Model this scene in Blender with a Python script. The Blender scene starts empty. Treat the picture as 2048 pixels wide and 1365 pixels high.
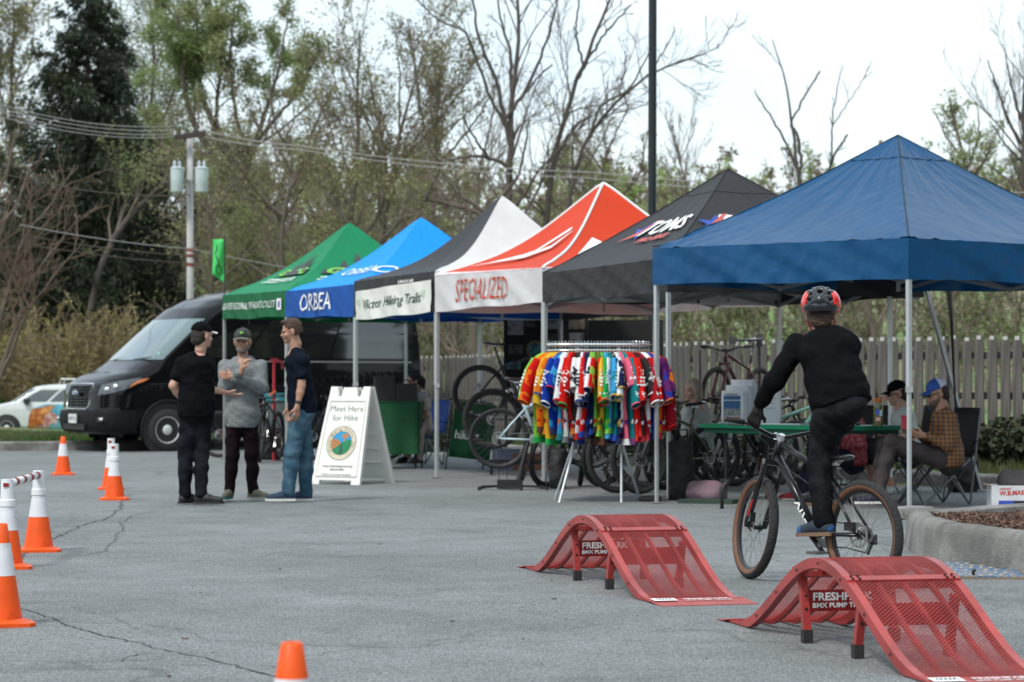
import bpy, bmesh, math, random
import numpy as np
from math import sin, cos, pi, radians, sqrt, atan2
from mathutils import Vector, Matrix
SC = bpy.context.scene
COL = SC.collection
FPX, HY, HC = 5000.0, 768.0, 1.15           # focal length in photo pixels, horizon row, eye height
TILT = math.atan((HY-682.5)/FPX)
# ---------------------------------------------------------------- camera
cam = bpy.data.cameras.new('camera'); camo = bpy.data.objects.new('camera', cam); COL.objects.link(camo)
cam.sensor_width = 36; cam.lens = FPX/2048*36; cam.clip_end = 3000
camo.location = (0, 0, HC); camo.rotation_euler = (pi/2+TILT, 0, 0)
cam.dof.use_dof = True; cam.dof.focus_distance = 14.3; cam.dof.aperture_fstop = 4.8
SC.camera = camo
# ---------------------------------------------------------------- light
SUN_EL, SUN_AZ = radians(52), radians(215)   # azimuth clockwise from +Y
w = bpy.data.worlds.new('World'); SC.world = w; w.use_nodes = True
nt = w.node_tree; nt.nodes.clear()
sky = nt.nodes.new('ShaderNodeTexSky'); sky.sky_type = 'NISHITA'; sky.sun_disc = False
sky.sun_elevation = SUN_EL; sky.sun_rotation = SUN_AZ; sky.air_density = 1.0; sky.dust_density = 2.0
bg1 = nt.nodes.new('ShaderNodeBackground'); bg1.inputs[1].default_value = 0.12
nt.links.new(sky.outputs[0], bg1.inputs[0])
bg2 = nt.nodes.new('ShaderNodeBackground'); bg2.inputs[0].default_value = (0.84, 0.95, 1.0, 1); bg2.inputs[1].default_value = 0.80
tc = nt.nodes.new('ShaderNodeTexCoord'); mp = nt.nodes.new('ShaderNodeMapping'); mp.inputs['Scale'].default_value = (1, 1, 2.2)
mp.inputs['Location'].default_value = (0.35, 0.1, 0.2)
nz = nt.nodes.new('ShaderNodeTexNoise'); nz.inputs['Scale'].default_value = 3.0; nz.inputs['Detail'].default_value = 5; nz.inputs['Roughness'].default_value = .5
nt.links.new(tc.outputs['Generated'], mp.inputs[0]); nt.links.new(mp.outputs[0], nz.inputs[0])
rp = nt.nodes.new('ShaderNodeMapRange'); rp.inputs[1].default_value = 0.36; rp.inputs[2].default_value = 0.58; rp.inputs[3].default_value = 0.5; rp.inputs[4].default_value = 0.97
nt.links.new(nz.outputs[0], rp.inputs[0])
mx = nt.nodes.new('ShaderNodeMixShader'); nt.links.new(rp.outputs[0], mx.inputs[0]); nt.links.new(bg1.outputs[0], mx.inputs[1]); nt.links.new(bg2.outputs[0], mx.inputs[2])
wo = nt.nodes.new('ShaderNodeOutputWorld'); nt.links.new(mx.outputs[0], wo.inputs[0])
sl = bpy.data.lights.new('sun', 'SUN'); sl.energy = 1.5; sl.angle = radians(10); sl.color = (1, .96, .9)
so = bpy.data.objects.new('sun', sl); COL.objects.link(so)
sd = Vector((sin(SUN_AZ)*cos(SUN_EL), cos(SUN_AZ)*cos(SUN_EL), sin(SUN_EL)))
so.rotation_euler = sd.to_track_quat('Z', 'Y').to_euler(); so.location = (0, 0, 30)
SC.view_settings.view_transform = 'Standard'; SC.view_settings.look = 'None'; SC.view_settings.gamma = 1
SC.view_settings.exposure = 0.68; SC.view_settings.use_curve_mapping = False
try:
    SC.cycles.max_bounces = 6; SC.cycles.diffuse_bounces = 3; SC.cycles.transparent_max_bounces = 8; SC.cycles.sample_clamp_indirect = 4
except Exception: pass
# ---------------------------------------------------------------- pixel <-> world
def ray(px, py):
    a, b = (px-1024)/FPX, -(py-682.5)/FPX
    return np.array([a, cos(TILT)-b*sin(TILT), sin(TILT)+b*cos(TILT)])
def at(px, py, Y):                       # the point at distance Y behind photo pixel (px,py)
    d = ray(px, py); return np.array([0, 0, HC])+d*(Y/d[1])
def gp(px, py, z=0.0):                   # the point of the plane z behind photo pixel
    d = ray(px, py); return np.array([0, 0, HC])+d*((z-HC)/d[2])
def Yk(k): return FPX/k
# ---------------------------------------------------------------- materials
def lin(c):
    c = c/255.0
    return c/12.92 if c <= .04045 else ((c+.055)/1.055)**2.4
def S(r, g, b, f=1.0): return (lin(r)*f, lin(g)*f, lin(b)*f)
MATS = {}
def mat(name, col, rough=.6, metal=0.0, var=.12, vs=6.0, bump=0.0, bs=60.0, spec=.5, coat=0.0, trans=0.0, col2=None, c2s=3.0, c2lo=.45, c2hi=.6, transm=0.0, stretch=None, twoscale=None):
    if name in MATS: return MATS[name]
    m = bpy.data.materials.new(name); m.use_nodes = True; MATS[name] = m
    n = m.node_tree.nodes; l = m.node_tree.links; b = n['Principled BSDF']
    b.inputs['Roughness'].default_value = rough; b.inputs['Metallic'].default_value = metal
    b.inputs['Specular IOR Level'].default_value = spec; b.inputs['Coat Weight'].default_value = coat
    b.inputs['Transmission Weight'].default_value = transm
    t = n.new('ShaderNodeTexCoord'); vec = t.outputs['Object']
    if stretch:
        mpn = n.new('ShaderNodeMapping'); mpn.inputs['Scale'].default_value = stretch; l.new(vec, mpn.inputs[0]); vec = mpn.outputs[0]
    base = None
    if col2 is not None:
        z = n.new('ShaderNodeTexNoise'); z.inputs['Scale'].default_value = c2s; z.inputs['Detail'].default_value = 4; l.new(vec, z.inputs[0])
        r = n.new('ShaderNodeMapRange'); r.inputs[1].default_value = c2lo; r.inputs[2].default_value = c2hi; l.new(z.outputs[0], r.inputs[0])
        mi = n.new('ShaderNodeMixRGB'); mi.inputs[1].default_value = (*col, 1); mi.inputs[2].default_value = (*col2, 1); l.new(r.outputs[0], mi.inputs[0])
        base = mi.outputs[0]
    if var > 0:
        z = n.new('ShaderNodeTexNoise'); z.inputs['Scale'].default_value = vs; z.inputs['Detail'].default_value = 5; l.new(vec, z.inputs[0])
        r = n.new('ShaderNodeMapRange'); r.inputs[1].default_value = .3; r.inputs[2].default_value = .7; r.inputs[3].default_value = 1-var; r.inputs[4].default_value = 1+var
        l.new(z.outputs[0], r.inputs[0])
        mm = n.new('ShaderNodeVectorMath'); mm.operation = 'SCALE'; l.new(r.outputs[0], mm.inputs['Scale'])
        if base is not None: l.new(base, mm.inputs[0])
        else: mm.inputs[0].default_value = col
        base = mm.outputs[0]
    if base is not None: l.new(base, b.inputs['Base Color'])
    else: b.inputs['Base Color'].default_value = (*col, 1)
    if bump > 0:
        z = n.new('ShaderNodeTexNoise'); z.inputs['Scale'].default_value = bs; z.inputs['Detail'].default_value = 4; l.new(vec, z.inputs[0])
        bp = n.new('ShaderNodeBump'); bp.inputs['Strength'].default_value = bump; bp.inputs['Distance'].default_value = 0.02
        l.new(z.outputs[0], bp.inputs['Height']); l.new(bp.outputs[0], b.inputs['Normal'])
    if trans > 0:
        out = n['Material Output']; tr = n.new('ShaderNodeBsdfTranslucent'); ms = n.new('ShaderNodeMixShader'); ms.inputs[0].default_value = trans
        if base is not None: l.new(base, tr.inputs[0])
        else: tr.inputs[0].default_value = (*col, 1)
        l.new(b.outputs[0], ms.inputs[1]); l.new(tr.outputs[0], ms.inputs[2]); l.new(ms.outputs[0], out.inputs[0])
    return m
# ---------------------------------------------------------------- mesh builder
def unit(v):
    v = np.asarray(v, float); return v/max(1e-9, np.linalg.norm(v))
def rotz(a):
    return np.array([[cos(a), -sin(a), 0], [sin(a), cos(a), 0], [0, 0, 1]])
def frame(t):
    t = unit(t); ref = np.array([0, 0, 1.0]) if abs(t[2]) < .95 else np.array([1.0, 0, 0])
    u = unit(np.cross(ref, t)); return u, np.cross(t, u), t
class MB:
    def __init__(s): s.v = []; s.f = []; s.m = []; s.n = 0
    def add(s, verts, faces, mi=0):
        verts = np.asarray(verts, float)
        s.v.append(verts); b = s.n
        for f in faces: s.f.append([i+b for i in f]); s.m.append(mi)
        s.n += len(verts); return s
    def box(s, c, size, R=None, mi=0, taper=1.0):
        x, y, z = [q/2 for q in size]
        p = np.array([[-x, -y, -z], [x, -y, -z], [x, y, -z], [-x, y, -z], [-x*taper, -y*taper, z], [x*taper, -y*taper, z], [x*taper, y*taper, z], [-x*taper, y*taper, z]])
        if R is not None: p = p @ np.asarray(R).T
        return s.add(p+np.asarray(c), [(0, 3, 2, 1), (4, 5, 6, 7), (0, 1, 5, 4), (1, 2, 6, 5), (2, 3, 7, 6), (3, 0, 4, 7)], mi)
    def bar(s, a, b, w, h=None, mi=0, up=None):      # rectangular bar from a to b
        a, b = np.asarray(a, float), np.asarray(b, float); h = h or w; u, v, t = frame(b-a)
        if up is not None: v = unit(np.asarray(up, float)-np.dot(up, t)*t); u = np.cross(v, t)
        q = [(-w/2, -h/2), (w/2, -h/2), (w/2, h/2), (-w/2, h/2)]
        p = [a+x*u+y*v for x, y in q]+[b+x*u+y*v for x, y in q]
        return s.add(p, [(0, 3, 2, 1), (4, 5, 6, 7), (0, 1, 5, 4), (1, 2, 6, 5), (2, 3, 7, 6), (3, 0, 4, 7)], mi)
    def tube(s, pts, r, n=8, mi=0, closed=False, cap=True, sq=None):
        pts = np.asarray(pts, float); N = len(pts)
        r = np.full(N, r) if np.isscalar(r) else np.asarray(r, float)
        if closed: T = np.roll(pts, -1, 0)-np.roll(pts, 1, 0)
        else: T = np.gradient(pts, axis=0)
        u, v, t = frame(T[0]); V = []
        a = np.arange(n)*2*pi/n
        for i in range(N):
            t = unit(T[i]); u = unit(u-np.dot(u, t)*t); v = np.cross(t, u)
            e = 1.0 if sq is None else sq
            V.append(pts[i]+r[i]*(np.cos(a)[:, None]*u+e*np.sin(a)[:, None]*v))
        V = np.concatenate(V); F = []
        for i in range(N if closed else N-1):
            j = (i+1) % N
            for k in range(n): F.append((i*n+k, i*n+(k+1) % n, j*n+(k+1) % n, j*n+k))
        if cap and not closed: F.append(tuple(range(n-1, -1, -1))); F.append(tuple((N-1)*n+k for k in range(n)))
        return s.add(V, F, mi)
    def cyl(s, a, b, r0, r1=None, n=12, mi=0, cap=True): return s.tube([a, b], [r0, r0 if r1 is None else r1], n, mi, cap=cap)
    def lathe(s, prof, n=24, c=(0, 0, 0), R=None, mi=0, sx=1.0, sy=1.0, cap=False):       # prof: list of (r,z)
        a = np.arange(n)*2*pi/n
        V = np.concatenate([np.stack([r*np.cos(a)*sx, r*np.sin(a)*sy, np.full(n, z)], 1) for r, z in prof])
        if R is not None: V = V @ np.asarray(R).T
        F = [(i*n+k, i*n+(k+1) % n, (i+1)*n+(k+1) % n, (i+1)*n+k) for i in range(len(prof)-1) for k in range(n)]
        if cap: F.append(tuple(range(n-1, -1, -1))); F.append(tuple((len(prof)-1)*n+k for k in range(n)))
        return s.add(V+np.asarray(c), F, mi)
    def prism(s, outline, axis, d0, d1, mi=0, M=None):    # 2D outline extruded; axis 'x': outline is (y,z)
        o = np.asarray(outline, float); N = len(o)
        def lift(d):
            z = np.full(N, d)
            return {'x': np.stack([z, o[:, 0], o[:, 1]], 1), 'y': np.stack([o[:, 0], z, o[:, 1]], 1), 'z': np.stack([o[:, 0], o[:, 1], z], 1)}[axis]
        V = np.concatenate([lift(d0), lift(d1)])
        if M is not None: V = V @ np.asarray(M[0]).T+np.asarray(M[1])
        F = [tuple(range(N-1, -1, -1)), tuple(range(N, 2*N))]+[(i, (i+1) % N, N+(i+1) % N, N+i) for i in range(N)]
        return s.add(V, F, mi)
    def grid(s, P, mi=0, flip=False, closeu=False):       # P: (a,b,3)
        a, b = P.shape[:2]; F = []
        for i in range(a if closeu else a-1):
            for j in range(b-1):
                i2 = (i+1) % a; q = (i*b+j, i2*b+j, i2*b+j+1, i*b+j+1)
                F.append(q[::-1] if flip else q)
        return s.add(P.reshape(-1, 3), F, mi)
    def shell(s, P, th, mi=0):                        # closed thick sheet over a grid of points
        P = np.asarray(P, float); du = np.gradient(P, axis=0); dv = np.gradient(P, axis=1)
        N = np.cross(du, dv); N /= np.maximum(1e-9, np.linalg.norm(N, axis=2, keepdims=True))
        a, b = P.shape[:2]; n = a*b; V = np.concatenate([(P+N*th/2).reshape(-1, 3), (P-N*th/2).reshape(-1, 3)]); F = []
        for i in range(a-1):
            for j in range(b-1):
                q = (i*b+j, (i+1)*b+j, (i+1)*b+j+1, i*b+j+1); F.append(q); F.append(tuple(n+k for k in q[::-1]))
        rim = [(i*b) for i in range(a)]+[(a-1)*b+j for j in range(1, b)]+[i*b+b-1 for i in range(a-2, -1, -1)]+[j for j in range(b-2, 0, -1)]
        for i in range(len(rim)):
            p, q = rim[i], rim[(i+1) % len(rim)]; F.append((q, p, n+p, n+q))
        return s.add(V, F, mi)
    def ball(s, c, r, n=12, mi=0, R=None):
        r = np.full(3, r) if np.isscalar(r) else np.asarray(r, float)
        th = np.linspace(0, pi, n//2+1); ph = np.arange(n)*2*pi/n
        V = np.array([[sin(t)*cos(p), sin(t)*sin(p), cos(t)] for t in th for p in ph])*r
        if R is not None: V = V @ np.asarray(R).T
        F = [(i*n+(k+1) % n, i*n+k, (i+1)*n+k, (i+1)*n+(k+1) % n) for i in range(len(th)-1) for k in range(n)]
        return s.add(V+np.asarray(c), F, mi)
    def xf(s, R=None, t=(0, 0, 0)):
        s.v = [(v if R is None else v @ np.asarray(R).T)+np.asarray(t) for v in s.v]; return s
    def build(s, name, mats, parent=None, smooth=False, auto=None, kind=None):
        V = np.concatenate(s.v) if s.v else np.zeros((0, 3))
        return fast(name, V, s.f, mats, parent, smooth, auto, kind, s.m)
def link(o, parent=None):
    COL.objects.link(o)
    if parent is not None: o.parent = parent
    return o
def fast(name, V, F, mats, parent=None, smooth=False, auto=None, kind=None, mi=None):
    me = bpy.data.meshes.new(name); V = np.ascontiguousarray(V, dtype=np.float32)
    if isinstance(F, np.ndarray):
        nf, k = F.shape; me.vertices.add(len(V)); me.vertices.foreach_set('co', V.ravel())
        me.loops.add(nf*k); me.loops.foreach_set('vertex_index', F.astype(np.int32).ravel())
        me.polygons.add(nf); me.polygons.foreach_set('loop_start', np.arange(nf, dtype=np.int32)*k)
        me.update(calc_edges=True)
    else: me.from_pydata(V.tolist(), [], F)
    if not isinstance(mats, (list, tuple)): mats = [mats]
    for m in mats: me.materials.append(m)
    if mi is not None and len(mats) > 1: me.polygons.foreach_set('material_index', np.asarray(mi, dtype=np.int32))
    me.polygons.foreach_set('use_smooth', np.full(len(me.polygons), bool(smooth or auto)))
    me.update()
    if auto:
        try: me.set_sharp_from_angle(angle=radians(auto))
        except Exception: pass
    o = bpy.data.objects.new(name, me); link(o, parent)
    if kind: o['kind'] = kind
    return o
def thing(name, label, cat, loc=(0, 0, 0), rz=0.0, group=None):
    o = bpy.data.objects.new(name, None); COL.objects.link(o); o.empty_display_size = .1
    o.location = loc; o.rotation_euler = (0, 0, rz); o['label'] = label; o['category'] = cat
    if group: o['group'] = group
    return o
def tag(o, label, cat, group=None, kind=None):
    if label: o['label'] = label
    if cat: o['category'] = cat
    if group: o['group'] = group
    if kind: o['kind'] = kind
    return o
def dup(root, loc=None, rz=None, label=None, group=None, scale=None):
    def rec(o, par):
        c = o.copy(); COL.objects.link(c)
        if par is not None: c.parent = par
        for ch in kids.get(o.name, []): rec(ch, c)
        return c
    kids = {}
    st = [root]
    while st:
        o = st.pop(); ch = list(o.children); kids[o.name] = ch; st += ch
    r = rec(root, None)
    if loc is not None: r.location = loc
    if rz is not None: r.rotation_euler = (0, 0, rz)
    if scale: r.scale = (scale,)*3
    if label: r['label'] = label
    if group: r['group'] = group
    return r
# text as flat polygons, mapped to 3D by a function
_txt = {}
def text2d(s, size=1.0, shear=0.0, bold=0.0, space=1.0, sx=1.0):
    key = (s, size, shear, bold, space, sx)
    if key in _txt: return _txt[key]
    cu = bpy.data.curves.new('txt', 'FONT'); cu.body = s; cu.size = size; cu.shear = shear; cu.offset = bold; cu.space_character = space
    cu.resolution_u = 2; cu.align_x = 'CENTER'; cu.align_y = 'CENTER'
    o = bpy.data.objects.new('txt', cu); me = bpy.data.meshes.new_from_object(o)
    if size >= .12:                        # cut into small pieces so that it follows cloth
        bm = bmesh.new(); bm.from_mesh(me); bmesh.ops.triangulate(bm, faces=bm.faces[:])
        for _ in range(3):
            ed = [e for e in bm.edges if e.calc_length() > size*.22]
            if not ed: break
            bmesh.ops.subdivide_edges(bm, edges=ed, cuts=1); bmesh.ops.triangulate(bm, faces=[f for f in bm.faces if len(f.verts) > 3])
        bmesh.ops.remove_doubles(bm, verts=bm.verts[:], dist=1e-5); bm.to_mesh(me); bm.free()
    V = np.array([v.co[:2] for v in me.vertices]).reshape(-1, 2); V[:, 0] *= sx
    F = [tuple(p.vertices) for p in me.polygons]
    bpy.data.objects.remove(o); bpy.data.curves.remove(cu); bpy.data.meshes.remove(me)
    _txt[key] = (V, F); return V, F
def letters(s, fn, m, parent, name='lettering', mb=None, mi=0, **kw):
    V, F = text2d(s, **kw)
    P = np.array([fn(x, y) for x, y in V])
    if mb is not None: mb.add(P, F, mi); return mb
    return fast(name, P, F, m, parent)
def plane_fn(o, u, v): 
    o, u, v = (np.asarray(q, float) for q in (o, u, v)); return lambda x, y: o+x*u+y*v
# ================================================================ SETTING
rs = np.random.RandomState(7)
def nse(x, y, s=1.0, seed=0.0):            # cheap smooth 2-D noise, about -1..1
    x = np.asarray(x)*s+seed*3.1; y = np.asarray(y)*s-seed*1.7
    return (np.sin(x*1.3+1.7*np.sin(y*.9+seed))+np.sin(y*1.7+1.3*np.sin(x*1.1))+.5*np.sin(x*3.1+y*2.3)+.5*np.sin(y*3.7-x*2.9))/3
def asphalt():
    m = bpy.data.materials.new('asphalt'); m.use_nodes = True; n = m.node_tree.nodes; l = m.node_tree.links; b = n['Principled BSDF']
    b.inputs['Roughness'].default_value = .82; b.inputs['Specular IOR Level'].default_value = .35
    t = n.new('ShaderNodeTexCoord').outputs['Object']
    def noise(s, d=3, r=.6):
        z = n.new('ShaderNodeTexNoise'); z.inputs['Scale'].default_value = s; z.inputs['Detail'].default_value = d; z.inputs['Roughness'].default_value = r; l.new(t, z.inputs[0]); return z.outputs[0]
    def rng(o, a, bb, c, d):
        r = n.new('ShaderNodeMapRange'); r.inputs[1].default_value = a; r.inputs[2].default_value = bb; r.inputs[3].default_value = c; r.inputs[4].default_value = d; l.new(o, r.inputs[0]); return r.outputs[0]
    def mul(a, c):
        q = n.new('ShaderNodeMath'); q.operation = 'MULTIPLY'; l.new(a, q.inputs[0]); l.new(c, q.inputs[1]); return q.outputs[0]
    g = rng(noise(95, 2, .7), .36, .66, .52, 1.62)
    v = n.new('ShaderNodeTexVoronoi'); v.inputs['Scale'].default_value = 60; l.new(t, v.inputs['Vector'])
    g2 = rng(v.outputs['Distance'], .05, .6, 1.35, .65)
    big = rng(noise(.35, 5, .6), .3, .7, .80, 1.14); mid = rng(noise(2.3, 5, .65), .3, .7, .84, 1.13)
    # long faint stains drawn out across the lot
    mpn = n.new('ShaderNodeMapping'); mpn.inputs['Scale'].default_value = (.6, 1.1, 1); l.new(t, mpn.inputs[0])
    z = n.new('ShaderNodeTexNoise'); z.inputs['Scale'].default_value = 1.1; z.inputs['Detail'].default_value = 4; l.new(mpn.outputs[0], z.inputs[0])
    st = rng(z.outputs[0], .38, .62, .95, 1.03)
    ve = n.new('ShaderNodeTexVoronoi'); ve.feature = 'DISTANCE_TO_EDGE'; ve.inputs['Scale'].default_value = .42
    wz = n.new('ShaderNodeTexNoise'); wz.inputs['Scale'].default_value = 1.6; wz.inputs['Detail'].default_value = 6; l.new(t, wz.inputs[0]); wm = n.new('ShaderNodeVectorMath'); wm.operation = 'MULTIPLY_ADD'; wm.inputs[1].default_value = (.9, .9, 0); l.new(wz.outputs['Color'], wm.inputs[0]); l.new(t, wm.inputs[2]); l.new(wm.outputs[0], ve.inputs['Vector'])
    hair = rng(ve.outputs['Distance'], .0, .007, .66, 1.0); patchy = rng(noise(.9, 2, .5), .52, .60, .0, 1.0); pm = n.new('ShaderNodeMath'); pm.operation = 'MAXIMUM'; l.new(hair, pm.inputs[0]); l.new(patchy, pm.inputs[1])
    oil = rng(noise(.8, 3, .5), .64, .74, 1.0, .72)
    val = mul(mul(mul(mul(g, g2), mul(big, mid)), st), mul(pm.outputs[0], oil))
    sc = n.new('ShaderNodeVectorMath'); sc.operation = 'SCALE'; sc.inputs[0].default_value = (.245, .262, .266); l.new(val, sc.inputs['Scale'])
    l.new(sc.outputs[0], b.inputs['Base Color'])
    bp = n.new('ShaderNodeBump'); bp.inputs['Strength'].default_value = .55; bp.inputs['Distance'].default_value = .006; l.new(mul(g, g2), bp.inputs['Height']); l.new(bp.outputs[0], b.inputs['Normal'])
    return m
M_ASPH = asphalt()
M_CRACK = mat('crack filler', (.07, .074, .078), .9, var=.4, vs=20)
M_CONC = mat('concrete', (.25, .245, .23), .85, var=.2, vs=9, bump=.6, bs=70, col2=(.15, .145, .135), c2s=2.2)
M_GRASS = mat('grass soil', (.045, .075, .018), .9, var=.35, vs=2.0, bump=.6, bs=14, col2=(.085, .075, .035), c2s=.35)
M_HILL = mat('hillside brush', (.12, .19, .06), .95, var=.4, vs=1.2, bump=1.0, bs=3, col2=(.17, .14, .08), c2s=.16, c2lo=.42, c2hi=.6)
# lot edge (curb line), seen from above, left to right
EDGE = [(-60, 42.0)]+[tuple(gp(*q)[:2]) for q in [(0, 903), (200, 901), (370, 897), (600, 892), (880, 893), (960, 905), (1150, 923), (1400, 941), (1690, 960), (1850, 974), (2048, 984)]]+[(12, 25.0), (40, 10.0)]
EDGE = np.array(EDGE)
def spline(P, n):
    P = np.asarray(P, float); d = np.r_[0, np.cumsum(np.linalg.norm(np.diff(P, axis=0), axis=1))]; t = np.linspace(0, d[-1], n)
    Q = np.stack([np.interp(t, d, P[:, i]) for i in range(P.shape[1])], 1)
    for _ in range(3): Q[1:-1] = (Q[:-2]+2*Q[1:-1]+Q[2:])/4
    return Q
EC = spline(EDGE, 160)
asp = MB(); asp.add([(-60, -20, 0), (40, -20, 0)]+[(x, y, 0) for x, y in EC[::-1]], [tuple(range(2+len(EC)))])
asp.build('asphalt_lot', M_ASPH, kind='structure')
# curb profile swept along the edge, cut into concrete segments with narrow joints
dn = np.gradient(EC, axis=0); dn /= np.linalg.norm(dn, axis=1)[:, None]; NRM = np.stack([-dn[:, 1], dn[:, 0]], 1)   # points away from the lot
curb_root = thing('curb', 'long pale concrete curb bounding the asphalt lot in front of the fence and the grass', 'curb')
prof = [(-.02, 0), (-.01, .13), (.015, .155), (.15, .16), (.15, -.2)]
k0 = 0
while k0 < len(EC)-1:
    k1 = min(k0+4, len(EC)-1); P = []
    for i, tt in enumerate(np.linspace(k0, k1, 5)):
        j = min(int(tt), len(EC)-1); e = EC[j].copy()
        if i == 0: e += dn[j]*.006
        if i == 4: e -= dn[j]*.006
        P.append([(e[0]+NRM[j, 0]*a, e[1]+NRM[j, 1]*a, z) for a, z in prof])
    mb = MB(); mb.grid(np.array(P), flip=True); mb.f.append([0, 1, 2, 3, 4]); mb.m.append(0); n = len(prof); mb.f.append([4*n+4, 4*n+3, 4*n+2, 4*n+1, 4*n]); mb.m.append(0)
    mb.build('curb_stone', M_CONC, curb_root, auto=40); k0 = k1
# cracks in the asphalt
def crack(pts, w=.012, jit=.03, seed=0):
    r = np.random.RandomState(seed); P = np.array([gp(*p) for p in pts]); Q = spline(P, max(10, int(np.linalg.norm(np.diff(P, axis=0), axis=1).sum()/.06)))
    j = np.cumsum(r.normal(0, jit*.5, (len(Q), 2)), 0); j -= np.linspace(0, 1, len(Q))[:, None]*j[-1]; Q[:, :2] += j*.6+r.normal(0, jit*.25, (len(Q), 2))
    t = np.gradient(Q[:, :2], axis=0); t /= np.linalg.norm(t, axis=1)[:, None]+1e-9; N = np.stack([-t[:, 1], t[:, 0]], 1)
    ww = w*.62*(.45+np.abs(nse(np.arange(len(Q)), 0, .8, seed)))[:, None]
    A = np.c_[Q[:, :2]+N*ww, np.full(len(Q), .004)]; B = np.c_[Q[:, :2]-N*ww, np.full(len(Q), .004)]
    MB().grid(np.stack([A, B], 1)).build('pavement_crack', M_CRACK, kind='structure')
crack([(20, 1212), (70, 1228), (150, 1255), (290, 1292), (400, 1317), (520, 1345), (640, 1372)], .011, seed=1)
crack([(30, 1130), (75, 1105), (130, 1080), (190, 1045), (240, 1013), (262, 990)], .014, seed=2)
crack([(0, 1347), (130, 1335), (260, 1332), (390, 1332), (600, 1334)], .006, seed=3)
crack([(250, 1325), (236, 1322), (262, 1312), (310, 1306)], .007, seed=4)
crack([(150, 1112), (215, 1104), (235, 1070), (262, 1035), (320, 1020)], .008, seed=5)
crack([(20, 1256), (100, 1252)], .004, seed=6); crack([(140, 1215), (230, 1240), (330, 1275)], .003, seed=7)
crack([(280, 940), (360, 933)], .02, seed=8); crack([(150, 1030), (120, 1060), (140, 1080)], .004, seed=9)
crack([(700, 1180), (830, 1195), (960, 1170)], .003, .05, seed=10); crack([(620, 1080), (760, 1060), (900, 1075)], .003, .05, seed=11)
# terrain: one sheet to the horizon
def terrain_z(x, y):
    z = np.full(np.broadcast(x, y).shape, -.06)
    ye = np.interp(x, EC[:, 0], EC[:, 1])
    inside = y < ye+.5
    # verge behind the curb, dropping to the lane on the left, then the wooded hill
    z = np.where(inside, z, .11)
    left = np.clip((-x-2)/4, 0, 1)
    drop = np.clip((y-54)/14, 0, 1); drop = drop*drop*(3-2*drop)
    z = np.where(inside, z, z-left*drop*.95)
    h0 = 50+left*46; t = np.clip((y-h0)/(205-h0), 0, 1)
    hill = 11.6*t*t*(3-2*t)**.9*(1+.08*nse(x, y, .03))
    bank = left*np.clip((y-85)/18, 0, 1)*3.4
    z = z+hill+bank
    z = z+np.where(y > ye+3, .12*nse(x, y, .7), 0)*np.clip((y-ye-3)/8, 0, 1)
    far = np.clip((y-230)/300, 0, 1); return z*(1-far)+far*6
gx = np.r_[np.linspace(-700, -60, 20), np.linspace(-58, 58, 130), np.linspace(60, 700, 20)]
gy = np.r_[np.linspace(-60, 20, 8), np.linspace(22, 60, 120), np.linspace(61, 240, 90), np.linspace(250, 1500, 20)]
X, Y = np.meshgrid(gx, gy, indexing='ij'); Z = terrain_z(X, Y)
MBt = MB(); MBt.grid(np.stack([X, Y, Z], 2)); MBt.build('hillside_ground', M_HILL, smooth=True, kind='structure')
VG = np.stack([np.stack([EC[:, 0]+NRM[:, 0]*a, EC[:, 1]+NRM[:, 1]*a, np.full(len(EC), z)], 1) for a, z in [(.14, .135), (.5, .145), (1.3, .12), (1.6, .02)]], 1)
MB().grid(VG, flip=True).build('grass_verge', M_GRASS, smooth=True, kind='structure')
# grass verge blades (left strip and behind the curb)
def blades(name, pts, h, w, m, lean=.35, seed=0):
    r = np.random.RandomState(seed); n = len(pts); a = r.uniform(0, 2*pi, n); hh = h*r.uniform(.5, 1.3, n); ww = w*r.uniform(.6, 1.3, n)
    d = np.stack([np.cos(a), np.sin(a), 0*a], 1); l2 = r.uniform(-1, 1, (n, 2))*lean*hh[:, None]
    tip = pts+np.c_[l2, hh]; V = np.stack([pts-d*ww[:, None], pts+d*ww[:, None], tip], 1).reshape(-1, 3)
    return fast(name, V, np.arange(n*3).reshape(n, 3), m, kind='stuff')
M_BLADE = mat('grass blades', (.06, .115, .025), .7, var=.4, vs=1.5, trans=.3, col2=(.11, .12, .05), c2s=.8)
def scatter_verge(n, x0, x1, d0, d1, seed):
    r = np.random.RandomState(seed); x = r.uniform(x0, x1, n); y = np.interp(x, EC[:, 0], EC[:, 1])+r.uniform(d0, d1, n)
    return np.stack([x, y, terrain_z(x, y)], 1)
blades('verge_grass', scatter_verge(26000, -14, -2, .2, 9, 1), .13, .012, M_BLADE, seed=2)
blades('fence_strip_grass', scatter_verge(22000, -3, 9.5, .2, 9, 3), .16, .014, M_BLADE, seed=4)
r_ = np.random.RandomState(5); gxp = r_.uniform(-26, -9, 30000); gyp = r_.uniform(80, 125, 30000)
blades('hill_grass', np.stack([gxp, gyp, terrain_z(gxp, gyp)], 1), .35, .07, mat('hill grass', (.07, .15, .03), .8, var=.5, vs=.5, trans=.2, col2=(.12, .10, .05), c2s=.3), seed=6)
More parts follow.
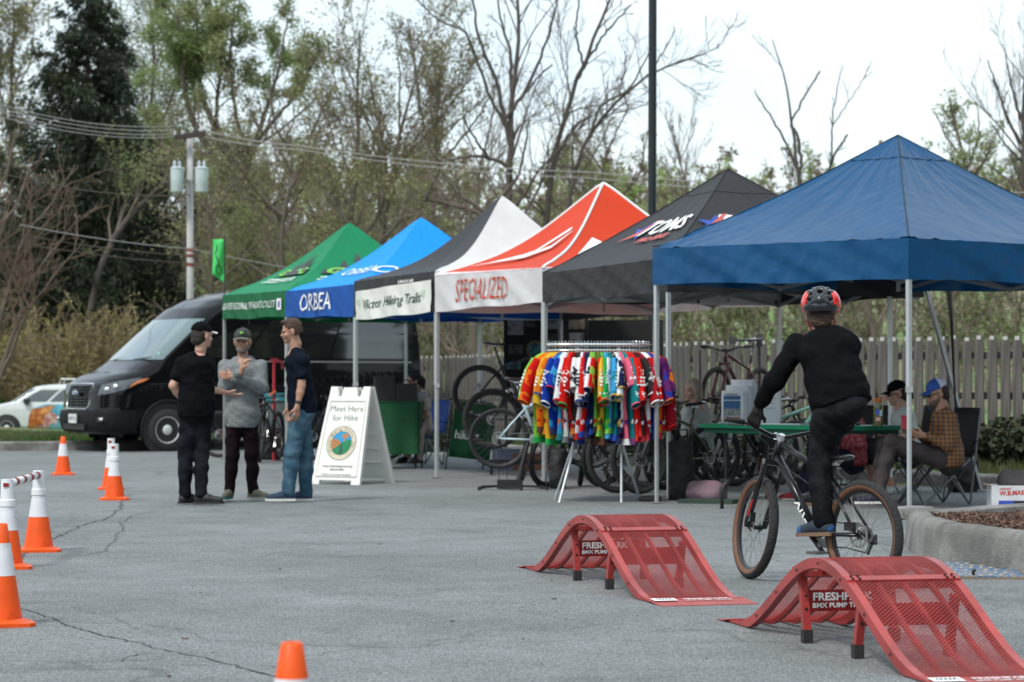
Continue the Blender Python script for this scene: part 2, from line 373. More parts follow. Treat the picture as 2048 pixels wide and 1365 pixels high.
# ---------------------------------------------------------------- planter island at the right
pl_out = np.array([gp(*q)[:2] for q in [(2100, 1156), (1960, 1137), (1870, 1122), (1822, 1106), (1808, 1090), (1825, 1078)]]+[gp(1870, 1019, .25)[:2], gp(1960, 1011, .25)[:2], gp(2100, 1002, .25)[:2]])
PO = spline(pl_out, 60); dP = np.gradient(PO, axis=0); dP /= np.linalg.norm(dP, axis=1)[:, None]; NP_ = np.stack([dP[:, 1], -dP[:, 0]], 1)  # inwards
planter = thing('planter_island', 'raised planter with rounded weathered concrete curb and brown mulch behind the bicycle', 'planter', tuple(np.r_[PO[25], 0]))
inv = -np.r_[PO[25], 0]
pf = [(0, 0), (.015, .19), (.035, .235), (.07, .252), (.15, .25), (.175, .235), (.185, .17)]
cuts = [0, 14, 22, 34, 46, 59]
for a, b in zip(cuts[:-1], cuts[1:]):
    P = []
    for j in range(a, b+1):
        e = PO[j].copy()
        if j == a: e = e+dP[j]*.005
        if j == b: e = e-dP[j]*.005
        P.append([(e[0]+NP_[j, 0]*q, e[1]+NP_[j, 1]*q, z+.004*nse(j, z*9, .5)) for q, z in pf])
    mb = MB().grid(np.array(P)).xf(t=inv); nn = len(pf); mb.f.append(list(range(nn-1, -1, -1))); mb.m.append(0); mb.f.append([(b-a)*nn+i for i in range(nn)]); mb.m.append(0)
    mb.build('curb_stone', M_CONC, planter, auto=50)
inn = np.array([PO[j]+NP_[j]*.18 for j in range(len(PO))])
MB().add(np.c_[inn, np.full(len(inn), .17)]+inv, [tuple(range(len(inn)))[::-1]]).build('mulch_bed', mat('mulch soil', (.07, .045, .035), .95, var=.5, vs=20, bump=1, bs=40), planter)
M_CHIP = mat('bark chips', (.13, .075, .055), .9, var=.6, vs=8, col2=(.30, .22, .17), c2s=14, c2lo=.55, c2hi=.7)
def chips(n, seed):
    r = np.random.RandomState(seed); P = []
    lo, hi = inn.min(0), inn.max(0)
    def inside(p):
        c = False; j = len(inn)-1
        for i in range(len(inn)):
            if (inn[i, 1] > p[1]) != (inn[j, 1] > p[1]) and p[0] < (inn[j, 0]-inn[i, 0])*(p[1]-inn[i, 1])/(inn[j, 1]-inn[i, 1])+inn[i, 0]: c = not c
            j = i
        return c
    while len(P) < n:
        p = r.uniform(lo, hi)
        if inside(p): P.append(p)
    P = np.array(P); cen = inn.mean(0); d = np.linalg.norm(P-cen, axis=1)
    P = np.c_[P, .165+.05*np.clip(1-d/1.0, 0, 1)+r.uniform(0, .035, n)]
    A = r.normal(size=(n, 3)); A[:, 2] *= .45; A /= np.linalg.norm(A, axis=1)[:, None]; B = np.cross(A, r.normal(size=(n, 3))); B /= np.linalg.norm(B, axis=1)[:, None]
    L = r.uniform(.008, .028, n)[:, None]; W = r.uniform(.003, .009, n)[:, None]; C = np.cross(A, B)*.003
    V = np.stack([P-A*L-B*W, P+A*L-B*W, P+A*L+B*W, P-A*L+B*W, P+C*2], 1).reshape(-1, 3)
    f = np.array([[0, 1, 4], [1, 2, 4], [2, 3, 4], [3, 0, 4]]); F = (np.arange(n)[:, None, None]*5+f[None]).reshape(-1, 3)
    return fast('bark_chips', V+inv, F, M_CHIP, planter, kind='stuff')
chips(15000, 3)
# ---------------------------------------------------------------- picket fence
M_WOOD = mat('weathered fence wood', (.14, .13, .118), .85, var=.22, vs=3, bump=.5, bs=25, stretch=(14, 14, 1.2), col2=(.085, .08, .072), c2s=2)
M_CAP = mat('pale wood end', (.48, .48, .45), .8)  # paler tone for the top end of each picket
fence = thing('picket_fence', 'weathered grey wooden picket fence with dog-eared boards behind the tents', 'fence')
FP = [(gp(x, 900)[:2]/gp(x, 900)[1]*Yf) for x, Yf in [(770, 49.5), (950, 45.5), (1160, 40.3), (1380, 36.6), (1700, 33.8), (2048, 32.0), (2300, 31.2)]]
FS = spline(np.array(FP), 400); dF = np.gradient(FS, axis=0); dF /= np.linalg.norm(dF, axis=1)[:, None]
arc = np.r_[0, np.cumsum(np.linalg.norm(np.diff(FS, axis=0), axis=1))]
def fpos(s): return np.array([np.interp(s, arc, FS[:, 0]), np.interp(s, arc, FS[:, 1])]), atan2(np.interp(s, arc, dF[:, 1]), np.interp(s, arc, dF[:, 0]))
def picket(h, seed):
    r = random.Random(seed); w = .066; b = MB(); j = [r.uniform(-.004, .004) for _ in range(6)]
    o = [(-w+j[0], .03), (w+j[1], .03), (w+j[2], h-.05), (w-.035, h+j[4]), (-w+.035, h+j[5]), (-w+j[3], h-.05)]
    b.prism(o, 'y', -.011, .011)
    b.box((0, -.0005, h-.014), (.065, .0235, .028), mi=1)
    return b
pmesh = []
for i in range(6):
    o = picket(1.0, i).build('picket', [M_WOOD, M_CAP], fence); pmesh.append(o.data); bpy.data.objects.remove(o)
def ftop(s):
    p, _ = fpos(s); return np.interp(p[0]/p[1], [-.05, -.015, .027, .071, .135, .205, .3], [.565, .565, .60, .64, .655, .66, .66])+HC
s = .0; i = 0; rf = random.Random(4); LF = arc[-1]
while s < LF:
    p, a = fpos(s); o = bpy.data.objects.new('picket', rf.choice(pmesh)); link(o, fence)
    o.location = (p[0]+sin(a)*.045, p[1]-cos(a)*.045, .03+rf.uniform(-.02, .0)); o.rotation_euler = (rf.uniform(-.012, .012), rf.uniform(-.012, .012), a+rf.uniform(-.03, .03)); o.scale = (1, 1, (ftop(s)-.05)*rf.uniform(.99, 1.0)); s += .188; i += 1
s = 0
while s < LF-2.3:
    p, a = fpos(s); q, a2 = fpos(s+2.35); h = ftop(s); h2 = ftop(s+2.35)
    for fz in (.2, .55, .84):
        MB().bar((p[0], p[1], h*fz), (q[0], q[1], h2*fz), .04, .09, up=(0, 0, 1)).build('rail', M_WOOD, fence)
    MB().box((p[0]-sin(a)*.07, p[1]+cos(a)*.07, h*.46), (.1, .1, h*.92), rotz(a)).build('post', M_WOOD, fence); s += 2.35

# grit and small litter lying on the asphalt
_g = np.random.RandomState(21); _n = 2600; _px = _g.uniform(-60, 2100, _n); _py = 768+2.0**_g.uniform(7.2, 9.35, _n); _P = np.array([gp(a, b) for a, b in zip(_px, _py)])
_T = np.array([[1, 0, 0], [-.5, .87, 0], [-.5, -.87, 0], [0, 0, .9]]); _s = _g.uniform(.002, .0055, _n)
_V = (_T[None]*_s[:, None, None]*_g.uniform(.7, 1.4, (_n, 1, 3))+_P[:, None]+[0, 0, .001]).reshape(-1, 3); _F = (np.arange(_n)[:, None, None]*4+np.array([[0, 1, 3], [1, 2, 3], [2, 0, 3]])[None]).reshape(-1, 3)
fast('asphalt_grit', _V, _F, mat('grit', (.30, .29, .27), .9, var=.6, vs=30, col2=(.06, .06, .06), c2s=9), kind='stuff')
for i, (px, py) in enumerate([(370, 1280), (338, 1356), (1108, 1200), (905, 1245), (560, 1140), (760, 1090)]):
    q = gp(px, py); o = thing('fallen_leaf', ['small dark twig on the asphalt near the long crack', 'small rusty leaf at the bottom edge left of the lowest cone', 'dark speck of bark beside the left red ramp', 'small brown leaf on the open asphalt left of the ramps', 'tiny leaf on the asphalt below the man in jeans', 'tiny leaf on the asphalt between the sign and the red ramp'][i], 'leaf', tuple(q), i*1.3)
    MB().shell(np.array([[A_*np.array([1, 1, 1]) for A_ in (np.array([x, -w_, .004+abs(x)*.3]), np.array([x, 0, .002+abs(x)*.3]), np.array([x, w_, .006+abs(x)*.3]))] for x, w_ in [(-.016, .001), (-.006, .008), (.006, .007), (.016, .001)]]), .001).build('blade', mat('dry leaf', (.12, .05, .025), .8), o)
# ================================================================ TREES
def tubes_np(P, R, n):                     # P (M,k,3) R (M,k) -> verts, quads
    M_, k = P.shape[:2]; T = np.gradient(P, axis=1); T /= np.linalg.norm(T, axis=2, keepdims=True)+1e-9
    ref = np.where(np.abs(T[:, :1, 2:3]) < .9, np.array([0, 0, 1.0]), np.array([1.0, 0, 0])); ref = np.broadcast_to(ref, T.shape)
    U = np.cross(ref, T); U /= np.linalg.norm(U, axis=2, keepdims=True)+1e-9; W = np.cross(T, U)
    a = np.arange(n)*2*pi/n
    V = P[:, :, None, :]+R[:, :, None, None]*(np.cos(a)[None, None, :, None]*U[:, :, None, :]+np.sin(a)[None, None, :, None]*W[:, :, None, :])
    idx = np.arange(M_*k*n).reshape(M_, k, n); A = idx[:, :-1]; B = idx[:, 1:]
    F = np.stack([A, np.roll(A, -1, 2), np.roll(B, -1, 2), B], -1).reshape(-1, 4)
    return V.reshape(-1, 3), F
def resample(P, n):
    P = np.asarray(P, float); d = np.r_[0, np.cumsum(np.linalg.norm(np.diff(P, axis=0), axis=1))]; t = np.linspace(0, d[-1], n)
    Q = np.stack([np.interp(t, d, P[:, i]) for i in range(3)], 1)
    for _ in range(2): Q[1:-1] = (Q[:-2]+2*Q[1:-1]+Q[2:])/4
    return Q
def spawn(P, R, rng, per, lenf, ang, up, k=5, tmin=.25, rf=.55, wander=.12, lmin=.0, flat=1.0, rmin=.0):
    # P (M,k0,3); returns children arrays
    M_, k0 = P.shape[:2]; L = np.linalg.norm(np.diff(P, axis=1), axis=2).sum(1)
    cnt = np.maximum(1, np.round(per*(rng.uniform(.7, 1.3, M_)))).astype(int) if np.isscalar(per) else np.maximum(1, (per[0]*L*rng.uniform(.7, 1.3, M_)).astype(int))
    I = np.repeat(np.arange(M_), cnt); n = len(I); t = rng.uniform(tmin, .98, n)**.9; f = t*(k0-1); i0 = np.minimum(f.astype(int), k0-2); fr = (f-i0)[:, None]
    B = P[I, i0]*(1-fr)+P[I, i0+1]*fr; T = P[I, i0+1]-P[I, i0]; T /= np.linalg.norm(T, axis=1, keepdims=True)+1e-9
    r0 = (R[I, i0]*(1-fr[:, 0])+R[I, i0+1]*fr[:, 0])*rf*rng.uniform(.7, 1.1, n)
    Q = rng.normal(size=(n, 3)); Q -= (Q*T).sum(1, keepdims=True)*T; Q /= np.linalg.norm(Q, axis=1, keepdims=True)+1e-9
    an = ang*rng.uniform(.6, 1.35, n)[:, None]; D = T*np.cos(an)+Q*np.sin(an); D[:, 1] *= flat
    D += np.array([0, 0, up]); D /= np.linalg.norm(D, axis=1, keepdims=True)
    LL = np.maximum(lmin, L[I]*lenf*rng.uniform(.5, 1.2, n)*(1.15-.6*t))
    pts = [B]; d = D
    for j in range(k-1):
        d = d+rng.normal(0, wander, (n, 3))+np.array([0, 0, up*.35]); d /= np.linalg.norm(d, axis=1, keepdims=True); pts.append(pts[-1]+d*(LL/(k-1))[:, None])
    PP = np.stack(pts, 1); RR = np.maximum(rmin, r0[:, None]*np.linspace(1, .3, k)[None])
    return PP, RR
def leaves(tips, rng, n, size, spread, elong=1.6):
    I = rng.randint(0, len(tips), n); C = tips[I]+rng.normal(0, spread, (n, 3)); A = rng.normal(size=(n, 3)); A /= np.linalg.norm(A, axis=1, keepdims=True)
    B = np.cross(A, rng.normal(size=(n, 3))); B /= np.linalg.norm(B, axis=1, keepdims=True); s = size*rng.uniform(.5, 1.3, n)[:, None]
    V = np.stack([C-A*s*elong, C+B*s, C+A*s*elong, C-B*s], 1).reshape(-1, 3); return V, np.arange(n*4).reshape(n, 4)
M_BARK = mat('grey brown bark', (.125, .1, .082), .9, var=.3, vs=3, bump=.6, bs=14)
M_BARKD = mat('dark bark', (.085, .07, .062), .9, var=.3, vs=3, bump=.6, bs=14)
M_TWIG = mat('twigs', (.17, .135, .11), .9, var=.25, vs=2)
M_TWIGD = mat('dark twigs', (.10, .08, .07), .9, var=.25, vs=2)
M_LEAF = mat('young leaves', (.2, .25, .09), .6, var=.35, vs=.8, trans=.4, col2=(.19, .19, .08), c2s=.5)
M_LEAF2 = mat('olive buds', (.27, .28, .12), .6, var=.35, vs=.8, trans=.35, col2=(.17, .14, .08), c2s=.6)
A3_ = lambda *v: np.array(v, float)
def tree(label, Y, limbs, group=None, seed=0, per=(1.2, 2.2, 3.5), lf=(.42, .42, .45), ang=.7, up=.18, leafn=0, leafs=.05, leafsp=0.076, lm=None, bark=None, twig=None, flat=.8, name='tree', zs=1.2, levels=3, dens=1.0, rmin=.011, wander=.14):
    """limbs: list of ([(px,py),...], r0, r1[, depth spread]); built in the world round the trunk foot."""
    rng = np.random.RandomState(seed); bark = bark or M_BARK; twig = twig or M_TWIG
    foot = at(*limbs[0][0][0], Y); foot[2] = terrain_z(foot[0], foot[1])-.1
    root = thing(name, label, 'tree', tuple(foot), group=group)
    mains = []; rad = []
    for li, L in enumerate(limbs):
        pts, r0, r1 = L[:3]; n = len(pts); dy = rng.uniform(-zs, zs) if li else 0
        P = [at(px, py, Y+dy*(i/(max(1, n-1)))) for i, (px, py) in enumerate(pts)]
        if li == 0: P[0] = foot
        elif pts[0][1] >= 540: P[0] = foot+A3_(.15*(li % 3-1), 0, 0)
        else:
            Q = np.concatenate(mains); dd = np.linalg.norm((Q-P[0])[:, [0, 2]], axis=1)+.15*np.abs(Q[:, 2]-P[0][2]-.0)*(Q[:, 2] > P[0][2]); q = Q[np.argmin(dd)]
            if dd.min() > .5: P = [q]+P
            else: P[0] = q
            r0 = min(r0, np.concatenate(rad)[np.argmin(dd)]*.85)
        mains.append(resample(P, 22)); rad.append(np.linspace(r0, r1, 22))
    A = np.array(mains)-foot; R = np.array(rad); A[:, 1:-1] += rng.normal(0, .014, A[:, 1:-1].shape)
    V, F = tubes_np(A, R, 8); fast('trunk', V, F, bark, root, smooth=True)
    lev = [(A, R)]; kk = (6, 5, 4)
    for j in range(levels):
        lev.append(spawn(*lev[-1], rng, (per[j]*(1.2, 1.45, 1.45)[j]*dens,), lf[j]*(1.05, 1.32, 1.45)[j], ang, up, k=kk[j], flat=flat, rf=.5, rmin=rmin*(1, .75, .5)[j], tmin=(.3, .2, .15)[j], wander=wander))
    Vs, Fs, o = [], [], 0
    for j, (P, Rr) in enumerate(lev[1:]):
        V, F = tubes_np(P, Rr, (5, 3, 3)[j]); Vs.append(V); Fs.append(F+o); o += len(V)
    fast('branches', np.concatenate(Vs), np.concatenate(Fs), twig, root, smooth=True, kind='stuff')
    if leafn:
        tips = lev[-1][0][:, 1:].reshape(-1, 3); V, F = leaves(tips, rng, leafn, leafs, leafsp)
        fast('foliage', V, F, lm or M_LEAF, root, kind='stuff')
    return root, sum(len(a[0]) for a in lev[1:])
# big bare tree right of centre
NT = []
def T(*a, **k):
    r, n = tree(*a, **k); NT.append(n); return r
T('tall bare tree with forked dark trunk rising behind the white and black tent', 66, [
    ([(1020, 560), (1018, 400), (1020, 300), (1024, 180), (1040, 70), (1035, -40)], .15, .035),
    ([(1018, 270), (990, 150), (960, 90), (945, 0), (935, -60)], .08, .02), ([(1005, 255), (985, 210), (950, 110), (930, 60), (870, 40), (830, -10)], .065, .015),
    ([(1022, 230), (1060, 170), (1090, 90), (1110, 30), (1125, -40)], .075, .02), ([(1025, 190), (1020, 100), (1000, 40), (990, -50)], .06, .015),
    ([(1028, 220), (1080, 150), (1105, 130)], .06, .02), ([(1015, 330), (960, 310), (890, 320)], .06, .02), ([(985, 290), (940, 262), (925, 230)], .04, .015)],
  seed=11, per=(1.1, 2.0, 3.2), lf=(.32, .45, .5), ang=.65, up=.10, bark=M_BARKD, twig=M_TWIGD, wander=.17)
T('leaning bare tree whose long limb reaches right past the black lamp post', 68, [
    ([(1080, 600), (1095, 400), (1120, 270), (1160, 140), (1200, 60), (1230, -40)], .13, .03),
    ([(1150, 170), (1175, 120), (1215, 60), (1262, 10)], .08, .02), ([(1110, 300), (1150, 250), (1190, 230)], .06, .02), ([(1160, 130), (1150, 60), (1160, -10)], .05, .02)],
  seed=12, per=(1.1, 2.0, 3.0), lf=(.28, .42, .45), ang=.7, up=.07, bark=M_BARKD, twig=M_TWIGD, wander=.17)
T('second leaning bare tree forking low behind the orange tent', 71, [
    ([(1110, 600), (1140, 380), (1170, 270), (1235, 200), (1300, 145), (1350, 125), (1400, 110)], .12, .02),
    ([(1300, 150), (1330, 100), (1350, 60)], .05, .015), ([(1180, 260), (1200, 210), (1260, 180), (1300, 100)], .07, .02), ([(1145, 350), (1120, 330), (1090, 340)], .05, .02), ([(1240, 195), (1255, 110)], .04, .015)],
  seed=13, per=(1.1, 2.0, 3.0), lf=(.26, .42, .45), ang=.7, up=.07, bark=M_BARKD, twig=M_TWIGD, wander=.17)
T('dead bare tree with broken limbs left of the blue canopy peak', 75, [
    ([(1614, 640), (1600, 360), (1590, 300), (1582, 230), (1570, 140), (1545, 80)], .12, .015),
    ([(1592, 330), (1575, 290), (1540, 230), (1510, 185)], .09, .02), ([(1584, 240), (1610, 190), (1640, 143)], .07, .03),
    ([(1612, 360), (1602, 310), (1595, 270), (1582, 250)], .08, .05), ([(1640, 380), (1670, 310), (1695, 270)], .08, .03), ([(1655, 330), (1665, 230), (1685, 130)], .06, .012), ([(1670, 250), (1720, 170), (1745, 120)], .04, .01)],
  seed=14, per=(.8, 1.6, 2.4), lf=(.2, .4, .45), ang=.6, up=.12, bark=M_BARKD, twig=M_TWIGD, wander=.14)
T('airy tree with pale olive young leaves right of the blue canopy peak', 90, [
    ([(1955, 640), (1940, 380), (1920, 290), (1905, 230), (1900, 195)], .14, .03), ([(1925, 320), (1890, 270), (1870, 225)], .07, .02), ([(1935, 340), (1960, 270), (1955, 215)], .07, .02), ([(1945, 380), (1975, 310), (1985, 280)], .05, .02), ([(1925, 350), (1885, 330)], .05, .02)],
  seed=15, per=(1.5, 2.4, 3.0), lf=(.26, .42, .45), ang=.55, up=.2, leafn=5000, leafs=.04, leafsp=0.084, lm=mat('pale spring leaves', (.32, .36, .18), .6, trans=.4))
T('dark bare tree cut by the right edge of the photograph', 80, [
    ([(2062, 640), (2050, 350), (2045, 230), (2050, 130), (2062, 60)], .16, .03), ([(2046, 300), (2015, 240), (1985, 150), (1975, 120)], .08, .02), ([(2046, 250), (2025, 180), (2010, 110)], .07, .02), ([(2035, 330), (2010, 290), (1985, 250)], .05, .02), ([(2050, 200), (2075, 120)], .06, .02)],
  seed=16, per=(1.5, 2.5, 3.2), lf=(.3, .42, .45), ang=.55, up=.25, bark=M_BARKD, twig=M_TWIGD)
T('slim bare tree just right of the lamp post above the black tent', 85, [([(1410, 600), (1375, 380), (1350, 290), (1345, 250)], .07, .015), ([(1362, 330), (1385, 270), (1392, 235)], .04, .01), ([(1370, 360), (1330, 290)], .03, .01)],
  seed=17, per=(1.4, 2.0, 3.0), lf=(.35, .42, .45), ang=.5, up=.2)
# trees of the middle, left of the big one
T('bare budding tree with many upright limbs above the blue tent', 72, [
    ([(690, 640), (700, 430), (715, 330), (715, 170), (720, 60)], .16, .02), ([(735, 470), (775, 390), (770, 300), (745, 200), (735, 120)], .12, .02), ([(780, 560), (780, 380), (800, 250), (835, 160), (850, 80)], .12, .02),
    ([(775, 330), (720, 210), (690, 120)], .09, .02), ([(790, 330), (860, 260), (940, 160)], .08, .015), ([(800, 260), (800, 140), (790, 60)], .07, .015), ([(700, 430), (640, 330), (620, 250)], .09, .02), ([(780, 470), (840, 420), (900, 330)], .07, .02)],
  seed=18, per=(1.3, 2.2, 3.2), lf=(.3, .42, .45), ang=.65, up=.15, leafn=12000, leafs=.028, leafsp=0.105, lm=M_LEAF2)
T('bare tree with crooked limbs directly left of the tall forked tree', 76, [
    ([(870, 620), (868, 380), (870, 280), (880, 180), (885, 90)], .13, .02), ([(866, 320), (840, 220), (830, 130), (815, 40)], .08, .02), ([(868, 300), (920, 240), (975, 190)], .07, .015), ([(868, 340), (905, 300), (960, 230), (1000, 150)], .06, .012), ([(868, 400), (820, 330), (780, 300)], .06, .012)],
  seed=19, per=(1.3, 2.2, 3.0), lf=(.3, .42, .45), ang=.6, up=.15, leafn=5000, leafs=.026, leafsp=0.105, lm=M_LEAF2)
T('young bare tree with fine reddish buds behind the white peak of the tent', 84, [
    ([(960, 600), (955, 400), (960, 320), (985, 250), (990, 170)], .09, .02), ([(958, 330), (930, 260), (925, 180)], .06, .015), ([(958, 360), (1010, 300), (1050, 230)], .05, .012)], seed=20, per=(1.5, 2.2, 3.0), lf=(.35, .42, .45), ang=.6)
# large leafing tree at the left with long arching limb
T('large tree with fresh green leaves and a long arching limb behind the utility pole', 82, [
    ([(560, 700), (500, 480), (478, 380), (470, 330)], .24, .14), ([(478, 400), (440, 330), (380, 240), (360, 120), (355, 30)], .14, .03), ([(470, 340), (445, 300), (400, 180), (395, 60), (390, -30)], .12, .03),
    ([(490, 380), (520, 260), (560, 130), (575, 40)], .12, .02), ([(500, 330), (470, 220), (460, 120), (470, 0)], .1, .02),
    ([(475, 345), (430, 240), (445, 100), (430, -20)], .09, .02), ([(530, 290), (600, 180), (640, 100)], .08, .02), ([(510, 420), (600, 380), (660, 300)], .08, .02), ([(410, 325), (330, 300), (290, 230), (280, 150)], .08, .02), ([(360, 120), (320, 60), (310, -20)], .06, .02)],
  seed=21, per=(1.2, 2.2, 3.2), lf=(.28, .42, .45), ang=.7, up=.12, leafn=44000, dens=1.25, leafs=.034, leafsp=0.12, lm=mat('willow leaves', (.24, .31, .12), .6, var=.35, vs=.7, trans=.45, col2=(.28, .31, .15), c2s=.4), zs=2.5)
T('leafing tree filling the space between the spruce and the pole with small green leaves', 103, [
    ([(330, 650), (310, 420), (300, 250), (310, 120), (300, 0)], .18, .03), ([(305, 300), (350, 180), (370, 60)], .1, .02), ([(300, 350), (260, 240), (250, 100), (240, 0)], .1, .02), ([(310, 400), (400, 330), (430, 250)], .08, .02), ([(330, 480), (420, 450), (470, 400)], .08, .02)],
  seed=22, per=(1.2, 2.0, 3.0), lf=(.33, .42, .45), ang=.7, up=.1, leafn=22000, leafs=.036, leafsp=0.15, dens=1.2, lm=MATS['willow leaves'], zs=2.5)
T('thin tree with sparse buds at the far left edge beyond the spruce', 106, [
    ([(20, 640), (25, 380), (20, 200), (30, 60), (25, -40)], .14, .03), ([(22, 260), (-10, 150), (-30, 60)], .08, .02), ([(24, 220), (60, 130), (70, 30)], .07, .02), ([(22, 340), (-30, 260)], .07, .02)],
  seed=23, per=(1.2, 2.0, 3.0), lf=(.33, .42, .45), ang=.6, up=.15, leafn=7000, leafs=.05, leafsp=0.105, lm=M_LEAF2, zs=2)
mid = [([(590, 640), (560, 430), (600, 330), (640, 230)], 74, 'bare tree with a bent trunk behind the green tent'), ([(650, 660), (640, 450), (600, 380), (560, 300)], 79, 'bare tree leaning left over the green tent peak'),
       ([(470, 640), (500, 470), (530, 420), (590, 370)], 88, 'crooked brown tree between the utility pole and the green tent'), ([(830, 600), (810, 420), (760, 360), (730, 300)], 92, 'bare brown tree leaning left behind the blue tent'),
       ([(920, 640), (980, 430), (900, 410), (850, 400)], 60, 'low crooked bare tree with horizontal limb behind the black tent slope'), ([(1200, 600), (1220, 430), (1200, 340), (1225, 280)], 90, 'thin bare tree behind the orange tent'),
       ([(430, 560), (420, 430), (400, 360), (370, 300)], 76, 'slender brown tree just right of the utility pole'), ([(720, 640), (740, 520), (690, 440), (660, 390)], 66, 'low spreading bare tree right above the green tent')]
for i, (pts, Y, lab) in enumerate(mid):
    x0, y0 = pts[-2]; x1, y1 = pts[-1]
    T(lab, Y, [(pts, .13, .04), ([pts[1], (pts[1][0]+60, pts[1][1]-80), (pts[1][0]+80, pts[1][1]-190)], .08, .02), ([pts[2], (x0-50, y0-70), (x0-60, y0-150)], .07, .02), ([pts[-1], (x1+30, y1-60), (x1+20, y1-130)], .04, .012), ([pts[1], (pts[1][0]-70, pts[1][1]-50), (pts[1][0]-120, pts[1][1]-120)], .05, .015)],
      seed=30+i, per=(1.4, 2.0, 2.8), lf=(.4, .42, .45), ang=.8, up=.08, leafn=(3500 if i != 4 else 0), leafs=.03, leafsp=0.126, lm=M_LEAF2)
T('leaning tree whose arching limb sweeps right behind the transformers', 94, [([(150, 760), (200, 520), (250, 440), (330, 360), (410, 325), (480, 320), (530, 280), (600, 235), (650, 175)], .17, .03), ([(410, 325), (430, 270), (420, 200)], .05, .015), ([(530, 280), (545, 220), (540, 150)], .05, .015), ([(330, 360), (300, 320), (290, 280)], .05, .015)],
  seed=44, per=(1.0, 1.6, 2.0), lf=(.2, .42, .45), ang=.8, up=.2, leafn=3000, leafs=.034, leafsp=.08, lm=MATS['willow leaves'], bark=M_BARKD)
# bare brown tree at the lower left in front of the spruce
T('bare brown tangled tree at the left edge in front of the spruce', 62, [
    ([(-60, 760), (-40, 560), (-20, 440), (20, 330), (30, 260)], .13, .02), ([(-40, 560), (40, 480), (110, 400), (150, 330)], .09, .015), ([(-40, 600), (60, 560), (130, 470), (160, 430)], .08, .015), ([(-30, 480), (30, 420), (70, 310)], .06, .012), ([(-40, 650), (60, 610), (120, 540), (170, 480)], .06, .012)],
  seed=24, per=(1.9, 2.4, 2.2), lf=(.30, .42, .45), ang=.7, up=.1, twig=mat('reddish twigs', (.16, .11, .085), .9, var=.25, vs=2))
for i, (pts, lab) in enumerate([([(1760, 760), (1745, 640), (1725, 590)], 'small bare tree behind the fence right of the rider'), ([(1685, 760), (1660, 660), (1625, 590)], 'thin bent sapling behind the fence by the rider shoulder'), ([(960, 740), (945, 640), (930, 580)], 'grey tree trunk seen under the orange tent behind the fence'), ([(905, 740), (912, 640), (925, 560)], 'thin grey trunk seen right of the aluminium tent pole behind the fence')]):
    T(lab, 50+i*3, [(pts+[(pts[-1][0]-10, 520)], .09 if i != 2 else .16, .05), ([pts[1], (pts[1][0]+50, pts[1][1]-60), (pts[1][0]+90, pts[1][1]-90)], .04, .012), ([pts[1], (pts[1][0]-40, pts[1][1]-40)], .03, .012)],
      seed=50+i, per=(1.3, 2.0, 2.4), lf=(.5, .45, .45), ang=.8, up=.1)
# spruce
def spruce(label, px, ytop, ybase, Y, Rb, seed=1, n=11000):
    rng = np.random.RandomState(seed); foot = at(px, ybase, Y); foot[2] = terrain_z(foot[0], foot[1])-.1; top = at(px, ytop, Y)[2]-foot[2]
    root = thing('spruce_tree', label, 'tree', tuple(foot)); MB().tube([(0, 0, 0), (0.05, 0, top*.5), (0, 0, top)], [.3, .18, .03], 10).build('trunk', M_BARKD, root, smooth=True)
    P, R, N = [], [], []
    for i in range(280):
        z = top*(.06+.93*(i/280)); a = rng.uniform(0, 2*pi); L = Rb*(1-(z/top)**1.25)*rng.uniform(.6, 1.18)+.25
        u = np.linspace(0, 1, 7); drop = -.22*L*np.sin(u*pi*.7)+.42*L*np.clip(u-.55, 0, 1)**1.2*1.6
        pts = np.stack([cos(a)*u*L, sin(a)*u*L, z+drop], 1)+rng.normal(0, .04, (7, 3)); P.append(pts); R.append(np.linspace(.05, .01, 7)); N.append(L)
    P = np.array(P); R = np.array(R); V, F = tubes_np(P, R, 4); fast('branches', V, F, M_BARKD, root, kind='stuff')
    sp, sr = spawn(P, R, rng, (5.5,), .32, 1.1, -.25, k=4, tmin=.12, wander=.1, lmin=.25)
    tips = sp[:, 1:].reshape(-1, 3); N_ = n*5; I = rng.randint(0, len(tips), N_); C = tips[I]+rng.normal(0, .085, (N_, 3))
    rad = C[:, :2]/(np.linalg.norm(C[:, :2], axis=1, keepdims=True)+1e-6); A = np.c_[rad*.6, np.full(N_, -.5)]+rng.normal(0, .5, (N_, 3)); A /= np.linalg.norm(A, axis=1, keepdims=True)
    B = np.cross(A, rng.normal(size=(N_, 3))); B /= np.linalg.norm(B, axis=1, keepdims=True); s = rng.uniform(.10, .22, N_)[:, None]
    V = np.stack([C-B*s*.22, C+B*s*.22, C+A*s], 1).reshape(-1, 3)
    fast('foliage', V, np.arange(N_*3).reshape(-1, 3), mat('spruce needles', (.012, .024, .009), .7, var=.5, vs=.7, trans=.1, col2=(.035, .05, .015), c2s=.6, c2lo=.5, c2hi=.68), root, kind='stuff')
    return root
spruce('tall dark green spruce towering over the left side of the lot', 172, -90, 800, 98, 5.4, 3, 27000)
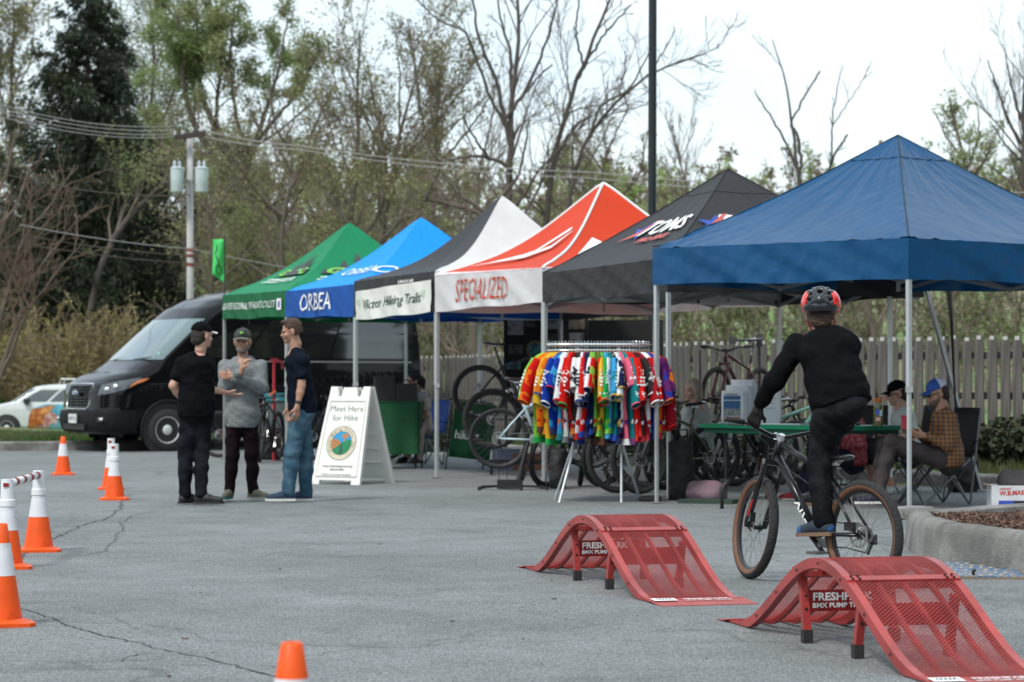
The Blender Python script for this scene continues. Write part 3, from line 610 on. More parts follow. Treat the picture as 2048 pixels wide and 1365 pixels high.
# shrubs: many stems from the base
def shrub(name, label, cat, foot, H, Rr, ns, seed, leafn, leafs, lm, twig, group=None, spread=.9, rmin=.004, per=(4, 7)):
    rng = np.random.RandomState(seed); root = thing(name, label, cat, tuple(foot), group=group)
    a = rng.uniform(0, 2*pi, ns); t = np.linspace(0, 1, 6)[None, :]; rr = (rng.uniform(.15, 1, ns)*Rr)[:, None]; hh = (H*rng.uniform(.65, 1.05, ns))[:, None]*(1-.35*(rr/Rr)**2)
    P = np.stack([np.cos(a)[:, None]*rr*t**spread, np.sin(a)[:, None]*rr*t**spread, hh*t], 2)+rng.normal(0, .03*H/2, (ns, 6, 3))*t[..., None]
    R = np.broadcast_to(np.linspace(1, .3, 6), (ns, 6))*max(rmin*1.5, .012*H/2)
    c1 = spawn(P, R, rng, (per[0]/H,), .4, .5, .12, k=4, tmin=.2, rmin=rmin); c2 = spawn(*c1, rng, (per[1]/H,), .5, .5, .1, k=3, tmin=.1, rmin=rmin)
    Vs, Fs, o = [], [], 0
    for (p, q), n in (((P, R), 4), (c1, 3), (c2, 3)):
        V, F = tubes_np(p, q, n); Vs.append(V); Fs.append(F+o); o += len(V)
    fast('stems', np.concatenate(Vs), np.concatenate(Fs), twig, root, kind='stuff')
    tips = np.concatenate([c2[0].reshape(-1, 3), c1[0][:, 2:].reshape(-1, 3)]); V, F = leaves(tips, rng, leafn, leafs, leafs*1.0); fast('foliage', V, F, lm, root, kind='stuff'); return root
M_TAN = mat('tan stems', (.26, .20, .12), .9, var=.3, vs=3)
M_BUD = mat('yellow green buds', (.28, .26, .09), .7, var=.35, vs=2, trans=.3, col2=(.2, .15, .08), c2s=1.2)
def footat(px, Y): p = at(px, 800, Y); p[2] = terrain_z(p[0], p[1])-.03; return p
shrub('shrub', 'wide fan-shaped tan shrub with yellow green buds beside the van windscreen', 'shrub', footat(190, 89), 3.8, 3.7, 90, 1, 8000, .036, M_BUD, M_TAN, per=(9, 12), rmin=.012)
shrub('shrub', 'smaller tan budding shrub left of the wide fan-shaped one', 'shrub', footat(30, 91), 3.8, 3.1, 60, 2, 7000, .035, M_BUD, M_TAN, per=(8, 11), rmin=.012)
M_JUN = mat('juniper', (.03, .05, .025), .8, var=.4, vs=3, trans=.1, col2=(.05, .06, .03), c2s=3)
for i, (px, Y, H, R_) in enumerate([(1975, 30.4, .58, 1.0), (2070, 29.8, .55, .9), (1885, 31.1, .5, .8), (1800, 32.0, .45, .7), (1330, 35.0, .5, .5), (1240, 36.2, .55, .6), (880, 42.5, .6, .7), (840, 43.5, .7, .6)]):
    shrub('juniper_bush', ['dark green juniper nearest the tilted tent pole', 'dark juniper bush at the right edge above the cardboard box', 'dark juniper behind the man in the plaid shirt', 'low dark juniper behind the man in the white tee',
          'low evergreen behind the jersey rack', 'evergreen bush behind the display board', 'low evergreen at the fence left end by the aluminium pole', 'evergreen bush behind the seated woman'][i], 'bush', footat(px, Y)*1.0, H, R_, 45, 60+i, 5200, .026, M_JUN, M_TWIGD, spread=.6, per=(4, 5), rmin=.004)
# far wood on the hill and thicket below: masses too many to count
def woodmass(name, n, xr, yr, hr, seed, twig, lm, leafper, ls, kids=14, xy=None):
    rng = np.random.RandomState(seed); x = rng.uniform(0, 1, n); y = rng.uniform(*yr, n); x = (xr[0]+(xr[1]-xr[0])*x)*y; x, y = (x, y) if xy is None else xy; h = rng.uniform(*hr, n); z = terrain_z(x, y)
    t = np.linspace(0, 1, 6)[None, :]; lean = rng.normal(0, .12, (n, 2))
    P = np.stack([x[:, None]+lean[:, :1]*h[:, None]*t, y[:, None]+lean[:, 1:]*h[:, None]*t, z[:, None]+h[:, None]*t*.9], 2)+rng.normal(0, .1, (n, 6, 3))*t[..., None]
    R = (.035*h[:, None]/2.5)*np.linspace(1, .25, 6)[None]
    c1 = spawn(P, R, rng, kids*.34, .55, .7, .2, k=5, tmin=.25, rmin=.02); c2 = spawn(*c1, rng, 4.0, .45, .6, .15, k=3, tmin=.1, rmin=.018)
    Vs, Fs, o = [], [], 0
    for (p, q), s in (((P, R), 4), (c1, 3), (c2, 3)):
        V, F = tubes_np(p, q, s); Vs.append(V); Fs.append(F+o); o += len(V)
    # woods and their leaves are one mass: two materials in one object
    tips = np.concatenate([c2[0].reshape(-1, 3), c1[0][:, 1:].reshape(-1, 3)]); V, F = leaves(tips, rng, int(leafper*n*1.25), ls*.78, ls*1.1); nb = sum(len(f) for f in Fs); Vs.append(V); Fs.append(F+o)
    F = np.concatenate(Fs); return fast(name, np.concatenate(Vs), F, [twig, lm], kind='stuff', mi=np.r_[np.zeros(nb), np.ones(len(F)-nb)])
M_FARL = mat('far leaves', (.25, .33, .12), .7, var=.4, vs=.12, trans=.3, col2=(.24, .18, .12), c2s=.07, c2lo=.44, c2hi=.56)
M_FART = mat('far twigs', (.22, .175, .15), .9, var=.3, vs=.2)
woodmass('far_wood', 300, (-.24, .24), (140, 215), (3.8, 7.4), 1, M_FART, M_FARL, 170, .13)
woodmass('hill_wood', 330, (-.23, .24), (98, 150), (2.5, 5.5), 2, M_FART, M_FARL, 120, .09)
woodmass('thicket', 260, (-.09, .23), (60, 100), (1.4, 3.6), 3, M_TWIG, mat('thicket leaves', (.15, .205, .065), .7, var=.4, vs=.4, trans=.3, col2=(.12, .10, .06), c2s=.2), 130, .05)
woodmass('brown_thicket', 230, (-.17, -.02), (96, 125), (2.5, 7.0), 4, M_TWIG, mat('brown thicket leaves', (.19, .20, .10), .7, var=.4, vs=.4, trans=.3, col2=(.12, .085, .06), c2s=.2), 130, .05)

_r = np.random.RandomState(77); _x = np.r_[_r.uniform(-75, 75, 130), _r.uniform(24, 44, 60), _r.uniform(-70, -48, 50)]; _y = np.r_[_r.uniform(-75, -48, 130), _r.uniform(-25, 42, 60), _r.uniform(-45, 30, 50)]
woodmass('unseen_wood', 240, (0, 1), (0, 1), (9, 15), 78, M_TWIG, MATS['brown thicket leaves'], 190, .66, xy=(_x, _y), kids=10)  # unseen trees; near right row added and thickened to darken the van's reflections
# ================================================================ TENTS
M_ALU = mat('brushed aluminium', (.62, .64, .66), .35, .7, var=.06, vs=12)
M_ALUD = mat('dark aluminium truss', (.30, .31, .33), .4, .6, var=.06)
M_BLKP = mat('black plastic', (.018, .018, .02), .5, var=.1)
M_WHT = mat('white print', (.82, .83, .82), .7, var=.02)
def fabric(name, col, rough=.62, trans=.12, bs=22, bump=.25): return mat(name, col, rough, var=.06, vs=2.5, bump=bump, bs=bs, trans=trans, spec=.35)
def make_tent(name_label, corners, zb, ze, zp, fm, vm, group=None, sag=.10, cave=.12, wr=.006, ridge=None, seed=0, legs=None, ridgem=None, peak=None, cap=True):
    """corners A,B,C,D (xy); faces AB, BC, CD, DA. zb valance bottom, ze eave per corner, zp peak."""
    c = [np.asarray(q, float) for q in corners]; cen = np.mean(c, 0) if peak is None else np.asarray(peak, float); root = thing('canopy_tent', name_label, 'tent', (cen[0], cen[1], 0), group=group)
    c = [q-cen for q in c]; zb = [zb]*4 if np.isscalar(zb) else zb; ze = [ze]*4 if np.isscalar(ze) else ze
    def roof(k, u, v, off=0.0):
        a, b = c[k], c[(k+1) % 4]; za, zbb = ze[k], ze[(k+1) % 4]
        e = np.array([a[0]*(1-u)+b[0]*u, a[1]*(1-u)+b[1]*u, za*(1-u)+zbb*u]); p = np.array([0, 0, zp])
        q = e*(1-v)+p*v; side = 1-abs(2*u-1)
        q[2] -= cave*(zp-e[2])*sin(pi*min(1, v*1.02))**1.2+sag*side*sin(pi*min(1, v))*.5*(1-v)
        # radial wrinkles towards the peak and the eave corners
        w = sin(u*41+seed)*.5+sin(u*83+seed*2+v*5)*.5
        q[2] += wr*w*(v**2*.9+.15)*(1-v**6)+wr*.5*sin(u*27+v*17+2*sin(v*9+seed))*sin(pi*u)*.6+wr*1.6*sin((v*9+abs(u-.5)*22)*3.1+seed)*(1-v)**3*abs(2*u-1)**2
        if off:
            nrm = np.array([b[1]-a[1], a[0]-b[0], 0.0]); nrm /= np.linalg.norm(nrm); nrm = nrm*(-1 if np.dot(nrm[:2], (a+b)/2) < 0 else 1)
            q = q+unit(nrm*.5+np.array([0, 0, .86]))*off
        return q
    def val(k, u, v, off=0.0):                          # v 0 bottom .. 1 top
        a, b = c[k], c[(k+1) % 4]; m = (a+b)/2; nrm = m/np.linalg.norm(m)
        z0 = zb[k]*(1-u)+zb[(k+1) % 4]*u; z1 = ze[k]*(1-u)+ze[(k+1) % 4]*u
        p = a*(1-u)+b*u; bul = .014+.012*sin(u*19+seed+v*4)+.009*sin(u*37+v*11+seed*3)+.006*sin(u*71-v*9+seed); bul *= sin(pi*min(max(u, 0.001), .999))**.3
        p = p+nrm*(bul*(1-.5*v)+off)
        return np.array([p[0], p[1], z0*(1-v)+z1*v+(1-v)*.014*sin(u*9+seed)*sin(pi*u)])
    for k in range(4):
        U = np.linspace(0, 1, 41); V = np.r_[np.linspace(0, .3, 8), np.linspace(.35, 1, 14)]
        G = np.array([[roof(k, u, v) for v in V] for u in U]); MB().grid(G, flip=True).build('roof_panel', fm[k], root, smooth=True)
        U = np.linspace(0, 1, 46); G = np.array([[val(k, u, v) for v in np.linspace(0, 1, 7)] for u in U])
        MB().grid(G, flip=True).build('valance', vm[k], root, smooth=True)
        if ridgem is not None:
            MB().tube([roof(k, 0, v, .004) for v in np.linspace(0, 1, 22)], .011 if ridge is None else ridge, 5).build('ridge_seam', ridgem, root, smooth=True)
    # frame
    for k in range(4):
        p = c[k]*.985; lb = zb[k]; q = p if legs is None or legs[k] is None else np.asarray(legs[k])-cen
        top = np.array([p[0], p[1], ze[k]-.03]); bot = np.array([q[0], q[1], .02]); mid = bot+(top-bot)*.46
        lm = MB(); lm.bar(mid, top, .038, .038, up=(c[0][0]-c[1][0], c[0][1]-c[1][1], 0.001)); lm.bar(bot, mid+(0, 0, .02), .029, .029, up=(c[0][0]-c[1][0], c[0][1]-c[1][1], 0.001))
        lg = lm.build('leg', M_ALU, root)
        MB().box(mid, (.056, .056, .05)).build('height_lock', mat('grey nylon', (.35, .36, .37), .5), lg); MB().box((q[0], q[1], .012), (.10, .10, .014)).build('foot', M_ALUD, lg)
    for k in range(4):
        a, b = c[k]*.97, c[(k+1) % 4]*.97; z1, z0 = ze[k]-.06, ze[k]-.34; z1b, z0b = ze[(k+1) % 4]-.06, ze[(k+1) % 4]-.34
        m = (a+b)/2; zm1, zm0 = (z1+z1b)/2, (z0+z0b)/2; tb = MB()
        tb.bar((*a, z1), (*m, zm0), .02, .032); tb.bar((*a, z0), (*m, zm1), .02, .032); tb.bar((*m, zm1), (*b, z0b), .02, .032); tb.bar((*m, zm0), (*b, z1b), .02, .032); tb.box((*m, zm1), (.04, .04, .05)); tb.box((*m, zm0), (.04, .04, .05))
        tb.build('truss', M_ALUD, root)
        cb = MB(); cb.bar((*m, zm1), (0, 0, zm0+.05), .02, .032); cb.bar((*m, zm0), (0, 0, zm1+.05), .02, .032); cb.build('ceiling_truss', M_ALUD, root)
    MB().cyl((0, 0, min(zb)-.02), (0, 0, zp-.05), .022).build('centre_pole', M_ALUD, root)
    return root, roof, val
def on_face(fn, k, u0, v0, su, sv, off=.006):           # text x,y -> face coordinates
    return lambda x, y: fn(k, u0+x*su, v0+y*sv, off+.011)
d_ = np.array([.403, -.915]); n_ = np.array([.915, .403]); PXC = [445, 571, 708, 870, 1085, 1335]
FC = []
for px in PXC:
    Zc = 62840/(px+1200); FC.append(np.array([(px-1024)/FPX*Zc, Zc]))
SZ = 3.02
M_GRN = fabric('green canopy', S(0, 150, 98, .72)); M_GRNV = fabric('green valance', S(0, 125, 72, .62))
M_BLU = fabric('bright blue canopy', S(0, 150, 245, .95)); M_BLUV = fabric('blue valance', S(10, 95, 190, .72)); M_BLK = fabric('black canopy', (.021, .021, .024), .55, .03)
M_WC = fabric('white canopy', (.80, .81, .82), .6, .25); M_RED = fabric('orange red canopy', S(235, 68, 22, .85), .55, .2); M_NAVY = fabric('navy blue canopy', (.002, .070, .19), .34, .12, bs=7, bump=.5)
M_LIME = mat('lime print', S(140, 225, 90, .7), .7); M_CHAR = mat('charcoal print', (.05, .055, .06), .7); M_ORP = mat('orange print', S(214, 75, 30, .75), .7); M_PINK = mat('salmon print', S(225, 110, 105, .7), .7); M_ROY = mat('royal blue print', S(55, 90, 190, .8), .7)
TG = 'pop-up canopy tents standing in a row'
cor = lambda i: [FC[i], FC[i+1], FC[i+1]+n_*SZ, FC[i]+n_*SZ]
def poly_on(fn, pts, m, root, name='logo'):
    P = np.array([fn(x, y) for x, y in pts]); fast(name, P, [tuple(range(len(pts)))], m, root)
# green
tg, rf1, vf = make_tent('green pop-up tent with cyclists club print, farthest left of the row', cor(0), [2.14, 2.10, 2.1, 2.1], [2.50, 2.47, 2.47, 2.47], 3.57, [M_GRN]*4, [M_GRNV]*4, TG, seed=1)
letters('GENESEE REGIONAL OFF-ROAD CYCLISTS', on_face(vf, 0, .44, .50, .043, 2.7), M_WHT, tg, size=.145, shear=.35, bold=0.0, sx=7.2)
poly_on(on_face(vf, 0, .93, .5, 1, 1, .01), [(-.03, -.22), (.03, -.22), (.03, .22), (-.03, .22)], M_WHT, tg, 'patch'); poly_on(on_face(vf, 0, .93, .5, 1, 1, .014), [(-.012, -.12), (.014, -.1), (.014, .12), (-.012, .1)], M_ROY, tg, 'patch_emblem')
mnt = [(-.42, -.10), (-.40, .04), (-.25, .14), (-.2, .34), (-.15, .16), (-.08, .14), (0, .52), (.09, .2), (.13, .16), (.2, .36), (.27, .15), (.40, .06), (.42, -.10)]
for k, u0, v0, s in ((0, .56, .40, .80), (1, .42, .40, .80)):
    poly_on(on_face(rf1, k, u0, v0, s, s*.62, .012), mnt, M_CHAR, tg); letters('GROC', on_face(rf1, k, u0, v0-.005, s*.9, s*.55, .02), M_LIME, tg, size=.30, bold=.012, shear=.15)
    letters('GENESEE REGIONAL', on_face(rf1, k, u0-.02, v0-.12, s*.9, s*.55, .016), M_WHT, tg, size=.09, shear=.3, bold=.003); letters('OFF-ROAD CYCLISTS', on_face(rf1, k, u0-.02, v0-.17, s*.9, s*.55, .016), M_WHT, tg, size=.09, shear=.3, bold=.003)
# blue
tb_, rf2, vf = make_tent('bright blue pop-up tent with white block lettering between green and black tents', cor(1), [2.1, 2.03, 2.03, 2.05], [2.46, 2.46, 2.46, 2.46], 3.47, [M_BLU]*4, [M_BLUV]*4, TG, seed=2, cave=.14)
letters('ORBEA', on_face(vf, 0, .47, .50, .47, 2.9), M_WHT, tb_, size=.30, bold=0.0)
letters('ORBEA', on_face(rf2, 0, .60, .36, .75, .55, .009), M_WHT, tb_, size=.30, bold=0.0); letters('ORBEA', on_face(rf2, 1, .36, .33, .75, .55, .009), M_WHT, tb_, size=.34, bold=0.0)
# black and white
tw, rf3, vf = make_tent('black and white pop-up tent with a white hiking banner hung across its front', cor(2), [2.03, 2.02, 2.02, 2.02], [2.50, 2.52, 2.48, 2.48], 3.58, [M_BLK, M_WC, M_BLK, M_WC], [M_BLK, M_WC, M_BLK, M_WC], TG, seed=3, cave=.2, sag=.16, wr=.003)
_rm = random.Random(8)
for i in range(7): x0 = .60+i*.028; poly_on(on_face(vf, 0, x0, .82, 1, 1, .014), [(-.008, -.03), (.008, -.03), (.008+_rm.uniform(-.004, .002), .04), (-.008, .045)], M_WHT, tw, 'print_mark')
ban = thing('banner', 'white banner reading Victor Hiking Trails hung below the black canopy edge', 'banner', (*((FC[2]+FC[3])/2), 2.1))
ccn = np.mean(cor(2), 0); o3 = np.array([ccn[0], ccn[1], 0])-np.array(ban.location)
def banfn(x, y, off=0): # x -.5...5 , y -.5...5
    u = .51+x*.93; q = vf(0, min(max(u, .001), .999), .36+y*.78+.10*(x-.0)*.9, .022+off)+o3; q[2] += .03*(x*x*4-1)*(.5-y)*.5; return q
MB().grid(np.array([[banfn(x, y) for y in np.linspace(-.5, .5, 6)] for x in np.linspace(-.5, .5, 30)]), flip=True).build('sheet', mat('banner vinyl', (.72, .72, .66), .5, var=.05, bump=.3, bs=8), ban, smooth=True)
letters('Victor Hiking Trails', lambda x, y: banfn(x*1.0, y*2.8, .008), mat('dark green print', (.02, .06, .03), .7), ban, size=.158, shear=.25, bold=.001, sx=.62)
for sx_ in (-1, 1): MB().ball(banfn(sx_*.43, .1, .006), (.06, .004, .05), 8).build('leaf_print', mat('pale green print', (.45, .55, .45), .7), ban)
# orange red
tr, rf4, vf = make_tent('orange-red pop-up tent with white valance and red lettering', cor(3), [2.02, 2.05, 2.05, 2.05], [2.46, 2.42, 2.42, 2.42], 3.52, [M_RED]*4, [M_WC]*4, TG, seed=4, cave=.17, sag=.14, wr=.003, ridgem=M_WHT, ridge=.018)
for k in range(4):
    G = np.array([[rf4(k, u, v, .006) for v in (0, .012+.04*(1-abs(2*u-1)) if k else .05*(1-u)+.005)] for u in np.linspace(.0, 1, 20)]); MB().grid(G, flip=True).build('white_trim', M_WC, tr, smooth=True)
letters('SPECIALIZED', on_face(vf, 0, .46, .50, .40, 2.6), M_ORP, tr, size=.35, shear=.22, sx=.62, bold=-.002)
strk = [(-.36, -.02), (-.1, .055), (.1, .14), (.33, .30), (.37, .32), (.30, .25), (.14, .10), (.0, .045), (.02, .03), (.16, .085), (.2, .12), (.33, .215), (.2, .075), (.02, .0), (-.06, .0), (-.3, -.04)]
poly_on(on_face(rf4, 0, .52, .33, 1.0, .9, .02), [(-.38, -.22), (-.30, -.17), (.0, -.02), (.22, .10), (.38, .30), (.33, .28), (.18, .14), (-.05, .02), (-.25, -.10)], M_WHT, tr, 'swoosh')
poly_on(on_face(rf4, 0, .5, .33, 1.0, .9, .02), [(-.10, -.03), (.05, .10), (.30, .30), (.33, .33), (.28, .33), (.0, .11), (-.1, .02)], M_WHT, tr, 'swoosh')
poly_on(on_face(rf4, 1, .27, .34, .8, .62, .02), [(-.16, .30), (-.21, .05), (-.22, -.18), (-.18, -.24), (-.10, -.22), (.05, -.05), (.16, .03), (.22, .12), (.12, .10), (.02, .02), (-.06, -.05), (-.03, .1), (.02, .18), (-.06, .24)], M_WHT, tr, 'swoosh')
# black
bl, rf5, vf = make_tent('black pop-up tent with white and salmon bike shop lettering', cor(4)[:2]+[FC[5]+n_*3.0, FC[4]+n_*3.0], [2.05, 2.06, 2.05, 2.05], [2.36, 2.40, 2.38, 2.38], 3.45, [M_BLK]*4, [M_BLK]*4, TG, seed=5, cave=.03, sag=.12, legs=[None, None, at(1962, 968, 26.6)[:2], None], ridgem=M_BLK, ridge=.006)
star = lambda cx, cy, R, r: [(cx+(R if i % 2 == 0 else r)*sin(i*pi/5), cy+(R if i % 2 == 0 else r)*cos(i*pi/5)) for i in range(10)]
for k, u0, v0 in ((0, .62, .40), (1, .40, .40)):
    poly_on(on_face(rf5, k, u0-.27, v0, 1, .9, .009), star(0, 0, .115, .042), M_ROY, bl, 'star'); poly_on(on_face(rf5, k, u0-.27, v0, 1, .9, .012), [(-.10, -.12), (.02, -.045), (.09, .13), (.05, .12), (-.01, .0)], M_PINK, bl, 'star_accent')
    letters('TOMS', on_face(rf5, k, u0, v0+.02, .9, .85, .012), M_WHT, bl, size=.24, shear=.3, bold=.006); letters('PRO BIKE', on_face(rf5, k, u0+.02, v0-.11, .9, .8, .012), M_PINK, bl, size=.085, shear=.3, bold=.004)
# navy
Ln = at(1306, 1003, 24.0)[:2]; fi = radians(51.6); dN = np.array([cos(fi), -sin(fi)]); nN = np.array([sin(fi), cos(fi)]); sN = 3.3
nv, rf6, vf = make_tent('large navy blue pop-up tent nearest the camera on the right', [Ln, Ln+dN*sN, Ln+dN*sN+nN*sN, Ln+nN*sN], [2.10, 2.045, 2.06, 2.1], [2.45, 2.40, 2.40, 2.44], 3.51, [M_NAVY]*4, [M_NAVY]*4, TG, seed=6, cave=.05, sag=.09, wr=.014, ridgem=mat('navy seam', (.006, .02, .04), .6), ridge=.007)
# seam ring of the peak cap
for k in range(4):
    MB().tube([rf6(k, u, .80, .003) for u in np.linspace(0, 1, 18)], .004, 4).build('cap_seam', MATS['navy seam'], nv)
    MB().tube([rf5(k, u, .76, .003) for u in np.linspace(0, 1, 18)], .004, 4).build('cap_seam', M_CHAR, bl)
MB().tube([at(1896, 572, 26.0), at(1903, 640, 26.0), at(1908, 760, 26.2), at(1916, 900, 26.4), gp(1924, 930)], [.03, .018, .012, .012, .008], 6).build('guy_strap', M_BLKP)
tag(bpy.data.objects['guy_strap'], 'black strap hanging beside the tilted silver tent pole', 'strap')
# round black weight plate round the left navy leg
wp = thing('weight_plate', 'round black rubber weight around the foot of the navy tent leg', 'weight', tuple(gp(1299, 1003)))
MB().lathe([(.02, .0), (.10, .0), (.115, .015), (.115, .04), (.10, .055), (.02, .055)], 28).build('disc', M_BLKP, wp, auto=40)
# ================================================================ flag, lamp post, utility pole, wires
fl = thing('club_flag', 'lime green flag with bicycle drawing on a thin pole beside the green tent', 'flag', tuple(gp(449, 912)))
fb = np.array(fl.location)
MB().cyl((0, 0, 0), at(449, 470, Yk(125))-fb, .012, .008, 8).build('pole', M_BLKP, fl)
def flagfn(x, y, o=0):                     # x 0..1 from the pole, y 0..1 up
    p = at(448-23*x, 567-88*y-7*x*(1-y)*0+(-18*x)*(1-y), Yk(125)); p[1] += .05*sin(x*5+y*4)-o; return p-fb
MB().shell(np.array([[flagfn(x, y) for y in np.linspace(0, 1, 12)] for x in np.linspace(0, 1, 6)]), .004).build('cloth', mat('lime cloth', S(90, 225, 120, .95), .6, trans=.25), fl, smooth=True)
for cy in (.22, .22): MB().tube([flagfn(.45+.22*cos(a), .24+.115*sin(a), .012) for a in np.linspace(0, 2*pi, 16)[:-1]], .006, 5, closed=True).build('drawing', M_CHAR, fl)
MB().tube([flagfn(*q, .012) for q in [(.5, .3), (.45, .45), (.6, .5), (.75, .62), (.6, .72), (.55, .8), (.7, .85)]], .009, 5).build('drawing', M_CHAR, fl)
lp = thing('lamp_post', 'tall black lamp post rising behind the orange and black tents', 'lamp post', tuple(np.r_[at(1303, 768, 41)[:2], .1]))
MB().box((0, 0, .25), (.3, .3, .5)).cyl((0, 0, .5), (.03, 0, 8.3), .078, .066, 16).build('pole', mat('black powder coat', (.012, .017, .02), .35, var=.05), lp, auto=40)
lh = MB(); lh.bar((0, 0, 7.75), (-.45, 0, 7.62), .07, .05); lh.box((-.28, 0, 7.51), (.36, .32, .08), taper=.8); lh.build('lamp_head', MATS['black powder coat'], lp)
UY = 61.0
up_ = thing('utility_pole', 'grey wooden utility pole with crossarm and two pale transformers', 'utility pole', tuple(np.r_[at(381, 768, UY)[:2], -.6]))
ub = np.array(up_.location); M_PW = mat('grey pole wood', (.42, .42, .42), .85, var=.2, vs=3, stretch=(4, 4, .5))
MB().cyl((0, 0, 0), at(380, 268, UY)-ub, .10, .075, 12).build('pole', M_PW, up_, smooth=True)
MB().bar(at(349, 276, UY-.3)-ub, at(412, 267, UY-.3)-ub, .10, .13).build('crossarm', mat('dark creosote wood', (.05, .035, .03), .8), up_)
for px in (354, 403):
    c = at(px, 360, UY-.4)-ub; b = MB(); b.lathe([(r*.6, z*.6) for r, z in [(0, -.5), (.24, -.5), (.26, -.46), (.26, .42), (.28, .43), (.28, .48), (.2, .52), (0, .54)]], 20, c); tf = b.build('transformer', mat('pale grey steel', (.50, .58, .60), .5), up_, auto=40)
    for q in (-.1, .1): MB().lathe([(r*.6, z*.6) for r, z in [(.05, .5), (.07, .55), (.045, .6), (.07, .65), (.03, .78)]], 8, c+(q*.6, 0, 0)).build('bushing', MATS['pale grey steel'], tf)
    MB().bar(c*np.array([1, 1, 1]), np.array([0, 0, c[2]]), .05, .06).build('bracket', M_ALUD, up_)
for px, py in ((350, 268), (365, 266), (400, 262), (412, 261)): MB().lathe([(.025, -.06), (.04, 0), (.025, .03), (.04, .06), (.012, .1)], 8, at(px, py+3, UY-.3)-ub).build('insulator', M_ALU, up_)
for py in (500, 512, 530): MB().lathe([(.094, -.04), (.094, .04)], 12, at(381, py, UY)-ub).build('band', mat('rust red tag', (.25, .06, .04), .7), up_)
M_WIRE = mat('bare wire', (.30, .29, .30), .5)
def wire(pts, Ya, Yb, lab, r=.009, m=None):
    n = len(pts); ys = np.linspace(Ya, Yb, n); P = np.array([at(*p, y) for p, y in zip(pts, ys)]); Q = []
    for i in range(n-1):
        for t in np.linspace(0, 1, 12, endpoint=False):
            q = P[i]*(1-t)+P[i+1]*t; q[2] -= .35*4*t*(1-t)*(np.linalg.norm(P[i+1]-P[i])/25); Q.append(q)
    Q.append(P[-1]); o = MB().tube(Q, r, 4, cap=False).build('power_line', m or M_WIRE); tag(o, lab, 'power line', 'overhead power lines crossing the trees')
for i, (a, b) in enumerate([(198, 252), (205, 260), (213, 268), (222, 274)]):
    wire([(-60, a-6), (350, b)], 46, UY, ['topmost', 'second', 'third', 'fourth'][i]+' power line running from the left edge to the pole crossarm')
wire([(412, 262), (600, 292), (1180, 345), (2100, 385)], UY, 52, 'upper power line crossing right from the pole behind the tall tree', .011)
wire([(405, 272), (600, 300), (1180, 357), (2100, 397)], UY, 52, 'lower power line crossing right from the pole behind the tall tree', .011)
wire([(-60, 330), (380, 390)], 46, UY, 'dark service line crossing the spruce below the transformers', .012, M_TWIGD)
for i, (a, b, c) in enumerate([(450, 498, 560), (470, 512, 575), (486, 527, 590)]): wire([(40, a), (381, b), (760, c)], 56, 62, ['upper', 'middle', 'lower'][i]+' telephone cable low on the pole in front of the dark trees', .011, M_TWIGD if i else M_WIRE)
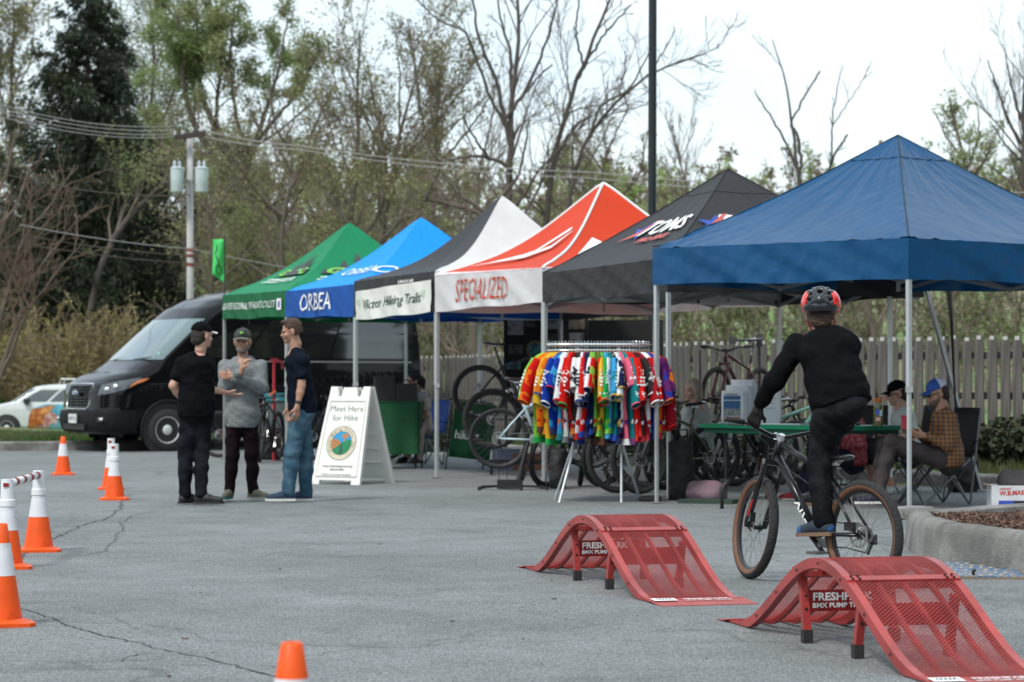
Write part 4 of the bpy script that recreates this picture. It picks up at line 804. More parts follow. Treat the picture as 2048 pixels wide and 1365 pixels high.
# ================================================================ ramps
M_RR = mat('red powder coat', S(200, 70, 66, .69), .42, var=.14, vs=5, coat=.2, col2=S(180, 54, 50, .66), c2s=3); M_RUB = mat('black rubber', (.02, .02, .02), .8, bump=.3, bs=60); M_BOLT = mat('black bolt', (.03, .03, .035), .4, .5)
RL, RW, RH = 2.8, .51, .385
def rz_(s):
    t = min(1, max(0, (s-.14)/(RL-.28))); t = .5-.5*cos(2*pi*t); return .012+RH*t**1.05
def rprof(s):
    e = 1e-3; dz = (rz_(s+e)-rz_(s-e))/(2*e); L = sqrt(1+dz*dz); return np.array([0, s, rz_(s)]), np.array([0, 1/L, dz/L]), np.array([0, -dz/L, 1/L])
def ramp(loc, th, lab):
    root = thing('pump_track_ramp', lab, 'ramp', tuple(loc), th, 'red steel pump track ramps')
    S0, S1 = .15, RL-.12
    for x in (.018, RW-.018):
        ss = np.linspace(S0, S1, 60); P = []
        for s in ss:
            c, t, n = rprof(s); q_ = min(.045, max(.004, c[2]-.004)); P.append([c+n*.0+(x-.018, 0, 0), c+(x+.018, 0, 0), c-n*q_+(x+.018, 0, 0), c-n*q_+(x-.018, 0, 0), c+(x-.018, 0, 0)])
        MB().grid(np.array(P)).build('side_rail', M_RR, root, auto=40)
    for x in (RW*.27, RW*.5, RW*.73):
        P = []
        for s in np.linspace(S0+.03, S1-.03, 50):
            c, t, n = rprof(s); q_ = min(.022, max(.003, c[2]-.016)); c = c-n*.006; P.append([c+(x-.009, 0, 0), c+(x+.009, 0, 0), c-n*q_+(x+.009, 0, 0), c-n*q_+(x-.009, 0, 0), c+(x-.009, 0, 0)])
        MB().grid(np.array(P)).build('deck_rib', M_RR, root, auto=40)
    J = [.38*RL, .62*RL]
    for s in J+[S0+.01, S1-.01]:
        c, t, n = rprof(s); MB().bar(c+(0.002, 0, 0)-n*.006*0+n*.002, c+(RW-.002, 0, 0)+n*.002, .042, .008, up=n).build('cross_strip', M_RR, root)
        MB().bar(c+(0.036, 0, 0)-n*.03, c+(RW-.036, 0, 0)-n*.03, .025, .025, up=n).build('cross_bar', M_RR, root)
    for s in J:
        for ds in (-.013, .013):
            c, t, n = rprof(s+ds)
            for x in (.03, .06, RW-.06, RW-.03): MB().cyl(c+(x, 0, 0)+n*.004, c+(x, 0, 0)+n*.014, .007, .005, 8).build('bolt', M_BOLT, root)
    for s in np.linspace(.25, RL-.25, 9):
        c, t, n = rprof(s); MB().cyl(c+(-.001, 0, 0)-n*.022, c+(-.006, 0, 0)-n*.022, .007, .005, 8).build('bolt', M_BOLT, root)
    for e in (0, 1):
        s0, s1 = (-.06, .17) if e == 0 else (RL+.04, RL-.14); z0 = .002; c1 = rprof(s1)[0]; P = np.array([[(x, s0, z0), (x, (s0+s1)/2, (z0+c1[2]+.004)/2-.003), (x, s1, c1[2]+.005)] for x in (-.012, RW+.012)])
        MB().shell(P, .004).build('end_plate', mat('worn red plate', S(205, 95, 92, .62), .5, var=.12, vs=6) if e == 0 else M_RR, root)
    # expanded metal decks: zigzag strands
    for a, b in ((S0+.03, J[0]-.02), (J[0]+.02, J[1]-.02), (J[1]+.02, S1-.03)):
        ns = int((b-a)/.0098); nx = 40; V, F = [], []; xs = np.linspace(.036, RW-.036, nx); dx = xs[1]-xs[0]; o = 0
        for i in range(ns):
            s = a+(i+.5)*(b-a)/ns; c, t, n = rprof(s); hs = (b-a)/ns*.5
            for j in range(nx):
                sg = hs if (j+i) % 2 == 0 else -hs
                p = c+t*sg+np.array([xs[j], 0, 0]); q = .0014
                V += [p-t*q+n*.0004, p+t*q+n*.0004, p+t*q-n*.0020, p-t*q-n*.0020]
            for j in range(nx-1):
                k = o+j*4
                for m_ in range(4): F.append((k+m_, k+4+m_, k+4+(m_+1) % 4, k+(m_+1) % 4))
            o += nx*4
        fast('mesh_deck', np.array(V), np.array(F), M_RR, root, kind='stuff')
    for fi_, s in enumerate((1.72, 1.02)):
        zt = rz_(s)-.05
        for x in (.05, RW-.05):
            bot = np.array([x, s+(.03 if fi_ else -.03)*1, .045]); top = np.array([x, s-(.03 if fi_ else -.03), zt]); lg = MB().bar(bot, top, .034, .034).build('leg', M_RR, root)
            MB().bar(bot-(0, 0, .044), bot+(0, 0, .015), .043, .043, up=(0, 1, 0.01)).build('rubber_foot', M_RUB, lg)
            for z in (.15, .21): MB().cyl(np.array([x, s-.02, z]), np.array([x, s-.028, z]), .008, .006, 8).build('bolt', M_BOLT, lg)
        pn = MB().box((RW/2, s, .185), (RW-.13, .008, .095)).build('name_panel', mat('dark red steel', S(160, 18, 24, .7), .45, var=.06), root)
        if fi_ == 0:
            f = lambda x, y: np.array([RW/2-.03+x, s-.006, .185+y]); letters('FRESHPARK', lambda x, y: f(x, y+.016), M_WHT, pn, size=.048, bold=.0016, sx=1.12); letters('BMX PUMP TRACK', lambda x, y: f(x, y-.022), M_WHT, pn, size=.030, bold=.001, sx=1.12)
    # near end plate print and white sticker
    e0 = np.array([0, -.06, .0055]); e1 = np.array([0, .17, rz_(.17)+.0105])
    pf_ = lambda x, y: e0+(e1-e0)*y+np.array([x, 0, 0])
    fast('sticker', np.array([pf_(.0, .62), pf_(.13, .62), pf_(.13, .97), pf_(.0, .97)])+(0, 0, .001), [(0, 1, 2, 3)], M_WHT, root)
    MB().tube([pf_(.02+i*.009, .70+.18*(i % 2))+(0, 0, .003) for i in range(11)], .0012, 4).build('sticker_print', M_CHAR, root)
    letters('FRESHPARK', lambda x, y: pf_(.30+x, .80+y*5)+(0, 0, .0015), mat('worn white print', (.72, .62, .62), .7, var=.2, vs=30), root, size=.042, bold=.0014, sx=1.2)
    letters('BMX PUMP TRACK', lambda x, y: pf_(.30+x, .62+y*5)+(0, 0, .0015), MATS['worn white print'], root, size=.026, bold=.0008, sx=1.2)
    return root
def ramp_origin(tip, th):
    p = gp(*tip); return np.array([p[0]+sin(th)*RL, p[1]-cos(th)*RL, 0])
ramp(ramp_origin((1040, 1135), radians(14.8)), radians(14.8), 'red steel mesh pump track roller, the left and farther one of two')
r2 = ramp(ramp_origin((1443, 1241), radians(12.5)), radians(12.5), 'red steel mesh pump track roller in the lower right corner, nearest the camera')
c, t, n = rprof(1.62); fast('sticker', np.array([c+(.36, -.015, .004), c+(.47, -.015, .004), c+(.47, .015, .004), c+(.36, .015, .004)]), [(0, 1, 2, 3)], M_WHT, r2)
# ================================================================ cones
M_CO = mat('orange pvc', S(255, 92, 0, .85), .5, var=.1, vs=9, col2=S(205, 75, 15, .7), c2s=7, c2lo=.58, c2hi=.75); M_CW = mat('white reflective collar', (.70, .70, .74), .4, var=.06, vs=14, col2=(.5, .49, .48), c2s=9, c2lo=.55, c2hi=.72); M_PVC = mat('white pvc', (.78, .80, .82), .35, var=.04); M_RT = mat('dark red tape', (.28, .02, .02), .5)
def cone(px, py, lab, rz=.3, adapter=False, tee=None, h=.485):
    root = thing('traffic_cone', lab, 'cone', tuple(gp(px, py)), rz, 'orange and white traffic cones on the asphalt')
    b = MB(); q = .145; b.prism([(-q+.03, -q), (q-.03, -q), (q, -q+.03), (q, q-.03), (q-.03, q), (-q+.03, q), (-q, q-.03), (-q, -q+.03)], 'z', 0, .018); b.lathe([(.13, .018), (.115, .03), (.10, .034)], 28); b.build('base', M_CO, root, auto=40)
    R = lambda z: .10-(.10-.028)*(z-.03)/(h-.03)
    MB().lathe([(R(.03), .03)]+[(R(z), z) for z in (.1, .2, .3, .4, h-.006)]+[(R(h)-.004, h), (R(h)-.012, h), (R(h)-.014, h-.05)], 32).build('body', M_CO, root, smooth=True)
    MB().lathe([(R(z)+.0012, z) for z in (h*.49, h*.6, h*.7, h*.81)], 32).build('collar', M_CW, root, smooth=True)
    if adapter:
        a = MB(); a.lathe([(.048, h-.10), (.05, h-.098), (.05, h-.06), (.043, h-.055), (.040, h+.02), (.040, h+.07), (0, h+.07)], 24); ad = a.build('pipe_fitting', M_PVC, root, auto=40)
        tp = MB(); tp.box((-.012, -.041, h+.035), (.034, .006, .024)); tp.build('reflector', M_RT, ad)
    return root, h
cone(126, 950, 'plain orange cone with white band in front of the van bumper', .2)
cone(583, 1662, 'plain orange cone whose tip shows at the bottom edge of the photograph', .5)
cone(2, 1251, 'tall orange cone cut by the left edge, nearest the left', .35)
cone(222, 979, 'orange cone with pipe fitting, half hidden behind its twin', .15, True)
cone(229, 1000, 'orange cone with white pipe fitting, front one of the close pair', .1, True)
cone(77, 1103, 'orange cone with white fitting at the right end of the striped bar', .25, True)
cone(14, 1137, 'orange cone with white fitting at the left end of the striped bar', .3, True)
a = gp(14, 1137)+(0, 0, .525); b = gp(77, 1103)+(0, 0, .525); br = thing('barrier_bar', 'white and dark red striped pipe bar joining two cones at the left', 'bar', tuple(a))
MB().cyl((0, 0, 0), b-a, .024, .024, 14).build('pipe', M_PVC, br, smooth=True)
for t in (.22, .45, .68, .9): MB().cyl((b-a)*(t-.03), (b-a)*(t+.05), .0255, .0255, 14).build('tape', M_RT, br, smooth=True)
# ================================================================ A-frame sign
sg = thing('sandwich_board', 'white plastic A-frame sign reading Meet Here for Hike beside the man in jeans', 'sign', tuple(gp(706, 967)), radians(-30))
M_PL = mat('white moulded plastic', (.78, .78, .74), .45, var=.03, bump=.1, bs=20); M_PRT = mat('dark green ink', (.03, .08, .06), .7)
def panel(sgn):
    b = MB(); H, W_ = 1.17, .64; x0 = W_/2; ang = atan2(.30, 1.10); R = np.array([[1, 0, 0], [0, cos(ang), sin(ang)*1], [0, -sin(ang), cos(ang)]]) if sgn < 0 else np.array([[1, 0, 0], [0, cos(ang), -sin(ang)], [0, sin(ang), cos(ang)]])
    # local: x width, z up the panel, y thickness; outline with feet and handle notches
    o = [(-x0-.02, 0), (-x0+.10, 0), (-x0+.10, .05), (x0-.10, .05), (x0-.10, 0), (x0+.02, 0), (x0-.05, H), (x0-.14, H), (x0-.17, H-.12), (x0-.22, H-.12), (.11, H-.12), (.09, H-.01), (-.09, H-.01), (-.11, H-.12), (-x0+.17, H-.12), (-x0+.14, H), (-x0+.05, H)]
    b.prism(o, 'y', -.02, .02)
    return b, R
for sgn in (-1, 1):
    b, R = panel(sgn); y0 = -.36 if sgn < 0 else .36; Rm = np.array([[1, 0, 0], [0, cos(.29), sgn*sin(.29)], [0, -sgn*sin(.29)*1, cos(.29)]])
    Rm = np.array([[1, 0, 0], [0, 1, -sgn*.285], [0, 0, .955]])
    pn = b.xf(Rm, (0, y0, 0)).build('panel', M_PL, sg, auto=30)
    P = lambda x, z, o=0, s=sgn, y=y0, R=Rm: R @ np.array([x, s*(.021+o), z])+np.array([0, y, 0])
    fr = MB()
    for a, b2 in (((-.28, .10), (-.245, 1.0)), ((.28, .10), (.245, 1.0)), ((-.28, .10), (.28, .10)), ((-.245, 1.0), (.245, 1.0))): fr.bar(P(*a, .004), P(*b2, .004), .018, .012)
    fr.build('frame_rim', M_PL, pn)
    for z in (.25, .42, .59, .76, .93):
        MB().bar(P(-.22, z, -.045), P(.22, z, -.045), .03, .012).build('stiffening_rib', M_PL, pn)
    hb = MB(); hb.tube([P(.055, 1.06, -.02), P(.05, 1.14, -.02), P(-.05, 1.14, -.02), P(-.055, 1.06, -.02)], .014, 6); hb.build('handle', M_PL, pn)
    if sgn < 0:
        letters('Meet Here', lambda x, y: P(.0+x, .90+y, .002), M_PRT, pn, size=.104, bold=-.001); letters('for Hike', lambda x, y: P(x, .79+y, .002), M_PRT, pn, size=.104, bold=-.001)
        disc = lambda r, m, o, c=(0, .49), nm='emblem', a0=0, a1=2*pi: fast(nm, np.array([P(c[0]+r*cos(t), c[1]+r*sin(t), o) for t in np.linspace(a0, a1, 40, endpoint=a1 < 6)]), [tuple(range(40))], m, pn)
        disc(.205, M_PRT, .001); disc(.198, mat('cream print', (.62, .55, .42), .7), .0018); disc(.142, M_PRT, .0026); disc(.136, mat('sky blue print', S(40, 160, 215, .8), .7), .0034)
        emb = lambda pts, m, o, nm: fast(nm, np.array([P(x, .49+z, o) for x, z in pts]), [tuple(range(len(pts)))], m, pn)
        arc_ = lambda a0, a1, r=.136, n=14: [(r*cos(t), r*sin(t)) for t in np.linspace(a0, a1, n)]
        emb(arc_(pi*.88, pi*1.5)+[(0, 0), (-.04, .04), (-.09, .055)], mat('tan print', S(190, 130, 80, .8), .7), .0042, 'hill_print')
        emb(arc_(pi*1.2, pi*2.08)+[(.09, .045), (.03, .02), (-.04, -.03)], mat('green print', S(20, 140, 90, .8), .7), .005, 'hill_print')
        emb([(-.02, -.13), (.03, -.125), (.035, -.07), (.01, -.03), (.012, .01), (0, .01), (-.01, -.03), (-.005, -.07)], M_PRT, .0058, 'path_print'); emb([(.035, .02), (.05, .02), (.05, .06), (.035, .06)], MATS['tan print'], .0058, 'tree_print')
        emb([(.043+.045*cos(t)*(1+.1*sin(5*t)), .085+.032*sin(t)) for t in np.linspace(0, 2*pi, 20, endpoint=False)], MATS['tan print'], .0062, 'tree_print')
        for i, ch in enumerate('Victor Hiking Trails, Inc.'):
            a = radians(215-i*9.6); R2 = .168
            if ch != ' ':
                V, F = text2d(ch, size=.05); V2 = [(R2*cos(a)+x*sin(a)+y*cos(a), R2*sin(a)-x*cos(a)+y*sin(a)) for x, y in V]; fast('lettering', np.array([P(x, .49+z, .0036) for x, z in V2]), F, M_CHAR, pn)
        for tx, z, s in (('Www.VictorHikingTrails.Org', .215, .034), ('585-234-8226', .175, .034), ('A 501(c)3 non-profit organization', .115, .030)): letters(tx, lambda x, y, z=z: P(x, z+y, .002), M_CHAR, pn, size=s, bold=.0005)
# ================================================================ FIGURES (signed distance fields turned into smooth meshes)
def A3(*v): return np.array(v, float)
def sdf_mesh(prims, h, k=.03, namp=0.0, nf=14.0, clip=None, pad=.05, seed=0, nst=(1, 1, 1)):
    lo = np.full(3, 1e9); hi = -lo; bb = []
    for p in prims:
        if p[0] == 'c': l = np.minimum(p[1]-p[3], p[2]-p[4]); u = np.maximum(p[1]+p[3], p[2]+p[4]); l = np.minimum(l, np.minimum(p[1], p[2])-max(p[3], p[4])); u = np.maximum(u, np.maximum(p[1], p[2])+max(p[3], p[4]))
        else: r = np.max(p[2]); l, u = p[1]-r, p[1]+r
        bb.append((l, u)); lo = np.minimum(lo, l); hi = np.maximum(hi, u)
    m = k+namp*2+h*2; lo -= m; hi += m; n = np.ceil((hi-lo)/h).astype(int)+2
    F = np.full(n, .2, np.float32); ax = [lo[i]+np.arange(n[i])*h for i in range(3)]
    for p, (l, u) in zip(prims, bb):
        i0 = np.maximum(0, ((l-m*1.5-lo)/h).astype(int)); i1 = np.minimum(n, ((u+m*1.5-lo)/h).astype(int)+2)
        x = ax[0][i0[0]:i1[0], None, None]; y = ax[1][None, i0[1]:i1[1], None]; z = ax[2][None, None, i0[2]:i1[2]]
        if p[0] == 'c':
            a, b, ra, rb = p[1:5]; ba = b-a; L2 = max(1e-9, ba @ ba); t = np.clip(((x-a[0])*ba[0]+(y-a[1])*ba[1]+(z-a[2])*ba[2])/L2, 0, 1)
            d = np.sqrt((x-a[0]-ba[0]*t)**2+(y-a[1]-ba[1]*t)**2+(z-a[2]-ba[2]*t)**2)-(ra+(rb-ra)*t)
        else:
            c, r, R = p[1:4]; R = np.eye(3) if R is None else R; q = [((x-c[0])*R[0, i]+(y-c[1])*R[1, i]+(z-c[2])*R[2, i]) for i in range(3)]
            s0 = np.sqrt(sum((q[i]/r[i])**2 for i in range(3))); s1 = np.sqrt(sum((q[i]/r[i]**2)**2 for i in range(3)))+1e-9; d = s0*(s0-1)/s1
        G = F[i0[0]:i1[0], i0[1]:i1[1], i0[2]:i1[2]]; hh = np.clip(.5+.5*(G-d)/k, 0, 1); G[...] = G*(1-hh)+d*hh-k*hh*(1-hh)
    if namp > 0:
        x, y, z = ax[0][:, None, None]*nst[0], ax[1][None, :, None]*nst[1], ax[2][None, None, :]*nst[2]; s = seed*1.7
        F += namp*(np.sin(nf*x+2.2*np.sin(nf*.7*z+s)+s)*np.sin(nf*.9*z+1.8*np.sin(nf*.8*y+s))+.6*np.sin(nf*2.1*z+1.5*np.sin(nf*1.3*x+s)+2*np.sin(nf*y)))
    if namp > 0: F += namp*.42*(1-2.2*np.abs(np.sin(nf*1.1*(z*1.2+.6*x)+2.6*np.sin(nf*.33*x+1.1*np.sin(nf*.4*z)+s)+1.7*np.sin(nf*.45*y+s))))
    if clip is not None:
        for c, nn in clip:
            d = (ax[0][:, None, None]-c[0])*nn[0]+(ax[1][None, :, None]-c[1])*nn[1]+(ax[2][None, None, :]-c[2])*nn[2]; F = np.maximum(F, d)
    # surface nets
    S_ = F < 0; N = np.array(S_.shape)-1
    cs = sum(S_[i:i+N[0], j:j+N[1], l:l+N[2]].astype(np.int8) for i in (0, 1) for j in (0, 1) for l in (0, 1)); act = (cs > 0) & (cs < 8); idx = np.full(act.shape, -1, int); ijk = np.argwhere(act); idx[act] = np.arange(len(ijk))
    if not len(ijk): return np.zeros((0, 3)), np.zeros((0, 4), int)
    cv = {(i, j, l): F[ijk[:, 0]+i, ijk[:, 1]+j, ijk[:, 2]+l] for i in (0, 1) for j in (0, 1) for l in (0, 1)}
    acc = np.zeros((len(ijk), 3)); cnt = np.zeros(len(ijk))
    for a in cv:
        for ax_ in range(3):
            if a[ax_] == 0:
                b = list(a); b[ax_] = 1; b = tuple(b); v0, v1 = cv[a], cv[b]; s = (v0 < 0) != (v1 < 0); t = np.where(s, v0/(v0-v1+1e-12), 0); p = np.array(a, float)[None].repeat(len(ijk), 0); p[:, ax_] = t; acc += p*s[:, None]; cnt += s
    V = lo+(ijk+acc/cnt[:, None])*h; Fs = []
    for ax_ in range(3):
        o1, o2 = (ax_+1) % 3, (ax_+2) % 3; sl0 = [slice(0, None)]*3; sl1 = [slice(0, None)]*3; sl0[ax_] = slice(0, -1); sl1[ax_] = slice(1, None)
        e = np.argwhere(S_[tuple(sl0)] != S_[tuple(sl1)]); e = e[(e[:, o1] > 0) & (e[:, o2] > 0) & (e[:, o1] < N[o1]) & (e[:, o2] < N[o2])]
        inn_ = S_[e[:, 0], e[:, 1], e[:, 2]]; c = []
        for d1, d2 in ((-1, -1), (0, -1), (0, 0), (-1, 0)): q = e.copy(); q[:, o1] += d1; q[:, o2] += d2; c.append(idx[q[:, 0], q[:, 1], q[:, 2]])
        Q = np.stack(c, 1); Q[~inn_] = Q[~inn_][:, ::-1]; Fs.append(Q)
    return V, np.concatenate(Fs)
def merged(name, parts, m, parent):
    V, F, o = [], [], 0
    for v, f in parts: V.append(v); F.append(f+o); o += len(v)
    return fast(name, np.concatenate(V), np.concatenate(F), m, parent, smooth=True)
HH = 1.0
def C(a, b, ra, rb): return ('c', np.asarray(a, float), np.asarray(b, float), ra, rb)
def E(c, r, R=None): return ('e', np.asarray(c, float), np.asarray(r, float), R)
M_SKIN = mat('fair skin', (.52, .30, .22), .5, var=.08, vs=14, spec=.4); M_SKIN2 = mat('tanned skin', (.40, .22, .15), .5, var=.08, vs=14, spec=.4)
M_EYE = mat('eye', (.02, .015, .012), .2); M_HAIRB = mat('brown hair', (.06, .035, .022), .7, var=.3, vs=40, bump=.6, bs=120); M_HAIRD = mat('dark hair', (.022, .014, .012), .7, var=.3, vs=40, bump=.6, bs=120); M_GREYH = mat('grey hair', (.36, .34, .32), .7, var=.3, vs=40, bump=.6, bs=120)
def cloth(name, col, **k): return mat(name, col, .85, var=k.pop('var', .12), vs=k.pop('vs', 8), bump=.8, bs=16, spec=.08, **k)
def hand(W, D, Np, thumb, curl=.4, sc=1.0, spread=.12, h=.0052):
    h = h*HH
    """W wrist, D direction to the knuckles, Np direction the palm faces, thumb: direction of the thumb side."""
    D = unit(D); Np = unit(Np-np.dot(Np, D)*D); T_ = unit(np.asarray(thumb, float)-np.dot(thumb, D)*D-np.dot(thumb, Np)*Np); P = []
    for i, (o, ln, r) in enumerate(((.032, .072, .0088), (.011, .080, .009), (-.010, .075, .0086), (-.029, .060, .0078))):
        b = W+(D*(.088-.004*abs(i-1))+T_*o)*sc; P.append(C(W+T_*o*.45*sc, b, .0155*sc, .012*sc)); d = unit(D+T_*o*spread*18*(1-curl)); p = b
        for s, a in ((.46, .75), (.30, 1.0), (.24, .7)):
            ang = curl*a*1.25; d = unit(d*cos(ang)+Np*sin(ang)-D*0); q = p+d*ln*s*sc; P.append(C(p, q, r*sc, r*.92*sc)); p = q
    b = W+(D*.028+T_*.026)*sc; d = unit(D*.62+T_*.72+Np*.35); P.append(C(W+T_*.01*sc, b, .017*sc, .0145*sc)); q = b+d*.038*sc; P.append(C(b, q, .013*sc, .0105*sc)); d = unit(d+D*.5+Np*curl*.9-T_*curl*.5); P.append(C(q, q+d*.032*sc, .0105*sc, .0085*sc))
    P.append(C(W-D*.03, W+D*.02, .026*sc, .024*sc)); return sdf_mesh(P, h, .009)
def hframe(yaw, pitch=0.0, roll=0.0):      # yaw: direction the face looks, angle from +x; columns side(right), fwd, up
    f = A3(cos(yaw)*cos(pitch), sin(yaw)*cos(pitch), sin(pitch)); s = unit(np.cross(f, (0, 0, 1))); u = np.cross(s, f); s2 = s*cos(roll)+u*sin(roll); u2 = np.cross(s2, f); return np.stack([s2, f, u2], 1)
def head_prims(c, R, sc=1.0):
    g = lambda x, y, z: c+R @ A3(x, y, z)*sc; e = lambda x, y, z, a, b, d: E(g(x, y, z), A3(a, b, d)*sc, R)
    return [e(0, -.012, .03, .074, .092, .088), e(0, .03, -.035, .055, .062, .075), e(0, .068, -.088, .026, .022, .022), e(0, .085, -.005, .012, .012, .028), e(0, .099, -.024, .015, .014, .012), e(-.03, .074, .015, .03, .016, .01), e(.03, .074, .015, .03, .016, .01),
            e(0, .083, -.055, .024, .012, .008), e(-.04, .055, -.03, .022, .03, .022), e(.04, .055, -.03, .022, .03, .022), e(-.078, -.01, -.01, .010, .02, .032), e(.078, -.01, -.01, .010, .02, .032)]
def make_head(root, c, R, skin, sc=1.0, hair=None, hairp='short', beard=None, cap=None, glasses=False, h=.0065):
    h = h*HH
    g = lambda x, y, z: c+R @ A3(x, y, z)*sc; e = lambda x, y, z, a, b, d: E(g(x, y, z), A3(a, b, d)*sc, R)
    if hair:
        if hairp == 'short': P = [e(0, -.02, .042, .080, .094, .088), e(0, -.055, -.005, .070, .055, .07), e(0, .045, .10, .052, .045, .022)]; cl = [(g(0, .066, .062), R @ A3(0, .75, -.65)), (g(0, .0, -.055), -(R @ A3(0, .3, 1)))]
        elif hairp == 'long': P = [e(0, -.02, .042, .084, .098, .090), e(0, -.065, -.04, .085, .05, .10), e(-.06, .0, -.02, .026, .04, .09), e(.06, .0, -.02, .026, .04, .09)]; cl = [(g(0, .06, .05), R @ A3(0, .9, -.35))]
        elif hairp == 'bun': P = [e(0, -.02, .042, .084, .098, .090), e(0, -.06, -.0, .07, .05, .07), e(0, -.115, -.01, .045, .05, .06), e(.0, -.12, -.07, .03, .03, .06)]; cl = [(g(0, .058, .05), R @ A3(0, .9, -.35))]
        else: P = [e(0, -.046, 0, .0805, .070, .075), e(0, -.072, -.048, .062, .042, .045)]; cl = [(g(0, .012, -.02), R @ A3(0, 1, 0))]
        merged('hair', [sdf_mesh(P, h, .02, .003, 90, cl)], hair, root)
    if beard: merged('beard', [sdf_mesh([e(0, .052, -.075, .050, .048, .040), e(-.045, .03, -.05, .018, .03, .035), e(.045, .03, -.05, .018, .03, .035), e(0, .088, -.042, .028, .012, .008)], h, .012, .002, 120, [(g(0, .0, -.036), R @ A3(0, .15, 1))])], beard, root)
    for s in (-1, 1): MB().ball(g(s*.031, .083, .003), .0085*sc, 8).build('eye', M_EYE, root); MB().ball(g(s*.031, .088, .022), (.018*sc, .006, .005), 8, R=R).build('eyebrow', hair or M_HAIRD, root)
    MB().ball(g(0, .093, -.056), (.022*sc, .006*sc, .004*sc), 8, R=R).build('mouth', mat('lips', (.35, .14, .12), .5), root)
    if glasses:
        b = MB()
        for s in (-1, 1): b.ball(g(s*.032, .094, .002), (.026*sc, .004, .019*sc), 10, R=R); b.cyl(g(s*.058, .09, .006), g(s*.08, .0, .006), .003, .003, 5)
        b.build('glasses', M_EYE, root)
    if cap:
        m1, m2, back, tilt = cap
        Rc = R; V, F = sdf_mesh([e(0, -.018, .052, .086, .103, .085)], h, .02, 0, 9, [(g(0, 0, .040), -(R @ A3(0, .12, 1)))]); cp = fast('cap', V, F, m1, root, smooth=True)
        fd = -1 if back else 1
        G = np.array([[g(x, fd*(.075+q*(.085)*sqrt(max(0, 1-(x/.085)**2))), .045-q*.012-(x/.085)**2*.016) for x in np.linspace(-.08, .08, 13)] for q in np.linspace(0, 1, 6)]); MB().shell(G, .006).build('brim', m2, cp, smooth=True)
        MB().ball(g(0, -.018, .137), .008*sc, 8).build('button', m1, cp); return cp
def shoe(root, heel, toe, mu, ms, w=.045, hgt=.085, laces=M_WHT, zz=0.0):
    heel, toe = A3(*heel), A3(*toe); d = unit(toe-heel); L = np.linalg.norm(toe-heel); s = A3(d[1], -d[0], 0); s = unit(s); u = unit(np.cross(s, d)); g = lambda a, b, c_: heel+d*a*L+s*b+u*c_
    sh = merged('shoe', [sdf_mesh([C(g(.14, 0, .045), g(.45, 0, .055), w*.78, w*.85), C(g(.45, 0, .05), g(.86, 0, .036), w*.85, w*.72), C(g(.14, 0, .05), g(.17, 0, hgt), w*.76, w*.78)], .008, .025, 0, 9, [(g(.5, 0, .018), -u)])], mu, root)
    w = w*.9; o = [(-.01, -.6), (.0, .6), (.12, .82), (.45, .80), (.7, 1.0), (.88, .85), (.99, .45), (1.02, -.1), (.97, -.6), (.8, -.9), (.45, -.85), (.12, -.8)]
    b = MB(); b.add(np.array([g(a, q*w, .002) for a, q in o]+[g(a, q*w*1.02, .024) for a, q in o]), [tuple(range(11, -1, -1)), tuple(range(12, 24))]+[(i, (i+1) % 12, 12+(i+1) % 12, 12+i) for i in range(12)]); b.build('sole', ms, sh, auto=50)
    if laces:
        lb = MB()
        for a in (.38, .46, .54, .62): lb.bar(g(a, -w*.5, .083-(a-.38)*.09), g(a+.03, w*.5, .083-(a-.38)*.09), .007, .007)
        lb.build('laces', laces, sh)
    return sh
